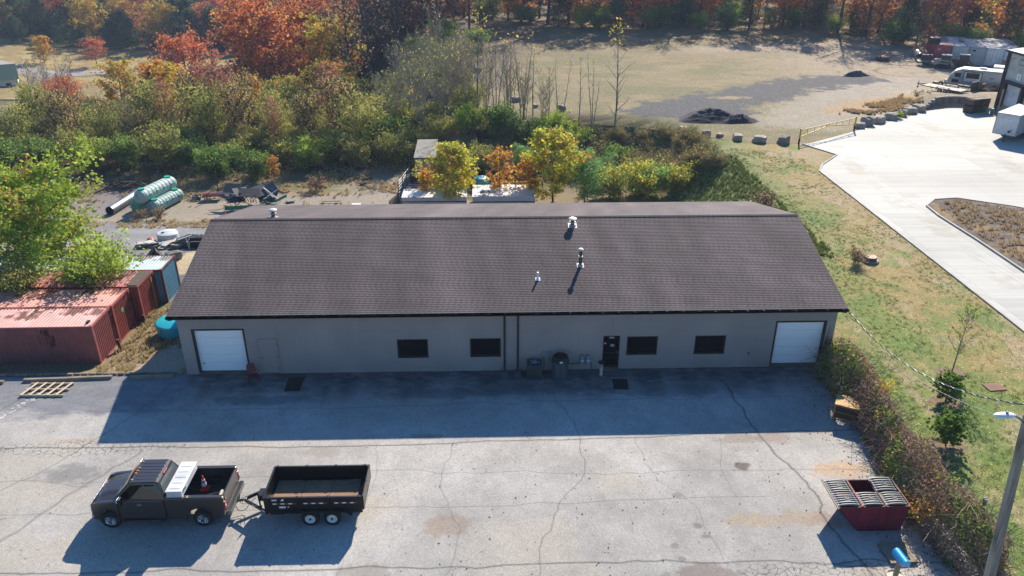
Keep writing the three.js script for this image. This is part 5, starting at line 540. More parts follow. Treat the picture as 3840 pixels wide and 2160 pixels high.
// things on the asphalt at the end of the building
{ const b = thing('loader_bucket', 'dark rusty steel loader bucket tipped on the asphalt', 'bucket', at(-26.25, -17.6), 0.5), m = mat(0x2e2825, 0.7, 0.2, { map: tRU }); const pf = [[-0.8, 0], [0.5, 0], [0.1, 0.78], [-0.06, 0.78]]; for (const s of [-1, 1]) mb().ext(pf, 0.03, 0, 0, s * 0.62).to('side_plate', m, b); mb().add(grid(1, 1, (u, v) => [lerp(0.5, 0.02, v), lerp(0, 0.79, v), lerp(-0.62, 0.62, u)])).add(grid(1, 1, (u, v) => [lerp(-0.8, 0.5, v), 0.02, lerp(-0.62, 0.62, u)])).add(grid(1, 1, (u, v) => [lerp(-0.8, -0.06, v), lerp(0.03, 0.79, v), lerp(-0.62, 0.1, u)])).to('shell', m, b); const q = mb(); for (let i = 0; i < 5; i++) q.ext([[0, 0], [0.22, 0.03], [0, 0.07]], 0.08, -0.98, 0, -0.5 + i * 0.25, 0, 0, 0); q.to('tooth', m, b); }
const rockG = (rx, ry, rz, sd) => { const g = new THREE.IcosahedronGeometry(1, 2); const p = g.attributes.position; for (let i = 0; i < p.count; i++) { const v = V1.fromBufferAttribute(p, i); const n = 0.62 + 0.55 * fbm(v.x * 1.3 + sd, v.y * 1.3 + v.z * 1.1 + sd * 2, 3) + 0.14 * vn(v.x * 4 + sd, v.z * 4 + v.y * 3); const q = Math.max(Math.abs(v.x), Math.abs(v.y), Math.abs(v.z)); const k = n * lerp(1, 0.8 / q, 0.5); p.setXYZ(i, v.x * k * rx, Math.max(-ry * 0.7, v.y * k * ry), v.z * k * rz); } g.deleteAttribute('normal'); g.deleteAttribute('uv'); g.computeVertexNormals(); return boxUV(g); };
single('concrete_chunk', rockG(0.75, 0.5, 0.55, 3), rough(0x807c74, { bumpMap: bSP, bumpScale: 0.005 }), 'grey broken concrete lump on the asphalt beside the tan pad', 'concrete', at(-24.9, -17.6, 0.28), 0.6);
{ const t = thing('round_tank', 'round white plastic tank with a black cap standing behind the rubble slabs', 'tank', at(-27.3, -22.6), 0); mb().lathe([[0.01, 0.02], [0.8, 0.02], [0.84, 0.1], [0.82, 0.95], [0.76, 1.05], [0.3, 1.12], [0.01, 1.12]], 0, 0, 0, 0, 0, 0, 36).to('tank_body', mat(0xd2d5d6, 0.4, 0, { map: tG1 }), t); mb().cyl(0.14, 0.15, 0.08, -0.25, 1.1, 0.2).to('cap', BLACK, t); }
{ const t = thing('barrel', 'orange brown plastic barrel lying on its side beside the white round tank', 'barrel', at(-28.55, -22.2, 0.3), 0.5); mb().lathe([[0.01, -0.44], [0.26, -0.44], [0.29, -0.38], [0.28, -0.16], [0.3, -0.13], [0.28, -0.1], [0.28, 0.1], [0.3, 0.13], [0.28, 0.16], [0.29, 0.44], [0.25, 0.44], [0.25, -0.3], [0.01, -0.32]], 0, 0, 0, PI / 2, 0, 0, 26).to('barrel_body', mat(0xa85432, 0.5, 0, { map: tG1 }), t); }
heap('slab_pile', 'low pile of broken pale concrete and stone slabs on the asphalt', 'pile', at(-27.1, -21.2), 0, 46, (i) => { const L = R(0.5, 1.3), w = R(0.4, 0.8), x = R(-1.9, 1.7), z = R(-0.5, 0.5), y = 0.06 + (i < 22 ? 0 : R(0.1, 0.42)); return ['slab', mb().rbox(L, R(0.06, 0.12), w, 0.015, x, y, z, R(-0.14, 0.14), R(0, 3), R(-0.14, 0.14)).geo, i < 22 ? i % 2 : 2 + i % 3]; }, [rough(0x48494b), rough(0x5d5e60), rough(0xb7b2a8), rough(0xa49c90), rough(0xc8c4bb)]);
heap('timber_stack', 'stack of pale boards leaning on black racks near the roof edge', 'timber stack', at(-25.5, -21.4), 0, 16, (i) => ['board', mb().box(1.1, 0.05, 0.16, R(-0.15, 0.15), 0.5 + i * 0.028, -0.3 + (i % 4) * 0.2, 0.1, 0.5 + R(-0.1, 0.1), 0.16).geo, i], [rough(0xaeb2b2), rough(0x8d9090), rough(0x6c6e70)]);
{ const r = thing('metal_rack', 'black crates and a white tube rail rack at the roof corner', 'rack', at(-24.3, -21.3), 0.05), Wt = mat(0xc8cbc8, 0.4, 0.1); mb().box(1.5, 0.7, 0.9, 0, 0.36, 0).box(1.3, 0.25, 0.8, 0.05, 0.84, 0).to('crate', mat(0x141517, 0.6), r); mb().tube([[-0.7, 0.1, 0.6], [-0.78, 0.7, 0.6], [-0.82, 1.2, 0.5], [-0.6, 1.3, 0.5], [0.2, 1.28, 0.5], [1.2, 1.28, 0.5]], 0.03, 8, 50).tube([[-0.62, 0.1, 0.7], [-0.62, 0.62, 0.68], [-0.5, 0.72, 0.66], [1.2, 0.7, 0.66]], 0.03, 8, 40).to('rail', Wt, r); for (let i = 0; i < 4; i++) mb().bar([-0.5 + i * 0.3, 1.05, -0.3], [0.2 + i * 0.35, 1.1, 0.3], 0.025).to('tube', Wt, r); }
{ const f = thing('cage_frame', 'open rusty tube frame cart with a red tray behind the building', 'cart', at(-16.5, -35.3), 0.03), m = rusty(0x5c4a44); for (const x of [-0.85, 0.85]) for (const z of [-0.3, 0.3]) mb().bar([x, 0, z], [x, 1.35, z], 0.035).to('post', m, f); for (const z of [-0.3, 0.3]) mb().bar([-0.85, 1.35, z], [0.85, 1.35, z], 0.03).bar([-0.85, 0.2, z], [0.85, 0.2, z], 0.03).to('rail', m, f); for (const x of [-0.85, 0.85]) mb().bar([x, 1.35, -0.3], [x, 1.35, 0.3], 0.03).bar([x, 0.2, -0.3], [x, 0.2, 0.3], 0.03).to('rail', m, f); mb().box(1.2, 0.06, 0.5, 0.2, 0.24, 0).to('tray', mat(0x8c3a38, 0.6), f); mb().bar([-0.85, 0, 0.3], [-1.6, 0.4, 0.4], 0.03).to('handle', m, f); }
single('white_grate', mb().rbox(0.9, 0.05, 0.6, 0.02, 0, 0.06, 0).box(0.1, 0.07, 0.44, -0.05, 0.07, 0).box(0.1, 0.07, 0.44, 0.12, 0.07, 0).geo, mat(0xd6d2c8, 0.6), 'white flat panel with two dark slots lying on the gravel', 'panel', at(-14.7, -38.3), 0.1);
// box trailer, cattle gate, flatbed with pipes, white trailer roofs, blue drums
{ const b = thing('box_trailer', 'old white box trailer with grey roof and closed rear doors', 'trailer', at(-7.95, -43.2), 0.02), Wm = mat(0xb9bdbd, 0.5, 0.1, { map: tex(RUST, true, 0.35) }); mb().box(2.2, 2.5, 0.05, 0, 2.15, -7.2).to('wall', Wm, b); for (const s of [-1, 1]) { const w = mb().box(0.04, 2.5, 7.2, s * 1.12, 2.15, -3.6).to('wall', Wm, b); for (let i = 0; i < 9; i++) mb().box(0.02, 2.4, 0.06, s * 1.15, 2.15, -0.5 - i * 0.8).to('rib', Wm, w); } mb().box(2.3, 0.06, 7.3, 0, 3.44, -3.6).to('roof', mat(0x63645e, 0.7, 0.1, { map: tG1 }), b); mb().box(2.3, 0.14, 0.1, 0, 3.36, 0).box(2.3, 0.16, 0.1, 0, 0.9, 0).box(0.12, 2.5, 0.1, -1.1, 2.15, 0).box(0.12, 2.5, 0.1, 1.1, 2.15, 0).to('door_frame', mat(0x55585a, 0.5, 0.3), b);
  for (const s of [-1, 1]) { const d = mb().box(0.96, 2.3, 0.05, s * 0.5, 2.12, 0.02).to('door', Wm, b); mb().bar([s * 0.12, 1.0, 0.07], [s * 0.12, 3.25, 0.07], 0.025).bar([s * 0.7, 1.0, 0.07], [s * 0.7, 3.25, 0.07], 0.02).to('lock_rod', mat(0x5e6062, 0.5, 0.5), d); if (s < 0) { const g = new THREE.PlaneGeometry(0.28, 0.28); g.rotateZ(PI / 4); g.translate(-0.6, 1.75, 0.05); part('hazard_placard', g, mat(0x44423f, 0.6), d); } } mb().box(2.0, 0.2, 7.0, 0, 0.78, -3.6).box(0.1, 0.5, 0.1, -0.8, 0.5, 0).box(0.1, 0.5, 0.1, 0.8, 0.5, 0).box(1.8, 0.1, 0.1, 0, 0.3, 0).to('chassis', BLACK, b); for (const s of [-1, 1]) for (const z of [-5, -6]) { const g = wheelF(b, s * 0.95, 0.45, z, s, 0.45, 0.25, WHITEP, false); g.rotation.y = PI / 2; } }
{ const f = thing('cattle_gate', 'tall panel of pale horizontal tubes and dark posts beside the white box trailer', 'gate', at(-10.4, -39.0), 0), m = mat(0x8d9294, 0.4, 0.5, { map: tG1 }); for (let i = 0; i < 7; i++) mb().bar([0, 0.35 + i * 0.3, 0], [0.75, 0.35 + i * 0.3, -5.6], 0.03).to('rail', m, f); for (let i = 0; i < 4; i++) mb().bar([0.25 * i, 0, -1.87 * i], [0.25 * i, 2.35, -1.87 * i], 0.05).to('post', mat(0x33302e, 0.7), f); const s = mb(); for (let i = 0; i < 9; i++) mb().box(0.05, 1.0, 0.2, -0.7 + 0.08 * i, 0.5, 2.3 - 0.26 * i, 0, 0.35, 0).to('picket', rusty(0x4a3a34), f); }
{ const f = thing('flatbed_trailer', 'flatbed trailer loaded with tangled white pipes below the box trailer', 'trailer', at(-8.3, -40.3), 0); mb().box(2.4, 0.16, 4.0, 0, 0.75, 0).box(2.5, 0.9, 0.08, 0, 1.2, -2.2).to('bed', rusty(0x4a3e3a), f); const Wt = mat(0xc2bdb2, 0.6, 0, { map: tG1 }); for (let i = 0; i < 34; i++) { const a = R(-0.9, 0.9), x = R(-0.9, 0.9), z = R(-1.6, 1.6), y = 0.9 + R(0, 0.35); mb().bar([x - Math.cos(a) * 0.7, y, z - Math.sin(a) * 0.7], [x + Math.cos(a) * 0.7, y + R(-0.1, 0.1), z + Math.sin(a) * 0.7], R(0.03, 0.07), 6).to('pipe', i % 5 ? Wt : mat(0x6f4a40, 0.7), f); } for (const s of [-1, 1]) for (const z of [-0.6, 0.6]) { const g = wheelF(f, s * 1.0, 0.38, z, s, 0.38, 0.22, WHITEP, false); g.rotation.y = PI / 2; } }
{ const mk = (label, pos, w, d, h) => { const t = thing('white_trailer', label, 'trailer', pos, 0.0); mb().rbox(w, h, d, 0.06, 0, h / 2 + 0.6, 0).to('body', WHITEP, t); mb().box(w + 0.06, 0.06, d + 0.06, 0, h + 0.63, 0).to('roof', mat(0xe2e4e4, 0.4, 0.05, { map: tex(RUST, true, 0.2) }), t); mb().box(w, 0.08, 0.06, 0, 1.1, d / 2 + 0.02).to('trim', BLACK, t); for (const s of [-1, 1]) for (const x of [-0.6, 0.6]) wheelF(t, x, 0.4, s * d * 0.42, s, 0.4, 0.24, WHITEP, false); return t; };
  mk('long low white trailer roof showing just above the building ridge beside the cattle gate', at(-6.6, -37.6, -0.1), 6.4, 2.6, 0.9); const w2 = mk('white trailer with vent panel behind the sycamores', at(0.3, -37.9, -0.1), 6.2, 3.6, 1.0); mb().box(1.5, 0.08, 0.5, -1.6, 1.68, 0.5).to('vent', rough(0x6a6c68), w2); }
{ const t = thing('plastic_drum', 'crumpled turquoise plastic water tank behind the sycamores', 'tank', at(-2.0, -43.3), 0.2); mb().lathe([[0.01, 0], [0.85, 0], [0.95, 0.3], [0.88, 0.5], [0.96, 0.8], [0.86, 1.1], [0.5, 1.3], [0.01, 1.25]], 0, 0, 0, 0, 0, 0, 10).to('tank_body', mat(0x2f9fb5, 0.5, 0, { map: tG1 }), t); mb().cyl(0.2, 0.2, 0.1, 0.2, 1.3, 0).to('cap', mat(0x8fd0dc, 0.5), t); }
single('brown_cabinet', mb().rbox(0.8, 1.3, 0.7, 0.02, 0, 0.65, 0, 0.05, 0.4, 0.08).geo, rusty(0x5b4332), 'dark brown metal cabinet standing in weeds behind the turquoise tank', 'cabinet', at(-3.2, -45.6), 0);
{ const t = thing('steel_racks', 'low black steel frames and sheets behind the orange leaved tree', 'rack', at(2.5, -42.0), 0.05); for (let i = 0; i < 7; i++) mb().box(4.5, 0.08, 0.14, R(-0.3, 0.3), 0.4 + i * 0.16, -1 + i * 0.3, 0, R(-0.06, 0.06), 0).to('beam', i % 3 === 1 ? GALV : rusty(0x352e2b), t); for (const x of [-2, 0, 2]) mb().box(0.1, 1.4, 0.1, x, 0.7, 0.2).to('post', rusty(0x352e2b), t); }
// ---------- the truck lot and the field beyond ----------
const BLDR = [rough(0xa89f90, { bumpMap: bSP, bumpScale: 0.006 }), rough(0xb3a895, { bumpMap: bSP, bumpScale: 0.006 }), rough(0x989085, { bumpMap: bSP, bumpScale: 0.006 })], RG = [rockG(0.9, 0.62, 0.75, 1), rockG(0.85, 0.7, 0.7, 8), rockG(1.0, 0.55, 0.7, 15)];
[[42.6, -52.6, 0.75, 'small brown boulder right behind the yellow gate post'], [44.1, -53.9, 1.15, 'tall dark faced boulder, next but one to the gate post'], [46.0, -55.0, 1.05, 'long flat topped boulder third in the row from the gate'], [48.3, -56.7, 0.95, 'flat pale topped boulder before the small green weed'], [50.5, -58.3, 0.9, 'low pale boulder just past the small green weed'], [52.2, -59.7, 1.0, 'round brown boulder second from the block wall'], [53.9, -60.9, 1.0, 'pale angular boulder next to the stepped block wall'], [31.3, -46.1, 1.0, 'grey boulder on the grass nearest the yellow gate'], [28.8, -46.6, 0.95, 'domed grey boulder on the bank second from the gate'], [26.6, -47.6, 0.8, 'flat boulder half sunk in brown weeds above the bank'], [23.6, -49.6, 0.75, 'pale boulder among dry weeds on the crest of the bank'], [21.6, -52.3, 0.75, 'pale boulder on the crest below the dark gravel mound'], [25.0, -48.9, 0.5, 'small flat pale stone between the crest boulders'], [8.2, -62.2, 0.8, 'brown boulder at the field edge behind the thin saplings'], [5.0, -64.0, 0.6, 'low dark rock at the field edge beside thin saplings'], [2.6, -67.5, 0.8, 'pale flat rock in the grass behind the bare saplings'], [-2.8, -88.5, 0.9, 'white rock slab in the field beyond the grey thicket']].forEach(([x, z, s, l], i) => { const o = single('boulder', RG[i % 3], BLDR[(i * 5) % 3], l, 'boulder', at(x, z, 0.3 * s), i * 1.9, 'boulders along the edge of field and lot'); o.scale.setScalar(s); });
{ const g = thing('yellow_gate', 'yellow steel swing gate in two leaves across the lot entrance', 'gate', [32.9, 0, -45.8], 0.565), Y = mat(0xd2b41c, 0.5, 0.1, { map: tG1 }), L = 10.0; for (const x of [0, L]) { const p = mb().cyl(0.09, 0.09, 1.1, x, 1.1, 0).to('post', Y, g); mb().cyl(0.1, 0.1, 0.56, x, 0.28, 0).to('base', BLACK, p); mb().cyl(0.05, 0.09, 0.05, x, 1.67, 0).to('cap', WHITEP, p); } for (const s of [0, 1]) { const q = mb(), X = (t) => s ? L - t : t, m = L / 2 - 0.1; q.bar([X(0), 1.5, 0], [X(m), 1.5, 0], 0.048).bar([X(0), 0.75, 0], [X(m), 1.3, 0], 0.05).bar([X(m), 1.5, 0], [X(m), 1.28, 0], 0.03); for (let i = 1; i < 4; i++) q.bar([X(i * m / 4), 1.5, 0], [X(i * m / 4), 0.75 + 0.55 * i / 4, 0], 0.035); q.bar([X(0), 0.75, 0], [X(m / 4), 1.5, 0], 0.022); q.to('leaf', Y, g); } mb().box(0.3, 0.2, 0.02, L / 2 - 0.5, 1.42, 0.03).to('sign', mat(0xa3562a, 0.6), g); }
{ const w = thing('retaining_wall', 'stepped grey block retaining wall curving round the corner of the lot', 'wall', [0, 0, 0]); const P = [[54.6, -61.2], [56, -62.3], [57.4, -63.3], [59, -63.9], [60.6, -63.9], [62.2, -63.2], [63.4, -62.4]]; const C = new THREE.CatmullRomCurve3(P.map(([x, z]) => new THREE.Vector3(x, 0, z))); const n = 25, gs = [0, 1].map(() => boxUV(new RoundedBoxGeometry(0.4, 0.19, 0.3, 1, 0.02))), ms = [rough(0x8a8074), rough(0x9b9082), rough(0x766d64)], cm = rough(0xada394); for (let c = 0; c < 6; c++) for (let i = c * 1.6 | 0; i < n; i++) { const t = (i + (c % 2 ? 0.5 : 0)) / n; if (t > 0.99) continue; const p = C.getPointAt(t), d = C.getTangentAt(t); const o = part('block', gs[i % 2], (c === 5 || i < (c + 1) * 1.6) ? cm : ms[(i * 7 + c * 3) % 3], w); o.position.set(p.x, 0.1 + c * 0.2, p.z - 0.02 * c); o.rotation.y = -Math.atan2(d.z, d.x) + R(-0.03, 0.03); } }
{ const s = thing('crate_stack', 'two layer stack of weathered timber bundles strapped on pallets at the lot corner', 'timber stack', [60.9, 0, -60.2], 0.35); for (let k = 0; k < 2; k++) for (let j = 0; j < 2; j++) { for (let i = 0; i < 9; i++) mb().box(0.13, 0.68, 1.3, -1.45 + j * 1.55 + i * 0.155, 0.5 + k * 0.85, 0, R(-0.03, 0.03), R(-0.03, 0.03), R(-0.05, 0.05)).to('board', wood([0x5a4a3c, 0x6d5b4a, 0x4a3d33][(i + k + j) % 3]), s); for (const z of [-0.5, 0, 0.5]) mb().box(1.5, 0.12, 0.1, -0.82 + j * 1.55, 0.07 + k * 0.85, z).to('pallet_runner', wood(0x4a3f34), s); } for (let i = 0; i < 7; i++) mb().box(2.7, 0.05, 0.13, R(-0.1, 0.1), 1.72 + R(0, 0.05), -0.6 + i * 0.2, 0, R(-0.08, 0.08), R(-0.02, 0.02)).to('lath', wood(0xb3a890), s); }
{ const b = thing('steel_building', 'tall grey ribbed steel warehouse with a dock door at the lot', 'building', [62.9, 0, -59.6]), GW = mat(0xc6c7c0, 0.5, 0.2, { map: tG1 }), D = 26, Wd = 24, H = 7.7; const dz0 = 1.25, dz1 = 4.5;
  mb().add(place(corr(dz0, H - 1.3, 0.3, 0.04), 0, 1.3, dz0, 0, PI / 2, 0)).add(place(corr(dz1 - dz0, H - 4.1, 0.3, 0.04), 0, 4.1, dz1, 0, PI / 2, 0)).add(place(corr(D - dz1, H - 1.3, 0.3, 0.04), 0, 1.3, D, 0, PI / 2, 0)).to('wall', GW, b); mb().add(place(corr(Wd, H, 0.3, 0.04), Wd, 0, 0, 0, PI, 0)).box(Wd, H, 0.1, Wd / 2, H / 2, D).box(0.1, H, D, Wd, H / 2, D / 2).to('wall', GW, b);
  mb().box(0.3, 1.3, dz0, 0.05, 0.65, dz0 / 2).box(0.3, 1.3, D - dz0, 0.05, 0.65, dz0 + (D - dz0) / 2).to('plinth', rough(0x9a978f), b); const rf = mb().add(grid(1, 1, (u, v) => [lerp(-0.3, Wd / 2, u), lerp(H, H + 1.6, u), lerp(-0.3, D, v)])).add(grid(1, 1, (u, v) => [lerp(Wd / 2, Wd + 0.3, u), lerp(H + 1.6, H, u), lerp(-0.3, D, v)])).to('roof', mat(0xdcdedd, 0.5, 0.1, { map: tG1 }), b); const rb = mb(); for (let i = 0; i < 40; i++) rb.beam([-0.3, H + 0.03, i * 0.62], [Wd / 2, H + 1.63, i * 0.62], 0.05, 0.05); rb.to('seam', mat(0xdcdedd, 0.5, 0.1, { map: tG1 }), rf); mb().box(0.2, 0.24, D, -0.3, H - 0.06, D / 2 - 0.2).to('gutter', TRIM, b);
  for (const z of [0.08, 0.42]) mb().rbox(0.14, H - 0.3, 0.14, 0.02, -0.12, H / 2, z).to('downspout', TRIM, b); mb().cyl(0.14, 0.14, 0.5, -0.3, 0.25, 0.4).to('standpipe', WHITEP, b);
  const ds = mb().box(0.45, 0.35, dz1 - dz0 + 0.7, -0.22, 4.15, (dz0 + dz1) / 2).box(0.45, 3.0, 0.4, -0.22, 2.6, dz0 - 0.15).box(0.45, 3.0, 0.4, -0.22, 2.6, dz1 + 0.15).to('dock_seal', BLACK, b); for (let i = 0; i < 7; i++) mb().box(0.05, 0.37, dz1 - dz0 - 0.05, 0.06, 1.5 + i * 0.385, (dz0 + dz1) / 2).to('door_panel', mat(0xd6dadc, 0.4, 0, { map: tG1 }), ds); mb().cyl(0.09, 0.09, 2.4, -0.5, 2.1, dz0 + 0.25).to('bumper', mat(0xb39a78, 0.8), ds);
  { const w = mb().box(0.1, 0.65, 1.1, -0.02, 6.7, 3.1).to('window', BLACK, b); mb().box(0.02, 0.5, 0.9, -0.08, 6.7, 3.1).to('pane', mat(0x9fb0b8, 0.1), w); } const c = document.createElement('canvas'); c.width = c.height = 128; { const q = c.getContext('2d'); q.fillStyle = '#e9ebec'; q.fillRect(0, 0, 128, 128); q.fillStyle = '#23272b'; q.font = 'bold 110px sans-serif'; q.textAlign = 'center'; q.fillText('1', 64, 104); } const g = new THREE.PlaneGeometry(0.75, 0.75); g.rotateY(-PI / 2); g.translate(-0.06, 5.0, 3.0); part('number_plate', g, mat(0xffffff, 0.6, 0, { map: tex(c) }), b); mb().cyl(0.05, 0.05, 0.2, -0.1, 6.9, 1.2, 0, 0, PI / 2).to('wall_lamp', GALV, b); single('teal_bin', mb().cyl(0.22, 0.18, 0.75, -0.13, 0.375, 0, 0, 0, 0, 12).cyl(0.22, 0.18, 0.75, 0.33, 0.375, 0.1, 0, 0, 0, 12).geo, mat(0x4f8f86, 0.6), 'two joined teal bins on the concrete at the corner of the steel warehouse', 'bin', [61.8, 0.02, -58.9]); }
{ const t = thing('enclosed_trailer', 'white enclosed box trailer standing on its jack in front of the dock door', 'trailer', [55.9, 0, -46.3], 0.69), Wm = mat(0xdadcdd, 0.35, 0, { map: tG1 }), L = 6.5, W = 2.3; mb().rbox(L, 2.3, W, 0.05, L / 2, 1.85, 0).to('body', Wm, t); mb().box(L + 0.04, 0.08, W + 0.04, L / 2, 3.0, 0).box(L + 0.04, 0.08, W + 0.04, L / 2, 0.74, 0).to('trim', GALV, t); for (const s of [-1, 1]) mb().box(0.05, 2.2, 0.08, 0.0, 1.86, s * (W / 2)).to('corner_trim', GALV, t); mb().bar([-0.2, 0.1, 0.2], [-0.2, 0.9, 0.2], 0.05).box(0.2, 0.04, 0.2, -0.2, 0.08, 0.2).to('jack', BLACK, t); mb().cyl(0.14, 0.14, 0.1, -0.06, 1.15, 0.45, 0, 0, PI / 2).bar([-0.12, 1.15, 0.45], [-0.15, 1.4, 0.7], 0.04).to('winch', mat(0x43484b, 0.6), t); for (const s of [-1, 1]) for (const x of [3.2, 4.1]) wheelF(t, x, 0.38, s * (W / 2 - 0.1), s, 0.38, 0.22, WHITEP, false); const c = document.createElement('canvas'); c.width = 256; c.height = 128; { const q = c.getContext('2d'); q.fillStyle = '#dcdee0'; q.fillRect(0, 0, 256, 128); q.fillStyle = '#6a7076'; q.font = 'italic bold 56px serif'; q.textAlign = 'center'; q.fillText('Interstate', 128, 62); q.fillRect(90, 84, 76, 8); } const g = new THREE.PlaneGeometry(0.8, 0.4); g.rotateY(-PI / 2); g.translate(-0.012, 2.5, 0.1); part('decal', g, mat(0xffffff, 0.5, 0, { map: tex(c) }), t); }
{ const t = thing('travel_trailer', 'white and grey travel trailer with rounded nose and black framed slide-out', 'camper', at(68.3, -73.9), -0.62), L = 6.6, W = 2.3; const pf = [[-3.3, 0.75], [-3.3, 1.1], [-3.1, 1.9], [-2.6, 2.5], [-1.8, 2.85], [3.2, 2.85], [3.3, 2.7], [3.3, 0.6], [-2.9, 0.55]]; mb().ext(pf, W, 0, 0, 0, 0, 0, 0, 0.03).to('body', mat(0xb4b8bb, 0.4, 0, { map: tG1 }), t); mb().box(4.9, 0.04, W + 0.04, 0.75, 2.88, 0).to('roof', mat(0xe2e3e2, 0.5), t); mb().rbox(0.9, 0.25, 0.7, 0.05, 0.8, 3.0, 0).to('air_unit', WHITEP, t); for (const x of [-0.6, 2.4]) mb().box(0.4, 0.1, 0.4, x, 2.93, 0.2).to('vent', WHITEP, t); mb().rbox(2.2, 1.7, 0.5, 0.03, -0.2, 1.75, W / 2 + 0.1).to('slide_out', mat(0xc2c6c8, 0.4), t); const f = mb(); f.box(2.3, 0.08, 0.06, -0.2, 2.6, W / 2 + 0.35).box(2.3, 0.1, 0.06, -0.2, 0.88, W / 2 + 0.35).box(0.08, 1.7, 0.06, -1.31, 1.75, W / 2 + 0.35).box(0.08, 1.7, 0.06, 0.91, 1.75, W / 2 + 0.35).to('slide_trim', BLACK, t); const wn = (x, y, w, h, z) => mb().rbox(w, h, 0.03, 0.012, x, y, z).to('window', mat(0x23231f, 0.1), t); wn(-0.2, 2.1, 1.6, 0.75, W / 2 + 0.36); wn(-2.1, 2.0, 0.8, 0.6, W / 2 + 0.02); wn(-2.3, 1.15, 0.9, 0.45, W / 2 + 0.02); for (const [a, b2] of [[[-3.0, 1.4], [-1.4, 1.6]], [[1.0, 0.95], [3.2, 1.5]], [[1.0, 0.85], [2.4, 0.95]]]) mb().beam([a[0], a[1], W / 2 + 0.02], [b2[0], b2[1], W / 2 + 0.02], 0.06, 0.05).to('stripe', mat(0x383c42, 0.4), t); mb().ext([[0, 0], [0.3, -0.18], [0.6, -0.18], [0.9, 0]], 0.02, 1.7, 2.0, W / 2 + 0.025).to('emblem', mat(0x6a7078, 0.4), t); mb().box(1.5, 0.06, 0.02, 2.1, 2.15, W / 2 + 0.025).to('name_strip', mat(0x9aa0a6, 0.4), t); for (const y of [1.2, 2.1]) mb().cyl(0.3, 0.3, 0.12, 3.33, y, 0.4, 0, 0, PI / 2).to('rear_lamp', BLACK, t); for (const s of [-1, 1]) for (const x of [0.5, 1.3]) wheelF(t, x, 0.36, s * (W / 2 - 0.15), s, 0.36, 0.22, WHITEP, false); for (const s of [-1, 1]) mb().beam([-3.1, 0.55, s * 0.6], [-4.3, 0.5, 0], 0.08, 0.12).to('drawbar', BLACK, t); mb().bar([-4.0, 0, 0.1], [-4.0, 0.9, 0.1], 0.05).to('jack', BLACK, t); mb().cyl(0.17, 0.17, 0.5, -3.6, 0.8, 0).to('gas_bottle', WHITEP, t); }
function flatTrailer(label, pos, turn, deck, black, len) { const t = thing('flat_trailer', label, 'trailer', pos, turn), W = 2.0; mb().box(len, 0.06, W, 0, 0.62, 0).to('deck', deck, t); for (const s of [-1, 1]) { const r = mb().box(len, 0.12, 0.06, 0, 0.6, s * (W / 2 + 0.03)); if (black) r.box(len, 0.05, 0.05, 0, 0.95, s * (W / 2 + 0.03)); for (let i = 0; i < 6; i++) r.box(0.05, black ? 0.4 : 0.16, 0.05, -len / 2 + 0.3 + i * (len - 0.6) / 5, black ? 0.78 : 0.7, s * (W / 2 + 0.05)); r.to('side_rail', BLACK, t); mb().ext([[-1.0, 0.4], [-0.8, 0.86], [0.8, 0.86], [1.0, 0.4], [0.92, 0.4], [0.75, 0.8], [-0.75, 0.8], [-0.92, 0.4]], 0.26, 0.4, 0, s * (W / 2 + 0.16)).to('mudguard', black ? mat(0x4d6a62, 0.5) : BLACK, t); for (const x of [0, 0.8]) wheelF(t, x, 0.34, s * (W / 2 + 0.16), s, 0.34, 0.2, mat(0xb4b6b6, 0.4, 0.3), false); mb().beam([-len / 2, 0.6, s * 0.7], [-len / 2 - 1.3, 0.58, 0], 0.08, 0.12).to('drawbar', BLACK, t); } mb().bar([-len / 2 - 1.0, 0, 0.1], [-len / 2 - 1.0, 1.0, 0.1], 0.05).cyl(0.12, 0.12, 0.08, -len / 2 - 1.0, 0.12, 0.1, PI / 2).to('jack', BLACK, t); if (black) { mb().add(new THREE.TorusGeometry(0.28, 0.1, 10, 20), -len / 2 + 0.4, 0.95, 0.8, 0.2).to('spare_wheel', RUBBER, t); for (const x of [len / 2]) mb().box(0.08, 1.2, 1.9, x, 1.2, 0).to('ramp', BLACK, t); mb().box(0.5, 0.35, 0.4, -len / 2 - 0.7, 0.8, 0).to('tool_box', mat(0x2c3a32, 0.5), t); } return t; }
flatTrailer('flat car trailer with bleached deck on two axles before the camper', at(61.6, -69.4), -1.0, mat(0xcfcac0, 0.8, 0, { map: tWD }), false, 5.4); flatTrailer('black utility trailer with mesh ramp between flat trailer and camper', at(64.2, -70.9), -0.95, wood(0x3a3632), true, 4.6);
heap('debris_heap', 'brown heap of rusty parts and boards between trailers and steel warehouse', 'heap', at(68.0, -70.0), 0.2, 30, (i) => ['piece', mb().rbox(R(0.4, 1.5), R(0.08, 0.4), R(0.2, 0.8), 0.02, R(-2, 2), R(0.1, 0.9), R(-1, 1), R(-0.4, 0.4), R(0, 3), R(-0.4, 0.4)).geo, i], [rusty(0x6b5446), rusty(0x584a42), rough(0x8a7868), wood(0x75634e)]);
single('tarped_load', mb().add(grid(16, 10, (u, v) => [lerp(-2, 2, u), 0.15 + 1.15 * Math.sin(PI * v) ** 0.6 * (0.85 + 0.25 * vn(u * 5, v * 4)), lerp(-0.9, 0.9, v)])).geo, rough(0x9a8676), 'tan tarp covered load behind the black utility trailer', 'load', at(67.2, -71.6), -0.4);
{ const t = thing('cargo_trailer', 'white cargo trailer half hidden behind the steel warehouse corner', 'trailer', at(73.6, -76.5), -0.6); mb().rbox(4.5, 2.2, 2.2, 0.06, 1.2, 1.6, 0).to('body', WHITEP, t); mb().box(4.5, 0.08, 2.24, 1.2, 2.72, 0).to('trim', GALV, t); for (const s of [-1, 1]) wheelF(t, 1.4, 0.35, s, s, 0.35, 0.2, WHITEP, false); }
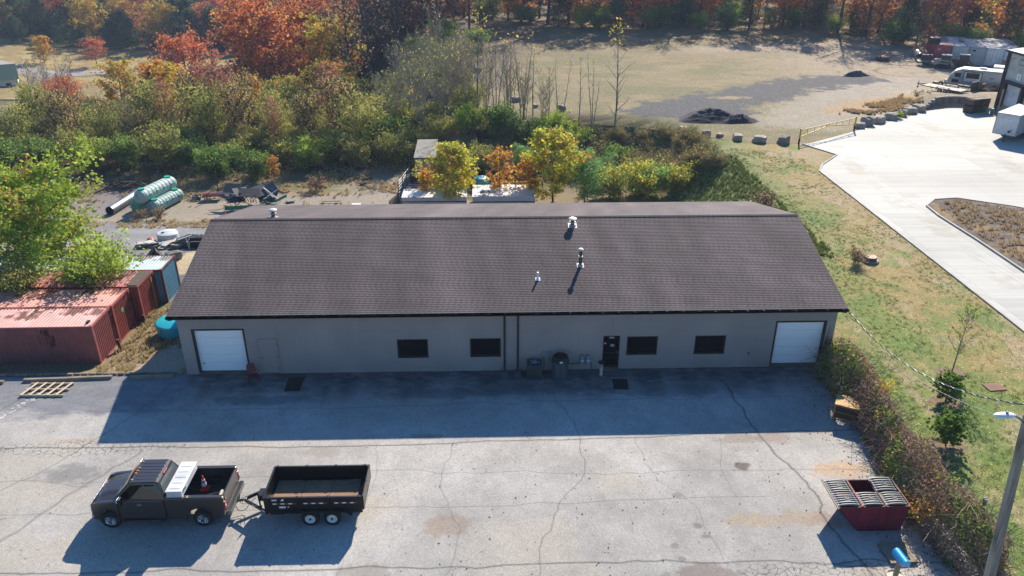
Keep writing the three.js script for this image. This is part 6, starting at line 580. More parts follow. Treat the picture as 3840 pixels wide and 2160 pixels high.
// containers at the tree line
const ROOFG = mat(0xc9c8c2, 0.6, 0.1, { map: tex(RUST, true, 0.09) });
[['red container with a black tank on its roof at the tree line', 0xb8484e, 0xc0525a], ['pale grey container beside the red one at the tree line', 0xc9cecd, 0xd0d4d2], ['grey container with dark logo patches in the middle of the row', 0xb9bfc2, 0xbec4c7], ['white container with closed doors, second from the steel warehouse', 0xf0f1f2, 0xf4f5f5], ['white container with red lettering nearest the steel warehouse', 0xe8ebec, 0xeef1f2]].forEach(([l, c, dc], i) => { const o = container(l, at(74.0 + i * 2.36, -95.6 + i * 0.96), -1.95, 12.19, mat(c, 0.6, 0.1, { map: tG1 }), { roof: i ? ROOFG : mat(0xb98a86, 0.6, 0.1, { map: tG1 }), doors: mat(dc, 0.55, 0.1, { map: tG1 }), H: 2.75 }); if (i === 4) { const q = document.createElement('canvas'); q.width = 256; q.height = 96; const k = q.getContext('2d'); k.fillStyle = '#eef1f2'; k.fillRect(0, 0, 256, 96); k.fillStyle = '#b02a30'; k.font = 'bold 84px sans-serif'; k.textAlign = 'center'; k.fillText('XTRA', 128, 80); const g = new THREE.PlaneGeometry(1.0, 0.36); g.rotateY(PI / 2); g.translate(0.03, 1.95, -0.7); part('lettering', g, mat(0xffffff, 0.6, 0, { map: tex(q) }), o); } if (i === 2) { mb().box(0.01, 0.3, 0.5, 0.0, 2.2, -0.6).to('logo_patch', mat(0x2c3640, 0.6), o); mb().box(0.01, 0.22, 0.22, 0.0, 1.5, -0.5).to('placard', mat(0xa86a3a, 0.6), o); } if (i === 0) mb().box(0.01, 0.2, 0.4, 0.0, 2.1, -0.5).to('logo_patch', mat(0xd8c8c8, 0.6), o); });
single('roof_tank', mb().rbox(1.5, 1.0, 1.5, 0.08, 0, 0.5, 0).cyl(0.2, 0.2, 0.15, 0, 1.05, 0).geo, mat(0x1c1d1f, 0.6), 'black square tank standing on the roof of the red container', 'tank', [74.4, gy(74, -95.6) + 2.75, -97.2], -1.95);
{ const c = thing('steel_culvert', 'large shiny steel culvert pipe lying beside the red container', 'pipe', at(72.7, -98.2, 0.66), 1.19); mb().lathe([[0.6, -2.2], [0.64, -2.2], [0.64, 2.2], [0.6, 2.2]], 0, 0, 0, 0, 0, PI / 2, 28).to('pipe', mat(0xb9bdc0, 0.3, 0.8), c); mb().cyl(0.6, 0.6, 0.05, -2.1, 0, 0, 0, 0, PI / 2).to('end', BLACK, c); }  // black disc in the pipe mouth paints the shade of its hollow
{ const t = thing('drum_trailer', 'small flat trailer carrying a rusty tank in front of the red container', 'trailer', at(71.2, -92.6), -0.2); mb().box(2.8, 0.12, 1.7, 0, 0.7, 0).to('deck', GALV, t); for (const s of [-1, 1]) mb().box(2.8, 0.08, 0.06, 0, 0.95, s * 0.85).to('rail', GALV, t); mb().cyl(0.5, 0.5, 1.6, -0.1, 1.3, 0, 0, 0, PI / 2).to('drum', rusty(0x54453c), t); mb().bar([-1.3, 0.7, -0.8], [-1.3, 2.2, -0.8], 0.04).to('stake', BLACK, t); for (const s of [-1, 1]) wheelF(t, 0, 0.33, s * 0.9, s, 0.33, 0.2, RUBBER, false); for (const s of [-1, 1]) mb().beam([-1.4, 0.6, s * 0.4], [-4.2, 0.5, s * 0.1], 0.06, 0.08).to('drawbar', BLACK, t); mb().bar([-4.2, 0, 0], [-4.2, 1.2, 0], 0.05).to('jack', BLACK, t); }
function skid(label, pos, turn, bodyM, roofM) { const t = thing('skid_steer', label, 'loader', pos, turn); const s2 = mb(); for (const s of [-1, 1]) { const tr = [[-1.1, 0.1], [0.9, 0.1], [1.15, 0.35], [0.9, 0.62], [-0.6, 0.72], [-1.1, 0.55], [-1.25, 0.32]]; mb().ext(tr, 0.38, 0, 0, s * 0.72, 0, 0, 0, 0.04).to('track', mat(0x2b2623, 0.9, 0, { map: tG1 }), t); mb().beam([-1.1, 1.35, s * 0.72], [0.9, 1.2, s * 0.72], 0.16, 0.2).beam([0.9, 1.2, s * 0.72], [1.5, 0.5, s * 0.72], 0.14, 0.18).to('lift_arm', bodyM, t); } mb().rbox(1.1, 0.85, 1.05, 0.06, -0.95, 0.95, 0).to('engine_cover', bodyM, t); mb().rbox(1.9, 0.5, 1.0, 0.05, -0.2, 0.65, 0).to('chassis', bodyM, t); mb().box(1.25, 1.1, 0.05, 0.2, 1.5, 0.5).box(1.25, 1.1, 0.05, 0.2, 1.5, -0.5).box(0.05, 1.1, 1.0, 0.82, 1.5, 0).to('cab_glass', mat(0x1c2a2c, 0.1), t); for (const x of [-0.45, 0.82]) for (const z of [-0.5, 0.5]) mb().box(0.1, 1.2, 0.1, x, 1.5, z).to('cab_post', BLACK, t); mb().rbox(1.5, 0.1, 1.2, 0.04, 0.2, 2.1, 0).to('cab_roof', roofM, t); mb().ext([[0, 0], [0.7, 0], [0.1, 0.6], [0, 0.6]], 1.8, 1.5, 0.12, 0).to('bucket', mat(0x6a2a2e, 0.6, 0.2), t); return t; }
skid('silver compact track loader parked before the pale grey container', at(72.9, -90.4), -0.5, mat(0x9a9c9e, 0.4, 0.2, { map: tG1 }), WHITEP); skid('dark compact track loader with tan arms before the middle container', at(76.0, -90.6), -0.5, mat(0x5b4c3c, 0.5, 0.2, { map: tG1 }), mat(0xd5d2c4, 0.5));
single('tan_cylinder', mb().cyl(0.45, 0.45, 1.3, 0, 0.65, 0).cyl(0.48, 0.48, 0.1, 0, 1.3, 0).geo, rough(0xa08c78), 'tan cylinder bin standing at the corner of the row of white containers', 'bin', at(82.5, -89.6));
{ const t = thing('scrap_ring', 'rusty ring of scrap steel lying in the bare field', 'scrap', at(65.9, -97)); mb().lathe([[0.95, 0], [1.1, 0], [1.1, 0.7], [0.95, 0.7]], 0, 0, 0, 0, 0, 0, 18).to('ring', rusty(0x5a4030), t); for (let i = 0; i < 5; i++) mb().box(1.6, 0.06, 0.15, 0.1 * i, 0.75, -0.5 + i * 0.22, 0, 0.4 * i, 0.1).to('bar', rusty(0x6b4a38), t); }
const mound = (label, pos, w, d, h, c, sd) => { const g = grid(56, 44, (u, v) => { const a = -u * 2 * PI, r = v; const e = 1 + 0.25 * (vn(Math.cos(a) * 1.5 + sd, Math.sin(a) * 1.5) - 0.5) * 2; const y = h * Math.pow(Math.cos(Math.min(1, r) * PI / 2), 1.3) * (0.7 + 0.5 * fbm(Math.cos(a) * r * 4 + sd, Math.sin(a) * r * 4, 5)) * (0.9 + 0.2 * vn(Math.cos(a) * r * 14 + sd, Math.sin(a) * r * 14)); return [Math.cos(a) * r * w * e, y - 0.1 * r, Math.sin(a) * r * d * e]; }); const o = single('gravel_mound', boxUV(g), mat(c, 1, 0, { map: tSP, bumpMap: bSP, bumpScale: 0.012 }), label, 'gravel mound', pos); return o; };
mound('big dark gravel mound at the near end of the gravel strip', at(26.2, -57.6), 4.8, 3.0, 1.3, 0x46464c, 3); mound('smaller dark gravel mound beside the big one toward the gate', at(29.0, -55.9), 2.9, 1.7, 0.85, 0x45454b, 9); mound('low grey gravel mound at the far end of the gravel strip', at(55.8, -84.3), 2.6, 1.2, 0.8, 0x6f6c68, 5);
// house below the far trees
{ const h = thing('valley_house', 'house with green gable roof and white walls down in the valley', 'house', at(-116, -150, -2), 0.5); mb().box(9, 3.4, 7, 0, 1.7, 0).to('wall', mat(0xd8dadc, 0.8), h); mb().ext([[-4.2, 3.3], [0, 6.2], [4.2, 3.3]], 9.6, 0, 0, 0, 0, PI / 2, 0).to('roof', mat(0x3b5a4a, 0.8), h); for (const x of [-2.5, 0, 2.5]) mb().box(1, 1.3, 0.06, x, 1.9, 3.53).to('window', BLACK, h); }
// ---------- trees, shrubs, weeds ----------
class Twigs { constructor() { this.p = []; }
  seg(a, b, ra, rb, n = 4) { const dx = b[0] - a[0], dy = b[1] - a[1], dz = b[2] - a[2], L = Math.hypot(dx, dy, dz) || 1; let ux = -dz, uz = dx, uy = 0; const h = Math.hypot(ux, uz); if (h < 1e-3 * L) { ux = 1; uz = 0; } else { ux /= h; uz /= h; } const vx = (dy * uz - dz * uy) / L, vy = (dz * ux - dx * uz) / L, vz = (dx * uy - dy * ux) / L; const q = (c, r, k) => { const t = k / n * 2 * PI, s = Math.sin(t) * r, e = Math.cos(t) * r; return [c[0] + ux * e + vx * s, c[1] + uy * e + vy * s, c[2] + uz * e + vz * s]; }; for (let k = 0; k < n; k++) { const A = q(a, ra, k), B = q(a, ra, k + 1), C = q(b, rb, k), D = q(b, rb, k + 1); this.p.push(...A, ...C, ...B, ...B, ...C, ...D); } }
  get geo() { const g = new THREE.BufferGeometry(); g.setAttribute('position', new THREE.Float32BufferAttribute(this.p, 3)); g.computeVertexNormals(); return boxUV(g); } }
class Leaves { constructor() { this.p = []; this.c = []; this.id = []; }
  leaf(x, y, z, L, W, c, up = 0.3) { let ax = R(-1, 1), ay = R(-1, 1), az = R(-1, 1), bx = R(-1, 1), by = R(-1, 1) * (1 - up), bz = R(-1, 1); const al = Math.hypot(ax, ay, az) || 1; ax /= al; ay /= al; az /= al; const d = ax * bx + ay * by + az * bz; bx -= d * ax; by -= d * ay; bz -= d * az; const bl = Math.hypot(bx, by, bz) || 1; bx /= bl; by /= bl; bz /= bl; const n = this.p.length / 3, l = L / 2, w = W / 2; this.p.push(x - ax * l, y - ay * l, z - az * l, x + bx * w, y + by * w - L * 0.08, z + bz * w, x + ax * l, y + ay * l, z + az * l, x - bx * w, y - by * w - L * 0.08, z - bz * w); for (let k = 0; k < 4; k++) this.c.push(c[0], c[1], c[2]); this.id.push(n, n + 1, n + 2, n, n + 2, n + 3); }
  get geo() { const g = new THREE.BufferGeometry(); g.setAttribute('position', new THREE.Float32BufferAttribute(this.p, 3)); g.setAttribute('color', new THREE.Float32BufferAttribute(this.c, 3)); g.setIndex(this.id); g.computeVertexNormals(); return g; } }
const LEAFM = new THREE.MeshPhysicalMaterial({ color: 0xffffff, vertexColors: true, roughness: 0.75, transmission: 0.62, thickness: 0, side: THREE.DoubleSide, specularIntensity: 0.25 });
LEAFM.color.setScalar(1.28);
const BARK = mat(0x63574c, 0.95, 0, { map: tST }), BARKG = mat(0xa89e92, 0.95, 0, { map: tST }), BARKD = mat(0x4a4139, 0.95), TWIGG = mat(0x978d80, 0.95), TWIGB = mat(0x83705e, 0.95);
const PAL = {   // linear albedo
  syc: [[0.36, 0.22, 0.05], [0.2, 0.3, 0.03], [0.32, 0.42, 0.045], [0.38, 0.44, 0.05], [0.42, 0.4, 0.06]], syco: [[0.48, 0.26, 0.05], [0.36, 0.42, 0.05], [0.46, 0.48, 0.06], [0.54, 0.48, 0.06], [0.6, 0.52, 0.07]], orange: [[0.52, 0.22, 0.05], [0.5, 0.36, 0.06], [0.4, 0.16, 0.04], [0.5, 0.44, 0.06]],
  green: [[0.139, 0.232, 0.039], [0.202, 0.295, 0.046], [0.093, 0.171, 0.031], [0.279, 0.310, 0.062]], lime: [[0.279, 0.372, 0.046], [0.372, 0.434, 0.062], [0.171, 0.264, 0.039]], olive: [[0.3, 0.31, 0.07], [0.38, 0.34, 0.09], [0.22, 0.27, 0.05], [0.44, 0.36, 0.1]], rust: [[0.44, 0.15, 0.05], [0.52, 0.22, 0.06], [0.3, 0.1, 0.045], [0.54, 0.3, 0.07]], red: [[0.5, 0.14, 0.07], [0.54, 0.22, 0.08], [0.36, 0.12, 0.07]],
  purple: [[0.36, 0.14, 0.09], [0.27, 0.11, 0.075], [0.44, 0.2, 0.09], [0.48, 0.28, 0.1]], yellow: [[0.558, 0.434, 0.046], [0.465, 0.419, 0.062], [0.527, 0.310, 0.046]], brown: [[0.33, 0.22, 0.13], [0.4, 0.29, 0.17], [0.21, 0.14, 0.09]], dark: [[0.054, 0.101, 0.039], [0.078, 0.124, 0.046], [0.046, 0.078, 0.039]], dry: [[0.527, 0.403, 0.217], [0.419, 0.310, 0.155], [0.620, 0.496, 0.295]], fern: [[0.155, 0.295, 0.078], [0.217, 0.372, 0.109], [0.124, 0.217, 0.062]] };
const nrm = () => (rnd() + rnd() + rnd() - 1.5) * 1.15;
// o: H height, R crown radius, b crown base (share of H), stems, limbs per stem, n leaves, s leaf size, pal, cl clump radius, tr trunk radius, prof shape
function grow(o) {
  const W = new Twigs(), F = new Leaves(), anc = []; const st = o.stems || 1, prof = o.prof || ((t) => Math.sqrt(Math.max(0, Math.sin(PI * (0.12 + 0.84 * t)))));
  for (let s = 0; s < st; s++) {
    const a0 = s / st * 6.283 + R(0, 1), lean = st > 1 ? R(0.08, o.spread || 0.45) : R(0, 0.06), Hs = o.H * (st > 1 ? R(0.6, 1) : 1), ns = 7; let p = [st > 1 ? 0.15 * Math.cos(a0) : 0, -0.1, st > 1 ? 0.15 * Math.sin(a0) : 0]; const tr = (o.tr || o.H * 0.018) * (st > 1 ? 0.5 : 1); const pts = [p]; const wob = o.wob || 0.04;
    for (let i = 1; i <= ns; i++) { const t = i / ns; p = [p[0] + (Math.cos(a0) * lean + R(-wob, wob)) * Hs / ns, p[1] + Hs / ns * Math.sqrt(1 - Math.min(0.5, lean * lean)), p[2] + (Math.sin(a0) * lean + R(-wob, wob)) * Hs / ns]; pts.push(p); W.seg(pts[i - 1], p, tr * (1 - 0.86 * (i - 1) / ns), tr * (1 - 0.86 * t), o.sides || 5); }
    const nl = o.limbs || 14; for (let k = 0; k < nl; k++) { const t = o.b + (1 - o.b) * Math.pow((k + rnd() * 0.9) / nl, o.pw || 0.9); const fi = Math.min(ns - 1e-3, t * ns), i = Math.floor(fi), f = fi - i; const q = [0, 1, 2].map((d) => lerp(pts[i][d], pts[i + 1][d], f)); const ct = (t - o.b) / (1 - o.b), L = o.R * prof(ct) * R(0.7, 1.12) * (st > 1 ? 0.75 : 1); const a = k * 2.4 + R(-0.5, 0.5), el = (o.el ?? 0.55) + R(-0.25, 0.25) + (o.up || 0) * ct; let c = q, d = [Math.cos(a) * Math.cos(el), Math.sin(el), Math.sin(a) * Math.cos(el)]; const lr = tr * (1 - 0.84 * t) * 0.62; const N = 4;
      for (let j = 1; j <= N; j++) { const e = [c[0] + (d[0] + R(-0.22, 0.22)) * L / N, c[1] + (d[1] + R(-0.2, 0.2)) * L / N, c[2] + (d[2] + R(-0.22, 0.22)) * L / N]; W.seg(c, e, lr * (1 - 0.8 * (j - 1) / N), Math.max(0.008, lr * (1 - 0.8 * j / N)), 3); if (j > 1) anc.push(e); for (let m = 0; m < (o.twigs ?? 2); m++) { const l2 = L * R(0.15, 0.4), w = [e[0] + (d[0] + R(-0.9, 0.9)) * l2, e[1] + (d[1] + R(-0.5, 0.9)) * l2, e[2] + (d[2] + R(-0.9, 0.9)) * l2]; W.seg(e, w, Math.max(0.01, lr * 0.3), o.tw || 0.006, 3); anc.push(w); for (let x = 0; x < (o.fine || 0); x++) { const r3 = rnd(), s0 = [0, 1, 2].map((z) => lerp(e[z], w[z], r3)), l3 = l2 * R(0.4, 0.9); W.seg(s0, [s0[0] + (d[0] + R(-0.9, 0.9)) * l3, s0[1] + (d[1] + R(-0.2, 1)) * l3, s0[2] + (d[2] + R(-0.9, 0.9)) * l3], o.tw2 || 0.011, 0.006, 3); } } c = e; } }
    anc.push(pts[ns]);
  }
  const P = o.pal, ck = R(0, 90), cr = o.cl || o.R * 0.16; const cc = anc.map((q) => { const v = 0.7 + 0.6 * fbm(q[0] * 0.9 + ck, q[1] * 0.9 + q[2] * 0.7, 3); return [v, (fbm(q[0] * (o.pn || 0.55) + ck + 30, q[2] * (o.pn || 0.55) + q[1] * 0.4, 3) - 0.5) * 2.4]; });
  const top = o.topOnly || 0; for (let k = 0; k < o.n; k++) { const i = Math.floor(rnd() * anc.length), q = anc[i]; if (top && q[1] < o.H * top) continue; const [v, h] = cc[i]; const pi = cl(Math.floor((0.5 + h * 0.5 + R(-0.28, 0.28)) * P.length), 0, P.length - 1), c = P[pi], w = v * R(0.7, 1.3); const s = o.s * R(0.6, 1.35); const x = q[0] + nrm() * cr, y = Math.max(0.03, q[1] + nrm() * cr * 0.85), z = q[2] + nrm() * cr; F.leaf(x, y, z, s, s * (o.asp || 0.75), [c[0] * w, c[1] * w, c[2] * w]); }
  return { wood: W.geo, leaf: F.p.length ? F.geo : null };
}
const protos = new Map();
const proto = (k, f) => { if (!protos.has(k)) protos.set(k, f()); return protos.get(k); };
function plant(name, label, cat, g, [x, z], s = 1, turn = R(0, 6.28), o = {}) { const t = thing(name, label, cat, [x, (o.y ?? gy(x, z)), z], turn, o.group); part(o.shrub ? 'stem' : 'trunk', g.wood, o.bark || BARK, t); if (g.leaf) part(o.leafName || (o.shrub ? 'foliage' : 'crown'), g.leaf, LEAFM, t); t.scale.set(s * (o.wx || 1), s, s * (o.wx || 1)); return t; }
const G = {
  sycL: () => grow({ H: 9.6, R: 5.4, b: 0.08, limbs: 34, n: 17000, s: 0.31, pal: PAL.syc, cl: 0.62, tr: 0.2, el: 0.45, twigs: 3, stems: 1, pn: 0.3 }), sycA: () => grow({ H: 7.4, R: 3.2, b: 0.06, limbs: 28, n: 5200, s: 0.34, pal: PAL.syco, cl: 0.44, tr: 0.12, el: 0.5, twigs: 2, prof: (t) => Math.sqrt(Math.max(0, 1.02 - t)) * (0.6 + 0.4 * Math.min(1, t * 5)), pn: 0.45 }), sycB: () => grow({ H: 8.0, R: 2.9, b: 0.08, limbs: 28, n: 5200, s: 0.34, pal: [PAL.orange[0], ...PAL.syco], cl: 0.44, tr: 0.12, el: 0.55, twigs: 2, prof: (t) => Math.sqrt(Math.max(0, Math.sin(PI * (0.25 + 0.72 * t)))), pn: 0.5 }), sycC: () => grow({ H: 5.2, R: 1.7, b: 0.15, limbs: 16, n: 900, s: 0.34, pal: PAL.orange, cl: 0.4, tr: 0.07, el: 0.6 }),
  shrubG: () => grow({ H: 3.6, R: 2.3, b: 0.1, stems: 7, limbs: 8, n: 4600, s: 0.2, pal: PAL.green, cl: 0.38, spread: 0.5, tr: 0.09 }), shrubL: () => grow({ H: 3.8, R: 2.5, b: 0.1, stems: 7, limbs: 8, n: 4600, s: 0.2, pal: PAL.lime, cl: 0.4, spread: 0.5, tr: 0.09 }), shrubO: () => grow({ H: 4.2, R: 2.2, b: 0.12, stems: 7, limbs: 9, n: 3400, s: 0.2, pal: PAL.olive, cl: 0.42, spread: 0.42, tr: 0.08, fine: 1 }), shrubO2: () => grow({ H: 6.4, R: 2.4, b: 0.14, stems: 7, limbs: 9, n: 3000, s: 0.21, pal: [...PAL.olive, PAL.green[0]], cl: 0.5, spread: 0.34, tr: 0.1, fine: 1, el: 0.8 }),
  twigO: () => grow({ H: 6.6, R: 2.0, b: 0.12, stems: 8, limbs: 9, n: 1300, s: 0.2, pal: [PAL.olive[1], PAL.olive[3], PAL.brown[1], PAL.orange[1]], cl: 0.5, spread: 0.28, tr: 0.1, fine: 3, el: 0.95, tw2: 0.015 }), grey: () => grow({ H: 7.5, R: 2.2, b: 0.1, stems: 8, limbs: 9, n: 420, s: 0.18, pal: [PAL.yellow[1], PAL.olive[0], PAL.lime[1]], cl: 0.4, spread: 0.42, tr: 0.11, fine: 2, el: 0.9, tw2: 0.016 }), grey2: () => grow({ H: 9, R: 2.4, b: 0.14, stems: 5, limbs: 12, n: 120, s: 0.24, pal: PAL.yellow, cl: 0.4, spread: 0.3, tr: 0.13, fine: 2, el: 1.0, tw2: 0.016, topOnly: 0.3 }),
  silver: () => grow({ H: 10.5, R: 2.8, b: 0.12, stems: 6, limbs: 12, n: 260, s: 0.34, pal: PAL.yellow, cl: 0.5, spread: 0.34, tr: 0.2, fine: 2, el: 1.0, tw: 0.02, tw2: 0.034, topOnly: 0.7 }), sap1: () => grow({ H: 12.5, R: 2.1, b: 0.12, stems: 1, limbs: 22, n: 160, s: 0.3, pal: PAL.yellow, cl: 0.3, tr: 0.13, el: 0.9, twigs: 1, fine: 1, topOnly: 0.82 }), sap2: () => grow({ H: 9.5, R: 1.1, b: 0.25, stems: 3, limbs: 12, n: 24, s: 0.26, pal: PAL.yellow, cl: 0.3, tr: 0.13, el: 1.0, spread: 0.12, twigs: 1, topOnly: 0.8 }), sap3: () => grow({ H: 8.2, R: 0.7, b: 0.3, stems: 1, limbs: 13, n: 14, s: 0.26, pal: PAL.yellow, cl: 0.3, tr: 0.085, el: 1.0, twigs: 1, topOnly: 0.8 }),
  oakR: () => grow({ H: 16.5, R: 6.6, b: 0.22, limbs: 32, n: 8200, s: 0.5, pal: PAL.rust, cl: 0.95, tr: 0.34, el: 0.45, twigs: 3, pn: 0.22 }), oakR2: () => grow({ H: 11.5, R: 5.2, b: 0.22, limbs: 26, n: 4200, s: 0.42, pal: PAL.red, cl: 0.75, tr: 0.24, el: 0.4, twigs: 3, fine: 1, pn: 0.25 }), oakY: () => grow({ H: 13, R: 4.6, b: 0.22, limbs: 26, n: 5200, s: 0.44, pal: [PAL.rust[3], PAL.yellow[2], PAL.yellow[1], PAL.olive[2], PAL.rust[1]], cl: 0.7, tr: 0.24, el: 0.5, pn: 0.3 }), mapleY: () => grow({ H: 8.6, R: 3.4, b: 0.08, limbs: 28, n: 6200, s: 0.34, pal: [PAL.syco[0], PAL.syco[1], PAL.yellow[2], PAL.orange[0], PAL.syco[0]], cl: 0.5, tr: 0.15, el: 0.5, pn: 0.35, prof: (t) => Math.sqrt(Math.max(0, Math.sin(PI * (0.3 + 0.68 * t)))) }),
  tall: () => grow({ H: 17, R: 4.4, b: 0.1, limbs: 26, n: 2700, s: 0.52, pal: PAL.purple, cl: 1.0, tr: 0.3, el: 0.5, twigs: 3, sides: 6, pn: 0.18 }), tall2: () => grow({ H: 15, R: 4.2, b: 0.08, limbs: 26, n: 2700, s: 0.5, pal: [PAL.rust[0], PAL.orange[0], PAL.rust[3], PAL.orange[2], PAL.orange[1]], cl: 1.0, tr: 0.26, el: 0.5, twigs: 3, sides: 6, pn: 0.18 }), bare: () => grow({ H: 19, R: 5.6, b: 0.32, limbs: 26, n: 500, s: 0.4, pal: PAL.brown, cl: 0.7, tr: 0.36, el: 0.55, up: 0.5, twigs: 3, fine: 2, tw2: 0.022, tw: 0.012, sides: 6, wob: 0.1 }), thin: () => grow({ H: 17, R: 3.2, b: 0.3, limbs: 22, n: 900, s: 0.42, pal: [PAL.purple[0], PAL.brown[0], PAL.rust[0]], cl: 0.8, tr: 0.2, el: 0.7, twigs: 3, fine: 1, tw2: 0.02 }),
  cedar: () => grow({ H: 6.5, R: 2.2, b: 0.04, limbs: 34, n: 5000, s: 0.26, asp: 0.4, pal: PAL.dark, cl: 0.42, tr: 0.12, el: 0.2, prof: (t) => Math.pow(1 - t, 0.7) + 0.08 }), fern: () => grow({ H: 5.4, R: 2.0, b: 0.1, stems: 3, limbs: 14, n: 5200, s: 0.26, asp: 0.3, pal: PAL.fern, cl: 0.4, tr: 0.1, spread: 0.25, el: 0.5 }), gold: () => grow({ H: 2.7, R: 2.2, b: 0.05, stems: 9, limbs: 7, n: 4200, s: 0.2, pal: [PAL.fern[0], PAL.fern[1], PAL.yellow[1], PAL.yellow[0], PAL.green[1]], cl: 0.32, spread: 0.6, tr: 0.07, pn: 0.7 }), brush: () => grow({ H: 2.2, R: 1.9, b: 0.08, stems: 9, limbs: 7, n: 1300, s: 0.15, pal: [PAL.brown[0], PAL.brown[1], PAL.olive[1], PAL.dry[1], PAL.green[0]], cl: 0.35, spread: 0.6, tr: 0.06, fine: 2 }), weed: () => grow({ H: 1.5, R: 0.8, b: 0.1, stems: 10, limbs: 5, n: 900, s: 0.1, pal: [...PAL.dry, ...PAL.brown], cl: 0.2, spread: 0.4, tr: 0.03, fine: 1 }), pine: () => grow({ H: 2.9, R: 1.2, b: 0.14, limbs: 60, n: 15000, s: 0.19, asp: 0.3, pal: [PAL.green[2], PAL.green[0], PAL.green[1], PAL.lime[2], PAL.lime[0]], cl: 0.09, tr: 0.06, el: 0.3, twigs: 1, prof: (t) => Math.sqrt(Math.max(0, Math.sin(PI * (0.24 + 0.72 * t)))) }), sapling: () => grow({ H: 4.2, R: 1.0, b: 0.22, limbs: 18, n: 130, s: 0.16, pal: PAL.lime, cl: 0.2, tr: 0.05, el: 0.95, twigs: 2, fine: 1, tw2: 0.007 }), yard: () => grow({ H: 8, R: 3.6, b: 0.14, stems: 3, limbs: 18, n: 3600, s: 0.26, pal: [...PAL.olive, PAL.green[1]], cl: 0.5, spread: 0.4, tr: 0.22, fine: 1, el: 0.6 })
};
const K = (k, v = 0) => proto(k + v, G[k]);
// trees one could point to
plant('sycamore', 'big yellow green sycamore rising behind the red containers', 'tree', K('sycL'), [-32.6, -12.9], 0.74, 0.4, { y: gy(-32.6, -12.9) - 0.2, wx: 1.12 });
plant('sycamore', 'yellow green sycamore cut by the picture edge behind the red containers', 'tree', K('sycL'), [-37.6, -13.6], 0.78, 2.6, { wx: 1.15 });
plant('bush', 'dense green yellow bush growing over the roof of the container with planks', 'bush', K('shrubL'), [-26.4, -9.3], 1.0, 1.2, { y: 0.2, shrub: true, wx: 1.05 });
plant('bush', 'thin sprawling green bush over the pink container roofs', 'bush', K('shrubO'), [-30.6, -7.4], 0.68, 2.2, { y: 0.6, shrub: true, wx: 1.1 });
plant('sycamore', 'yellow and green sycamore just behind the building, nearest the white box trailer', 'tree', K('sycA'), [-5.0, -38.6], 0.8, 1, { wx: 1.25 });
plant('sycamore', 'small yellow topped sycamore sapling at the foot of the box trailer', 'tree', K('sycC'), [-7.6, -38.9], 0.62, 2);
plant('sycamore', 'thin orange leaved young sycamore between the two yellow ones', 'tree', K('sycC'), [-0.2, -39.2], 1.0, 0.5);
plant('sycamore', 'tall yellow and orange sycamore behind the ridge beside the feathery green tree', 'tree', K('sycB'), [5.4, -38.8], 0.86, 3, { wx: 1.2 });
plant('sycamore', 'orange leaved sapling leaning beside the tall yellow sycamore', 'tree', K('sycC'), [3.0, -39.4], 0.8, 4);
plant('feathery_tree', 'feathery bright green tree beside the tall yellow sycamore', 'tree', K('fern'), [8.7, -38.4], 1.0, 0.3);
plant('sapling', 'slender bare sapling with few green leaves in a mulch ring', 'tree', K('sapling'), [24.3, 1.0], 0.95, 1, { bark: BARKG });
plant('small_pine', 'small round pine in mulch farther from the street', 'pine', K('pine'), [22.5, 3.7], 0.56, 0.5, { leafName: 'needles' });
plant('small_pine', 'small round pine in mulch nearer the street', 'pine', K('pine'), [20.6, 7.3], 0.6, 2.5, { leafName: 'needles' });
// shrubs on the flat and the bank behind the building
[[11.6, -40.2, 'gold', 1.15, 'yellow and green shrub beside the feathery tree'], [15.0, -40.6, 'gold', 1.2, 'broad green shrub with yellow flower heads in the middle of its row'], [18.4, -40.6, 'gold', 0.95, 'yellow shrub at the end of the row near the grass bank'], [16.2, -44.6, 'gold', 0.8, 'small bright yellow shrub on the brown bank'], [11.8, -45.2, 'fern', 0.62, 'dark green small tree on the brown bank'], [-1.9, -47.0, 'yard', 0.55, 'sparse olive tree behind the turquoise tank'], [2.6, -47.4, 'fern', 0.72, 'small green tree on the shaded bank'], [13.5, -50.6, 'shrubG', 0.8, 'green shrub on the bank under the tallest bare sapling'], [9.2, -54.6, 'shrubL', 0.85, 'bright green shrub at the crest below the thin saplings'], [4.4, -54.4, 'shrubG', 1.05, 'large green shrub at the crest below the bare saplings'], [0.4, -55.0, 'shrubG', 1.1, 'green shrub at the crest on the thicket side'], [-3.6, -55.6, 'shrubL', 0.9, 'yellow green shrub at the foot of the grey thicket'], [6.8, -56.6, 'shrubL', 0.85, 'light green shrub right behind the crest of the bank'], [-6.5, -50.2, 'shrubO', 0.7, 'low olive bush behind the white box trailer']].forEach(([x, z, k, s, l]) => plant('bush', l, 'bush', K(k), [x, z], s, x, { shrub: true }));
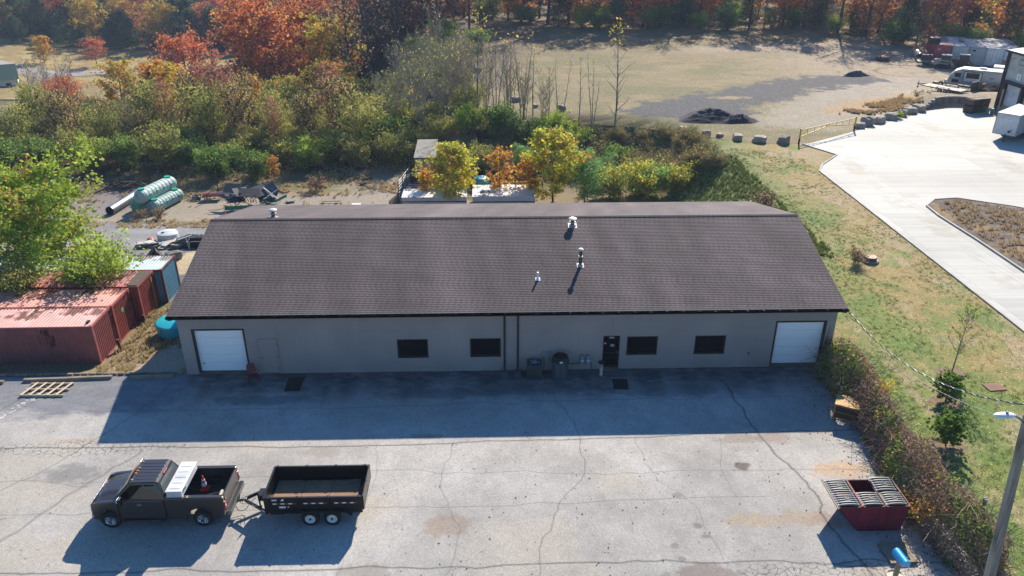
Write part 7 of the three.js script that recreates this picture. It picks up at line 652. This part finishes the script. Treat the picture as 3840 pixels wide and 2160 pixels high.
// brambles on the bank: one mass
function scatter(name, label, cat, g, m, list, parent) { const o = new THREE.InstancedMesh(g, m, list.length), q = new THREE.Object3D(); list.forEach(([x, y, z, s, a, c], i) => { q.position.set(x, y, z); q.rotation.set(0, a, 0); q.scale.setScalar(s); q.updateMatrix(); o.setMatrixAt(i, q.matrix); if (c) o.setColorAt(i, new THREE.Color(c, c, c)); }); o.name = parent ? name : numbered(name); o.castShadow = o.receiveShadow = true; (parent || scene).add(o); o.userData = parent ? { kind: 'stuff' } : { kind: 'stuff', label, category: cat }; return o; }
const field = (n, f) => { const o = []; let k = 0; while (o.length < n && k++ < n * 40) { const r = f(); if (r) o.push(r); } return o; };
{ const b = K('brush'), b2 = proto('brushd', () => grow({ H: 2.2, R: 1.8, b: 0.06, stems: 9, limbs: 7, n: 1500, s: 0.16, pal: [...PAL.dark, PAL.brown[2], PAL.green[2]], cl: 0.35, spread: 0.6, tr: 0.05, fine: 2 })); const U = field(150, () => { const x = R(-66, -9), z = R(-86, -51); return [x, gy(x, z) - 0.3, z, R(0.6, 1.0), R(0, 6.28)]; }), U2 = field(90, () => { const x = R(-34, -3), z = R(-118, -74); return [x, gy(x, z) - 0.3, z, R(0.7, 1.2), R(0, 6.28)]; }); scatter('thicket_undergrowth', 'low olive undergrowth filling the thicket behind the yard', 'undergrowth', K('shrubO').leaf, LEAFM, U); scatter('thicket_twigs', 'low brown twigs filling the thicket behind the yard', 'undergrowth', K('shrubO').wood, TWIGB, U); scatter('ravine_undergrowth', 'brown undergrowth in the ravine and on its slope', 'undergrowth', b.leaf, LEAFM, U2); scatter('ravine_bushes', 'green undergrowth in the ravine under the bare trees', 'undergrowth', K('shrubG').leaf, LEAFM, U2.filter((q, i) => i % 3 === 0)); scatter('slope_bushes', 'low olive bushes between the grey shrubs on the slope', 'undergrowth', K('shrubO').leaf, LEAFM, field(34, () => { const z = R(-92, -54), x = R(-14, -2) - Math.max(0, -60 - z) * 0.12; return [x, gy(x, z) - 0.2, z, R(0.45, 0.85), R(0, 6.28)]; })); const L = (n, x0, x1, d0, d1) => field(n, () => { const x = R(x0, x1), z = poly1(CREST, x) + R(d0, d1); return [x, gy(x, z) - 0.15, z, R(0.5, 0.9), R(0, 6.28)]; }); const l1 = L(130, 0, 22.5, 2.5, 13), l2 = L(60, -3, 16, 3, 12); scatter('brambles', 'brown bramble thicket covering the bank below the field', 'brambles', b.leaf, LEAFM, l1); scatter('bramble_stems', 'bare brown bramble stems covering the bank below the field', 'brambles', b.wood, TWIGB, l1); scatter('undergrowth', 'dark shaded undergrowth on the bank behind the sycamores', 'undergrowth', b2.leaf, LEAFM, l2); scatter('undergrowth_stems', 'dark bare stems in the undergrowth behind the sycamores', 'undergrowth', b2.wood, BARKD, l2); }
// bare saplings against the field
[[14.2, -56.0, 'sap1', 1.02, 'tallest bare sapling with yellow tips in front of the field'], [9.9, -56.8, 'sap3', 1.1, 'single thin bare sapling left of the tallest one'], [7.6, -57.4, 'sap2', 1.05, 'clump of three thin bare saplings in front of the field'], [6.2, -57.0, 'sap3', 0.95, 'slim bare sapling close beside the clump of three'], [4.2, -57.2, 'sap3', 1.15, 'lone slim sapling standing over the bright green shrubs'], [-0.2, -58.6, 'sap2', 1.2, 'tall clump of bare saplings beside the grey thicket'], [1.6, -58.2, 'sap2', 1.15, 'second tall clump of bare saplings nearer the field'], [-2.5, -60.0, 'sap1', 0.95, 'bare spreading sapling at the edge of the grey thicket']].forEach(([x, z, k, s, l]) => plant('bare_sapling', l.replace('left of', 'next to'), 'tree', K(k), [x, z], s, x * 1.7, { bark: BARKG }));
// the belt of bushes round the yard, nearest row first
const ORD = ['first', 'second', 'third', 'fourth', 'fifth', 'sixth', 'seventh', 'eighth', 'ninth', 'tenth', 'eleventh', 'twelfth', 'thirteenth', 'fourteenth', 'fifteenth', 'sixteenth', 'seventeenth', 'eighteenth', 'nineteenth', 'twentieth', 'twenty-first', 'twenty-second', 'twenty-third', 'twenty-fourth', 'last'];
const MARK = [[-62, 'picture edge'], [-54, 'big sycamore'], [-46, 'tyre pile'], [-39.6, 'brush pile'], [-34.5, 'stacked cisterns'], [-29.6, 'rusty sheet'], [-25.2, 'green swing seat'], [-21.6, 'pale scrap sheets'], [-16.5, 'tube frame cart'], [-10.4, 'cattle gate'], [-5, 'box trailer']];
const behind = (x, z) => { const q = -1 + (x + 1) * 77 / (36.6 - z); return MARK.reduce((a, b) => Math.abs(b[0] - q) < Math.abs(a[0] - q) ? b : a)[1]; };
const GRP = (name, label, cat, group, list, ks, o = {}) => list.forEach(([x, z, s], i) => plant(name, label(x, z, i, ks[i % ks.length]), cat, K(ks[i % ks.length]), [x, z], s * (0.72 + 0.5 * hash(i, 7)), i * 2.1 + x, { group, shrub: true, ...o }));
[[-46.5, -50.4, 'shrubL', 1.0, 'yellow green bush at the dark gravel end of the yard'], [-58, -44, 'shrubL', 1.25, 'round lime bush at the picture edge above the sycamore'], [-21.8, -50.6, 'shrubL', 0.95, 'round bright lime bush beside the dry grass'], [-31.6, -47.6, 'shrubG', 1.05, 'deep green bush behind the stacked cisterns'], [-27.0, -47.0, 'shrubG', 0.9, 'deep green bush behind the green swing seat'], [-16.2, -55.2, 'yard', 0.95, 'spreading olive tree with dark forked trunks beside the gravel track'], [-42.6, -51.2, 'shrubG', 1.1, 'green bush over the brush pile'], [-25.0, -46.6, 'sycC', 0.5, 'small orange leaved seedling at the foot of the bushes']].forEach(([x, z, k, s, l]) => plant('bush', l, 'bush', K(k), [x, z], s, x, { shrub: true }));
GRP('yard_bush', (x, z, i) => `${i % 3 === 1 ? 'olive' : 'green'} bush along the far side of the yard, in line with the ${behind(x, z)}`, 'bush', 'green bushes along the yard', [[-52, -50, 1.1], [-38.6, -50.4, 1.1], [-35.2, -51, 1.1], [-30.6, -51.2, 1.1], [-25.4, -51.6, 1.0], [-19.2, -53.2, 0.9], [-55.5, -48, 1.1], [-49.4, -53, 1.15], [-38, -54.5, 1.2], [-13.2, -56.6, 0.95]], ['shrubG', 'shrubO', 'shrubG']);
GRP('thicket_shrub', (x, z, i, k) => `${k === 'twigO' ? 'brown twiggy' : 'olive leafy'} shrub in the thicket's ${z > -61 ? 'front' : z > -67 ? 'middle' : 'last'} row, in line with the ${behind(x, z)}`, 'shrub', 'olive shrubs of the thicket', [[-58, -56, 1], [-53, -57, 1.05], [-47.5, -57.5, 1], [-43, -57, 1.1], [-39, -58, 1], [-35.5, -58.5, 1.1], [-31.5, -57.5, 1.05], [-27.5, -58, 1.15], [-23.5, -57.5, 1.1], [-19.5, -58.5, 1.1], [-15.5, -60.5, 1.05], [-50, -63, 1.1], [-44.5, -64, 1.1], [-39.5, -64.5, 1.15], [-34, -65, 1.2], [-29, -64.5, 1.2], [-24, -65, 1.2], [-19, -66, 1.15], [-56, -64, 1.1], [-48, -70, 1.1], [-41, -71, 1.1], [-35, -72, 1.15], [-29, -72, 1.2], [-23, -73, 1.15], [-66, -60, 1.1], [-62, -69, 1.1]], ['shrubO2', 'twigO', 'shrubO2', 'twigO', 'twigO']);
const GZS = [-57.5, -60, -60.5, -62, -64, -64.5, -66.2, -64.01, -68, -68.01, -69.5, -72, -72.5, -72.51, -75, -77.5, -80.5, -84, -84.01, -88, -93].sort((a, b) => b - a);
GRP('grey_shrub', (x, z, i) => x < -40 ? `leafless grey shrub among the olive shrubs, in line with the ${behind(x, z)}` : `leafless grey shrub on the slope, ${ORD[GZS.indexOf(z)]} one up from the box trailer`, 'shrub', 'leafless grey shrubs on the slope', [[-12.5, -60, 0.9], [-9.5, -57.5, 0.85], [-7, -60.5, 1], [-10.5, -64.01, 1], [-5.5, -64.5, 1], [-8, -68, 1.05], [-13, -68.01, 1], [-5, -69.5, 1], [-10.5, -72.5, 1], [-6.5, -75, 1], [-12.5, -77.5, 1], [-8.5, -80.5, 1], [-14, -84, 1.05], [-9.5, -88, 1], [-6, -84.01, 0.95], [-15.5, -72, 1], [-11.5, -93, 0.95], [-3.5, -62, 0.9], [-52, -67, 0.95], [-47, -62, 0.8], [-16, -64, 0.95], [-4.5, -72.51, 1.0], [-3.8, -66.2, 1]], ['grey', 'grey2', 'grey'], { bark: TWIGG });
[[-52.5, -60.5, 0.5, 'thin half bare tree rising out of the thicket behind the tyre pile'], [-41.2, -60.2, 0.46, 'thin dark tree rising out of the thicket behind the brush pile'], [-33.2, -61.0, 0.52, 'thin dark tree rising out of the thicket behind the cisterns'], [-26.2, -54.0, 0.42, 'dark straight trunk standing among the green bushes behind the swing seat'], [-21.0, -62.5, 0.55, 'thin half bare tree rising out of the thicket behind the gravel track'], [-37.4, -68.5, 0.6, 'tallest thin tree in the middle of the thicket']].forEach(([x, z, s, l]) => plant('thin_tree', l, 'tree', K('thin'), [x, z], s, x, { bark: BARKD }));
[[1.2, -60.6, 0.9, 'grey leafless shrub at the field edge behind the two sapling clumps'], [-1.4, -62.5, 1.0, 'grey leafless shrub at the top of the bank beside the spreading sapling'], [3.4, -58.8, 0.75, 'short grey leafless shrub at the crest near the lone slim sapling'], [5.6, -58.4, 0.7, 'short grey leafless shrub at the crest by the clump of three saplings']].forEach(([x, z, s, l]) => plant('grey_shrub', l, 'shrub', K('grey2'), [x, z], s, x, { shrub: true, bark: TWIGG }));
[[-3.6, -57.8, 1.0, 'bare sapling clump at the foot of the grey thicket'], [3.0, -58.4, 1.25, 'tall bare sapling clump third from the grey thicket'], [11.6, -57.4, 1.0, 'bare sapling clump between the single thin sapling and the tallest one']].forEach(([x, z, s, l]) => plant('bare_sapling', l, 'tree', K('sap2'), [x, z], s, x * 1.3, { bark: BARKG }));
// autumn trees beyond the thicket
[[-46.5, -74.5, 'mapleY', 0.98, 'round yellow and orange maple standing alone in the thicket'], [-34.5, -76, 'sycC', 1.25, 'small orange maple behind the olive thicket'], [-30.2, -77, 'mapleY', 0.72, 'small lime green maple beside the orange one'], [-24.8, -78, 'mapleY', 0.95, 'green and orange maple over the middle of the thicket'], [-40.5, -103, 'oakR', 1.05, 'largest rust red oak over the ravine'], [-54.5, -104, 'oakR2', 1.05, 'red brown half bare oak beside the meadow'], [-27.5, -101, 'oakY', 1.12, 'yellow green topped oak beside the bare black trunks'], [-63, -79, 'oakR2', 0.52, 'rust red tree at the picture edge below the meadow'], [-55.5, -80, 'oakY', 0.62, 'orange brown low tree in front of the meadow'], [-50.8, -82, 'oakY', 0.55, 'low orange and green tree beside the round maple'], [-33.5, -116, 'oakR', 1.15, 'second rust oak behind the largest one'], [-45.5, -95, 'oakR2', 0.62, 'small scarlet tree at the foot of the largest oak'], [-49.8, -96, 'oakR2', 0.5, 'short pink red tree at the meadow corner'], [-24, -85, 'yard', 0.9, 'sparse olive tree at the edge of the dark ravine'], [-53, -128, 'sycC', 1.4, 'pale orange small tree beside the valley road'], [-21.5, -79.5, 'yard', 0.95, 'dark olive tree next to the ravine trunks']].forEach(([x, z, k, s, l]) => plant(k.startsWith('oak') ? 'oak' : k === 'yard' ? 'olive_tree' : 'maple', l, 'tree', K(k), [x, z], s, x));
[[-68, -88, 1.0, 'bare silver tree in front of the valley meadow, its tips yellow'], [-73.5, -92, 0.9, 'bare silver tree at the meadow next to the green house roof']].forEach(([x, z, s, l]) => plant('bare_tree', l, 'tree', K('silver'), [x, z], s, x, { bark: mat(0xb9b0a3, 0.95) }));
plant('willow', 'pale yellow green willow in front of the valley road', 'tree', proto('willow', () => grow({ H: 6, R: 3.2, b: 0.1, stems: 5, limbs: 10, n: 3000, s: 0.22, pal: [[0.3, 0.3, 0.06], [0.36, 0.34, 0.08]], cl: 0.5, spread: 0.4 })), [-78, -98], 1, 1);
[[-118, -176, 'mapleY', 0.75, 'round orange tree beside the valley road bend'], [-104, -175, 'oakR2', 0.55, 'pink brown tree beside the valley road'], [-58, -172, 'oakR2', 0.9, 'red tree beyond the valley meadow'], [-60, -196, 'oakR2', 1.0, 'dark red tree on the hillside above the meadow'], [-88, -212, 'oakR2', 0.9, 'pink red tree at the foot of the far hill'], [-75, -212, 'oakR2', 0.9, 'scarlet tree at the foot of the far hill']].forEach(([x, z, k, s, l]) => plant('valley_tree', l, 'tree', K(k), [x, z], s, x));
// bare dark trunks round the ravine
[[-20.4, -92, 1.05, 'tall bare black tree at the ravine, forked high'], [-24.5, -97, 0.95, 'bare black tree leaning over the ravine'], [-16.8, -101, 1.0, 'slim bare black tree between ravine and slope'], [-12.8, -107, 1.0, 'bare black tree on the brown slope'], [-10.2, -112, 1.05, 'big bare black tree with broken limb above the brown slope'], [-30, -108, 0.9, 'bare dark tree behind the yellow topped oak']].forEach(([x, z, s, l]) => plant('bare_oak', l, 'tree', K('bare'), [x, z], s, x, { bark: BARKD }));
// the wood round the field: its front trees are things, the rest one mass
{ let i = 0; const edge = (x) => poly1([[-8, -142], [2, -141], [12, -132], [22, -126], [38, -128], [62, -128], [72, -114], [80, -106], [96, -101], [110, -98]], x);
  for (let x = -6; x < 104; x += 4.2, i++) { const xx = x + R(-1.2, 1.2), z = edge(xx) - R(3, 8); const q = ORD[Math.min(24, Math.round((98 - x) / 4.2))]; const k = ['tall', 'thin', 'tall2', 'tall', 'bare', 'tall2', 'thin'][i % 7]; plant('forest_tree', k === 'bare' ? `bare dark tree edging the wood, ${q} trunk along from the containers' end` : k === 'thin' ? `thin half bare tree edging the wood, ${q} trunk along from the containers' end` : k === 'tall' ? `tall purple brown tree edging the wood, ${q} trunk along from the containers' end` : `tall rust leaved tree edging the wood, ${q} trunk along from the containers' end`, 'tree', K(k), [xx, z], R(0.85, 1.1), i * 1.3, { group: k + ' front trees of the wood', bark: k === 'thin' ? BARKG : BARK }); }
  i = 0; for (let x = -4; x < 100; x += 4.3, i++) { const xx = x + R(-1.5, 1.5), z = edge(xx) + R(-4, 0); const q = ORD[Math.min(24, Math.round((98 - x) / 4.3))]; const k = ['shrubG', 'cedar', 'shrubO', 'shrubG', 'cedar', 'shrubL'][i % 6]; plant('wood_edge_bush', k === 'cedar' ? `dark cedar at the foot of the wood, ${q} one along from the containers' end` : k === 'shrubL' ? `lime bush at the foot of the wood, ${q} one along from the containers' end` : k === 'shrubO' ? `olive bush at the foot of the wood, ${q} one along from the containers' end` : `green bush at the foot of the wood, ${q} one along from the containers' end`, k === 'cedar' ? 'cedar' : 'bush', K(k), [xx, z], R(0.9, 1.35), i * 1.7, { group: k + ' wood edge bushes', shrub: k !== 'cedar' }); }
  const kinds = [['tall', 'purple brown'], ['tall2', 'rust brown'], ['thin', 'half bare']]; for (const [k, w] of kinds) { const L = field(55, () => { const x = R(-20, 150), z = edge(x) - R(12, 80); return z > -215 ? [x, gy(x, z), z, R(0.8, 1.15), R(0, 6.28)] : null; }); scatter('wood_crowns', w + ' crowns of the wood behind the field', 'wood', K(k).leaf, LEAFM, L); scatter('wood_trunks', w + ' trees, their trunks in the wood behind the field', 'wood', K(k).wood, BARK, L); }
  { const L = field(70, () => { const x = R(-20, 140), z = edge(x) - R(0, 50); return [x, gy(x, z), z, R(0.8, 1.4), R(0, 6.28)]; }); scatter('wood_understorey', 'green understorey inside the wood behind the field', 'undergrowth', K('shrubG').leaf, LEAFM, L); }
  const hill = (n, k, w, x0, x1, z0, z1, s0, s1) => { const L = field(n, () => { const x = R(x0, x1), z = R(z0, z1); return z > -196 - 6 * vn(x * 0.1, 3) && x < -52 ? null : [x, gy(x, z) - 0.5, z, R(s0, s1), R(0, 6.28)]; }); scatter('hillside_forest', w, 'forest', K(k).leaf, LEAFM, L); return L; };
  hill(560, 'cedar', 'dark green forest on the far hill', -190, -10, -330, -190, 1.2, 2.2); hill(34, 'oakR2', 'dull red forest on the far hill', -190, -5, -330, -190, 0.9, 1.3); hill(60, 'tall', 'purple brown forest on the far hill', -190, 0, -330, -190, 0.7, 1.0); hill(40, 'oakY', 'yellow green forest on the far hill', -190, -10, -330, -190, 0.8, 1.1); const L = hill(110, 'thin', 'half bare forest over the ravine', -48, -4, -205, -118, 0.75, 1.05); scatter('hillside_trunks', 'bare trunks of the forest over the ravine', 'forest', K('thin').wood, BARKD, L); hill(60, 'tall', 'purple forest over the ravine', -52, -6, -205, -122, 0.7, 0.95); hill(36, 'oakR', 'rust forest over the ravine', -50, -16, -200, -124, 0.7, 1.0); }  // far hill: dark cedars and purple crowns put its shade into the colour
// grass, weeds, litter
{ const tuft = (n, h, pal, w = 0.03) => { const F = new Leaves(); for (let i = 0; i < n; i++) { const a = R(0, 6.28), r = R(0, 0.16), c = pick(pal), k = R(0.7, 1.3), x = r * Math.cos(a), z = r * Math.sin(a), b = F.p.length / 3, hh = h * R(0.5, 1.1), dx = Math.cos(a) * hh * R(0.1, 0.6), dz = Math.sin(a) * hh * R(0.1, 0.6); F.p.push(x - w * Math.sin(a), 0, z + w * Math.cos(a), x + w * Math.sin(a), 0, z - w * Math.cos(a), x + dx, hh, z + dz); for (let q = 0; q < 3; q++) F.c.push(c[0] * k, c[1] * k, c[2] * k); F.id.push(b, b + 1, b + 2); } return F.geo; };
  const gm = new THREE.MeshPhysicalMaterial({ color: 0xffffff, vertexColors: true, roughness: 0.95, side: THREE.DoubleSide, transmission: 0.3, thickness: 0, specularIntensity: 0.2 });
  const lawnL = (n, c) => field(n, () => { const x = R(17.9, 31.2), z = R(-44, 20); const v = fbm(x * 0.3 + 4, z * 0.3, 4); return (c ? v > 0.5 : v < 0.56) ? [x, gy(x, z), z, R(0.7, 1.4), R(0, 6.28)] : null; });
  scatter('grass', 'short green grass of the lawn beside the concrete drive', 'grass', tuft(26, 0.028, [[0.16, 0.2, 0.04], [0.2, 0.22, 0.05], [0.15, 0.17, 0.04]], 0.018), gm, lawnL(7000, 0)); scatter('dry_grass', 'short brown grass of the lawn beside the concrete drive', 'grass', tuft(24, 0.03, [[0.3, 0.24, 0.11], [0.25, 0.2, 0.09]], 0.018), gm, lawnL(1500, 1));
  scatter('bank_grass', 'long green grass on the bank behind the building corner', 'grass', tuft(30, 0.26, [[0.14, 0.2, 0.04], [0.2, 0.23, 0.06], [0.24, 0.2, 0.08]], 0.03), gm, field(3200, () => { const x = R(15, 24.5), z = R(-42, -15); return [x, gy(x, z), z, R(0.5, 1.1), R(0, 6.28)]; }));
  scatter('yard_grass', 'dead straw coloured grass round the edges of the yard', 'grass', tuft(22, 0.34, PAL.dry, 0.035), gm, field(3400, () => { const x = R(-50, -8), z = R(-55, -31); const road = Math.abs(z + 38 + (x + 20) * 0.06) < 3 && x < -9; return (road && rnd() > 0.06) || fbm(x * 0.3, z * 0.3, 3) < 0.42 ? null : [x, gy(x, z), z, R(0.4, 1.2), R(0, 6.28)]; }));
  scatter('edge_weeds', 'brown weeds in the gap beside containers and building', 'weeds', tuft(18, 0.3, [...PAL.dry, PAL.olive[2]], 0.03), gm, field(420, () => { const x = R(-23.2, -18.1), z = R(-9, -0.4); return Math.hypot(x + 20.5, z + 5.9) < 1.3 || (Math.hypot((x + 19.6) / 1.3, (z + 1.7) / 1.6) < 1.3) ? null : [x, gy(x, z), z, R(0.4, 1.1), R(0, 6.28)]; }));
  scatter('island_weeds', 'brown weeds on the kerbed island in the truck lot', 'weeds', tuft(20, 0.2, [...PAL.dry, ...PAL.brown], 0.04), gm, field(3000, () => { const x = R(37.3, 60), z = R(-27, 5); return sdPoly(ISL, x, z) > -0.5 ? null : [x, 0.35 * cl(-sdPoly(ISL, x, z) / 4) + 0.08, z, R(0.5, 1.3), R(0, 6.28)]; }));
  scatter('orange_weeds', 'orange dry weeds on the gravel before the block wall', 'weeds', tuft(18, 0.35, [[0.34, 0.2, 0.08], [0.28, 0.17, 0.07], ...PAL.dry], 0.04), gm, field(700, () => { const t = rnd(), x = lerp(44, 57, t) + R(-1.5, 1.5), z = lerp(-58.5, -67.5, t) + R(-1.6, 1.6); return fbm(x * 0.5, z * 0.5, 3) < 0.42 ? null : [x, gy(x, z) + 0.04, z, R(0.5, 1.2), R(0, 6.28)]; }));
  [[20.3, -14.9, 1.35, 'tall brown weed clump at the far corner of the building'], [19.4, -17.6, 1.2, 'brown weed clump on the grass bank behind the corner'], [19.0, -11.4, 1.0, 'pale weed clump along the end wall of the building'], [25.4, -13.8, 0.9, 'thin brown weed clump beside the manhole riser'], [22.6, -26, 1.3, 'brown weed clump on the upper grass bank'], [18.9, -7.2, 0.75, 'low weed clump by the end wall nearer the eave'], [49.5, -57.0, 0.5, 'small green weed between two boulders at the lot'], [-34.8, -34.4, 0.8, 'dry flower stalks in front of the stacked cisterns'], [-33.0, -34.4, 0.9, 'tall dry seed heads in front of the grey green cistern'], [-19.5, -43, 1.2, 'dark brown weed clump beside the gravel track']].forEach(([x, z, s, l], i) => plant('weed_clump', l, 'weed', i === 6 ? K('shrubL') : K('weed'), [x, z], i === 6 ? 0.22 : s, x, { shrub: true }));
  { const F = new Leaves(); F.leaf(0, 0, 0, 0.09, 0.06, [0.09, 0.05, 0.03], 0.9); const L = field(420, () => { const t = rnd() < 0.7; const x = t ? 16.9 - Math.abs(nrm()) * 2.2 : R(-6, 17), z = t ? R(2, 17) : R(5, 17); return x > 17.6 ? null : [x, 0.02, z, R(0.6, 1.3), R(0, 6.28)]; }); scatter('fallen_leaves', 'dead brown leaves blown over the parking lot', 'leaves', F.geo, gm, L); } }
// the vine hedge on the chain link fence
{ const h = thing('vine_hedge', 'long hedge of brown and green vines smothering the fence at the lot edge', 'hedge', [0, 0, 0]); const W = new Twigs(), A = new Leaves(), B = new Leaves(), C = new Leaves(); const cx = (z) => 17.75 + 0.25 * Math.sin(z * 0.5) - 0.3 * ss(8, 14, z), hw = (z) => (0.5 + 0.8 * fbm(z * 0.6, 2, 4)) * ss(-0.6, 0.8, z) * ss(16.4, 15, z), hh = (z) => (1.45 + 1.1 * fbm(z * 0.7, 8, 4) + 0.25 * ss(6, 12, z)) * ss(-0.8, 1, z) * ss(16.6, 15.2, z);
  const spot = () => { const z = R(-0.4, 16.4), a = R(-0.15, PI + 0.15), r = Math.sqrt(R(0.35, 1.05)); return [cx(z) + Math.cos(a) * hw(z) * r * 1.15, Math.max(0.04, Math.sin(a) * hh(z) * r), z]; };
  for (let i = 0; i < 4200; i++) { const p = spot(); const L = R(0.3, 1.2), d = [R(-1, 1), R(-0.8, 0.8), R(-1, 1)]; let c = p; for (let k = 0; k < 3; k++) { const e = [c[0] + d[0] * L / 3 + R(-0.06, 0.06), Math.max(0.02, c[1] + d[1] * L / 3 - 0.03 * k), c[2] + d[2] * L / 3 + R(-0.06, 0.06)]; W.seg(c, e, 0.011, 0.008, 3); c = e; } }
  for (let i = 0; i < 20000; i++) { const p = spot(); const n = fbm(p[2] * 0.7, p[1] * 0.9 + p[0] * 0.8, 3), lo = p[0] < cx(p[2]) - 0.1 ? 0.1 : -0.12; if (n + lo + R(-0.08, 0.08) > 0.58) { const c = pick(PAL.green), k = R(0.6, 1.2); A.leaf(...p, 0.15, 0.11, c.map((q) => q * k)); } else { const c = pick(PAL.brown), k = R(0.6, 1.3); B.leaf(...p, 0.14, 0.06, [c[0] * k, c[1] * k * 0.92, c[2] * k]); } }
  for (const [z, y, dx, pal, n, rr] of [[0.9, 1.5, -0.3, PAL.yellow, 160, 0.35], [4.8, 1.8, 0.6, PAL.yellow, 160, 0.4], [7.0, 1.6, -0.2, PAL.yellow, 70, 0.3], [8.4, 1.4, -0.3, PAL.orange, 70, 0.3], [11.0, 1.6, 0.2, PAL.yellow, 90, 0.25], [12.4, 0.9, -0.9, PAL.orange, 480, 0.55], [13.0, 1.2, -0.5, PAL.orange, 200, 0.4], [12, 1.9, 0.4, PAL.lime, 90, 0.3], [3.2, 1.5, 0.3, PAL.orange, 120, 0.5], [9.6, 1.9, 0.5, PAL.lime, 60, 0.3], [2.0, 1.9, 0, PAL.yellow, 60, 0.3]]) for (let i = 0; i < n; i++) { const c = pick(pal); C.leaf(cx(z) + dx + nrm() * rr, Math.max(0.1, y + nrm() * rr * 0.7), z + nrm() * rr * 1.2, 0.12, 0.1, c); }
  part('vine_stems', W.geo, TWIGB, h); part('green_foliage', A.geo, LEAFM, h); part('brown_foliage', B.geo, LEAFM, h); part('yellow_foliage', C.geo, LEAFM, h); 
  const w2 = new Twigs(); for (let i = 0; i < 60; i++) { let c = [17.3 + R(0, 0.5), 0, 0.02]; for (let k = 0; k < 9; k++) { const e = [c[0] + R(-0.08, 0.1), c[1] + R(0.05, 0.3), R(0.008, 0.03)]; w2.seg(c, e, 0.01, 0.006, 3); c = e; } } const v = thing('wall_vine', 'bare dark vine climbing the wall at the corner beside the garage door', 'vine', [0, 0, 0]); part('stem', w2.geo, BARKD, v); }
renderer.render(scene, camera);
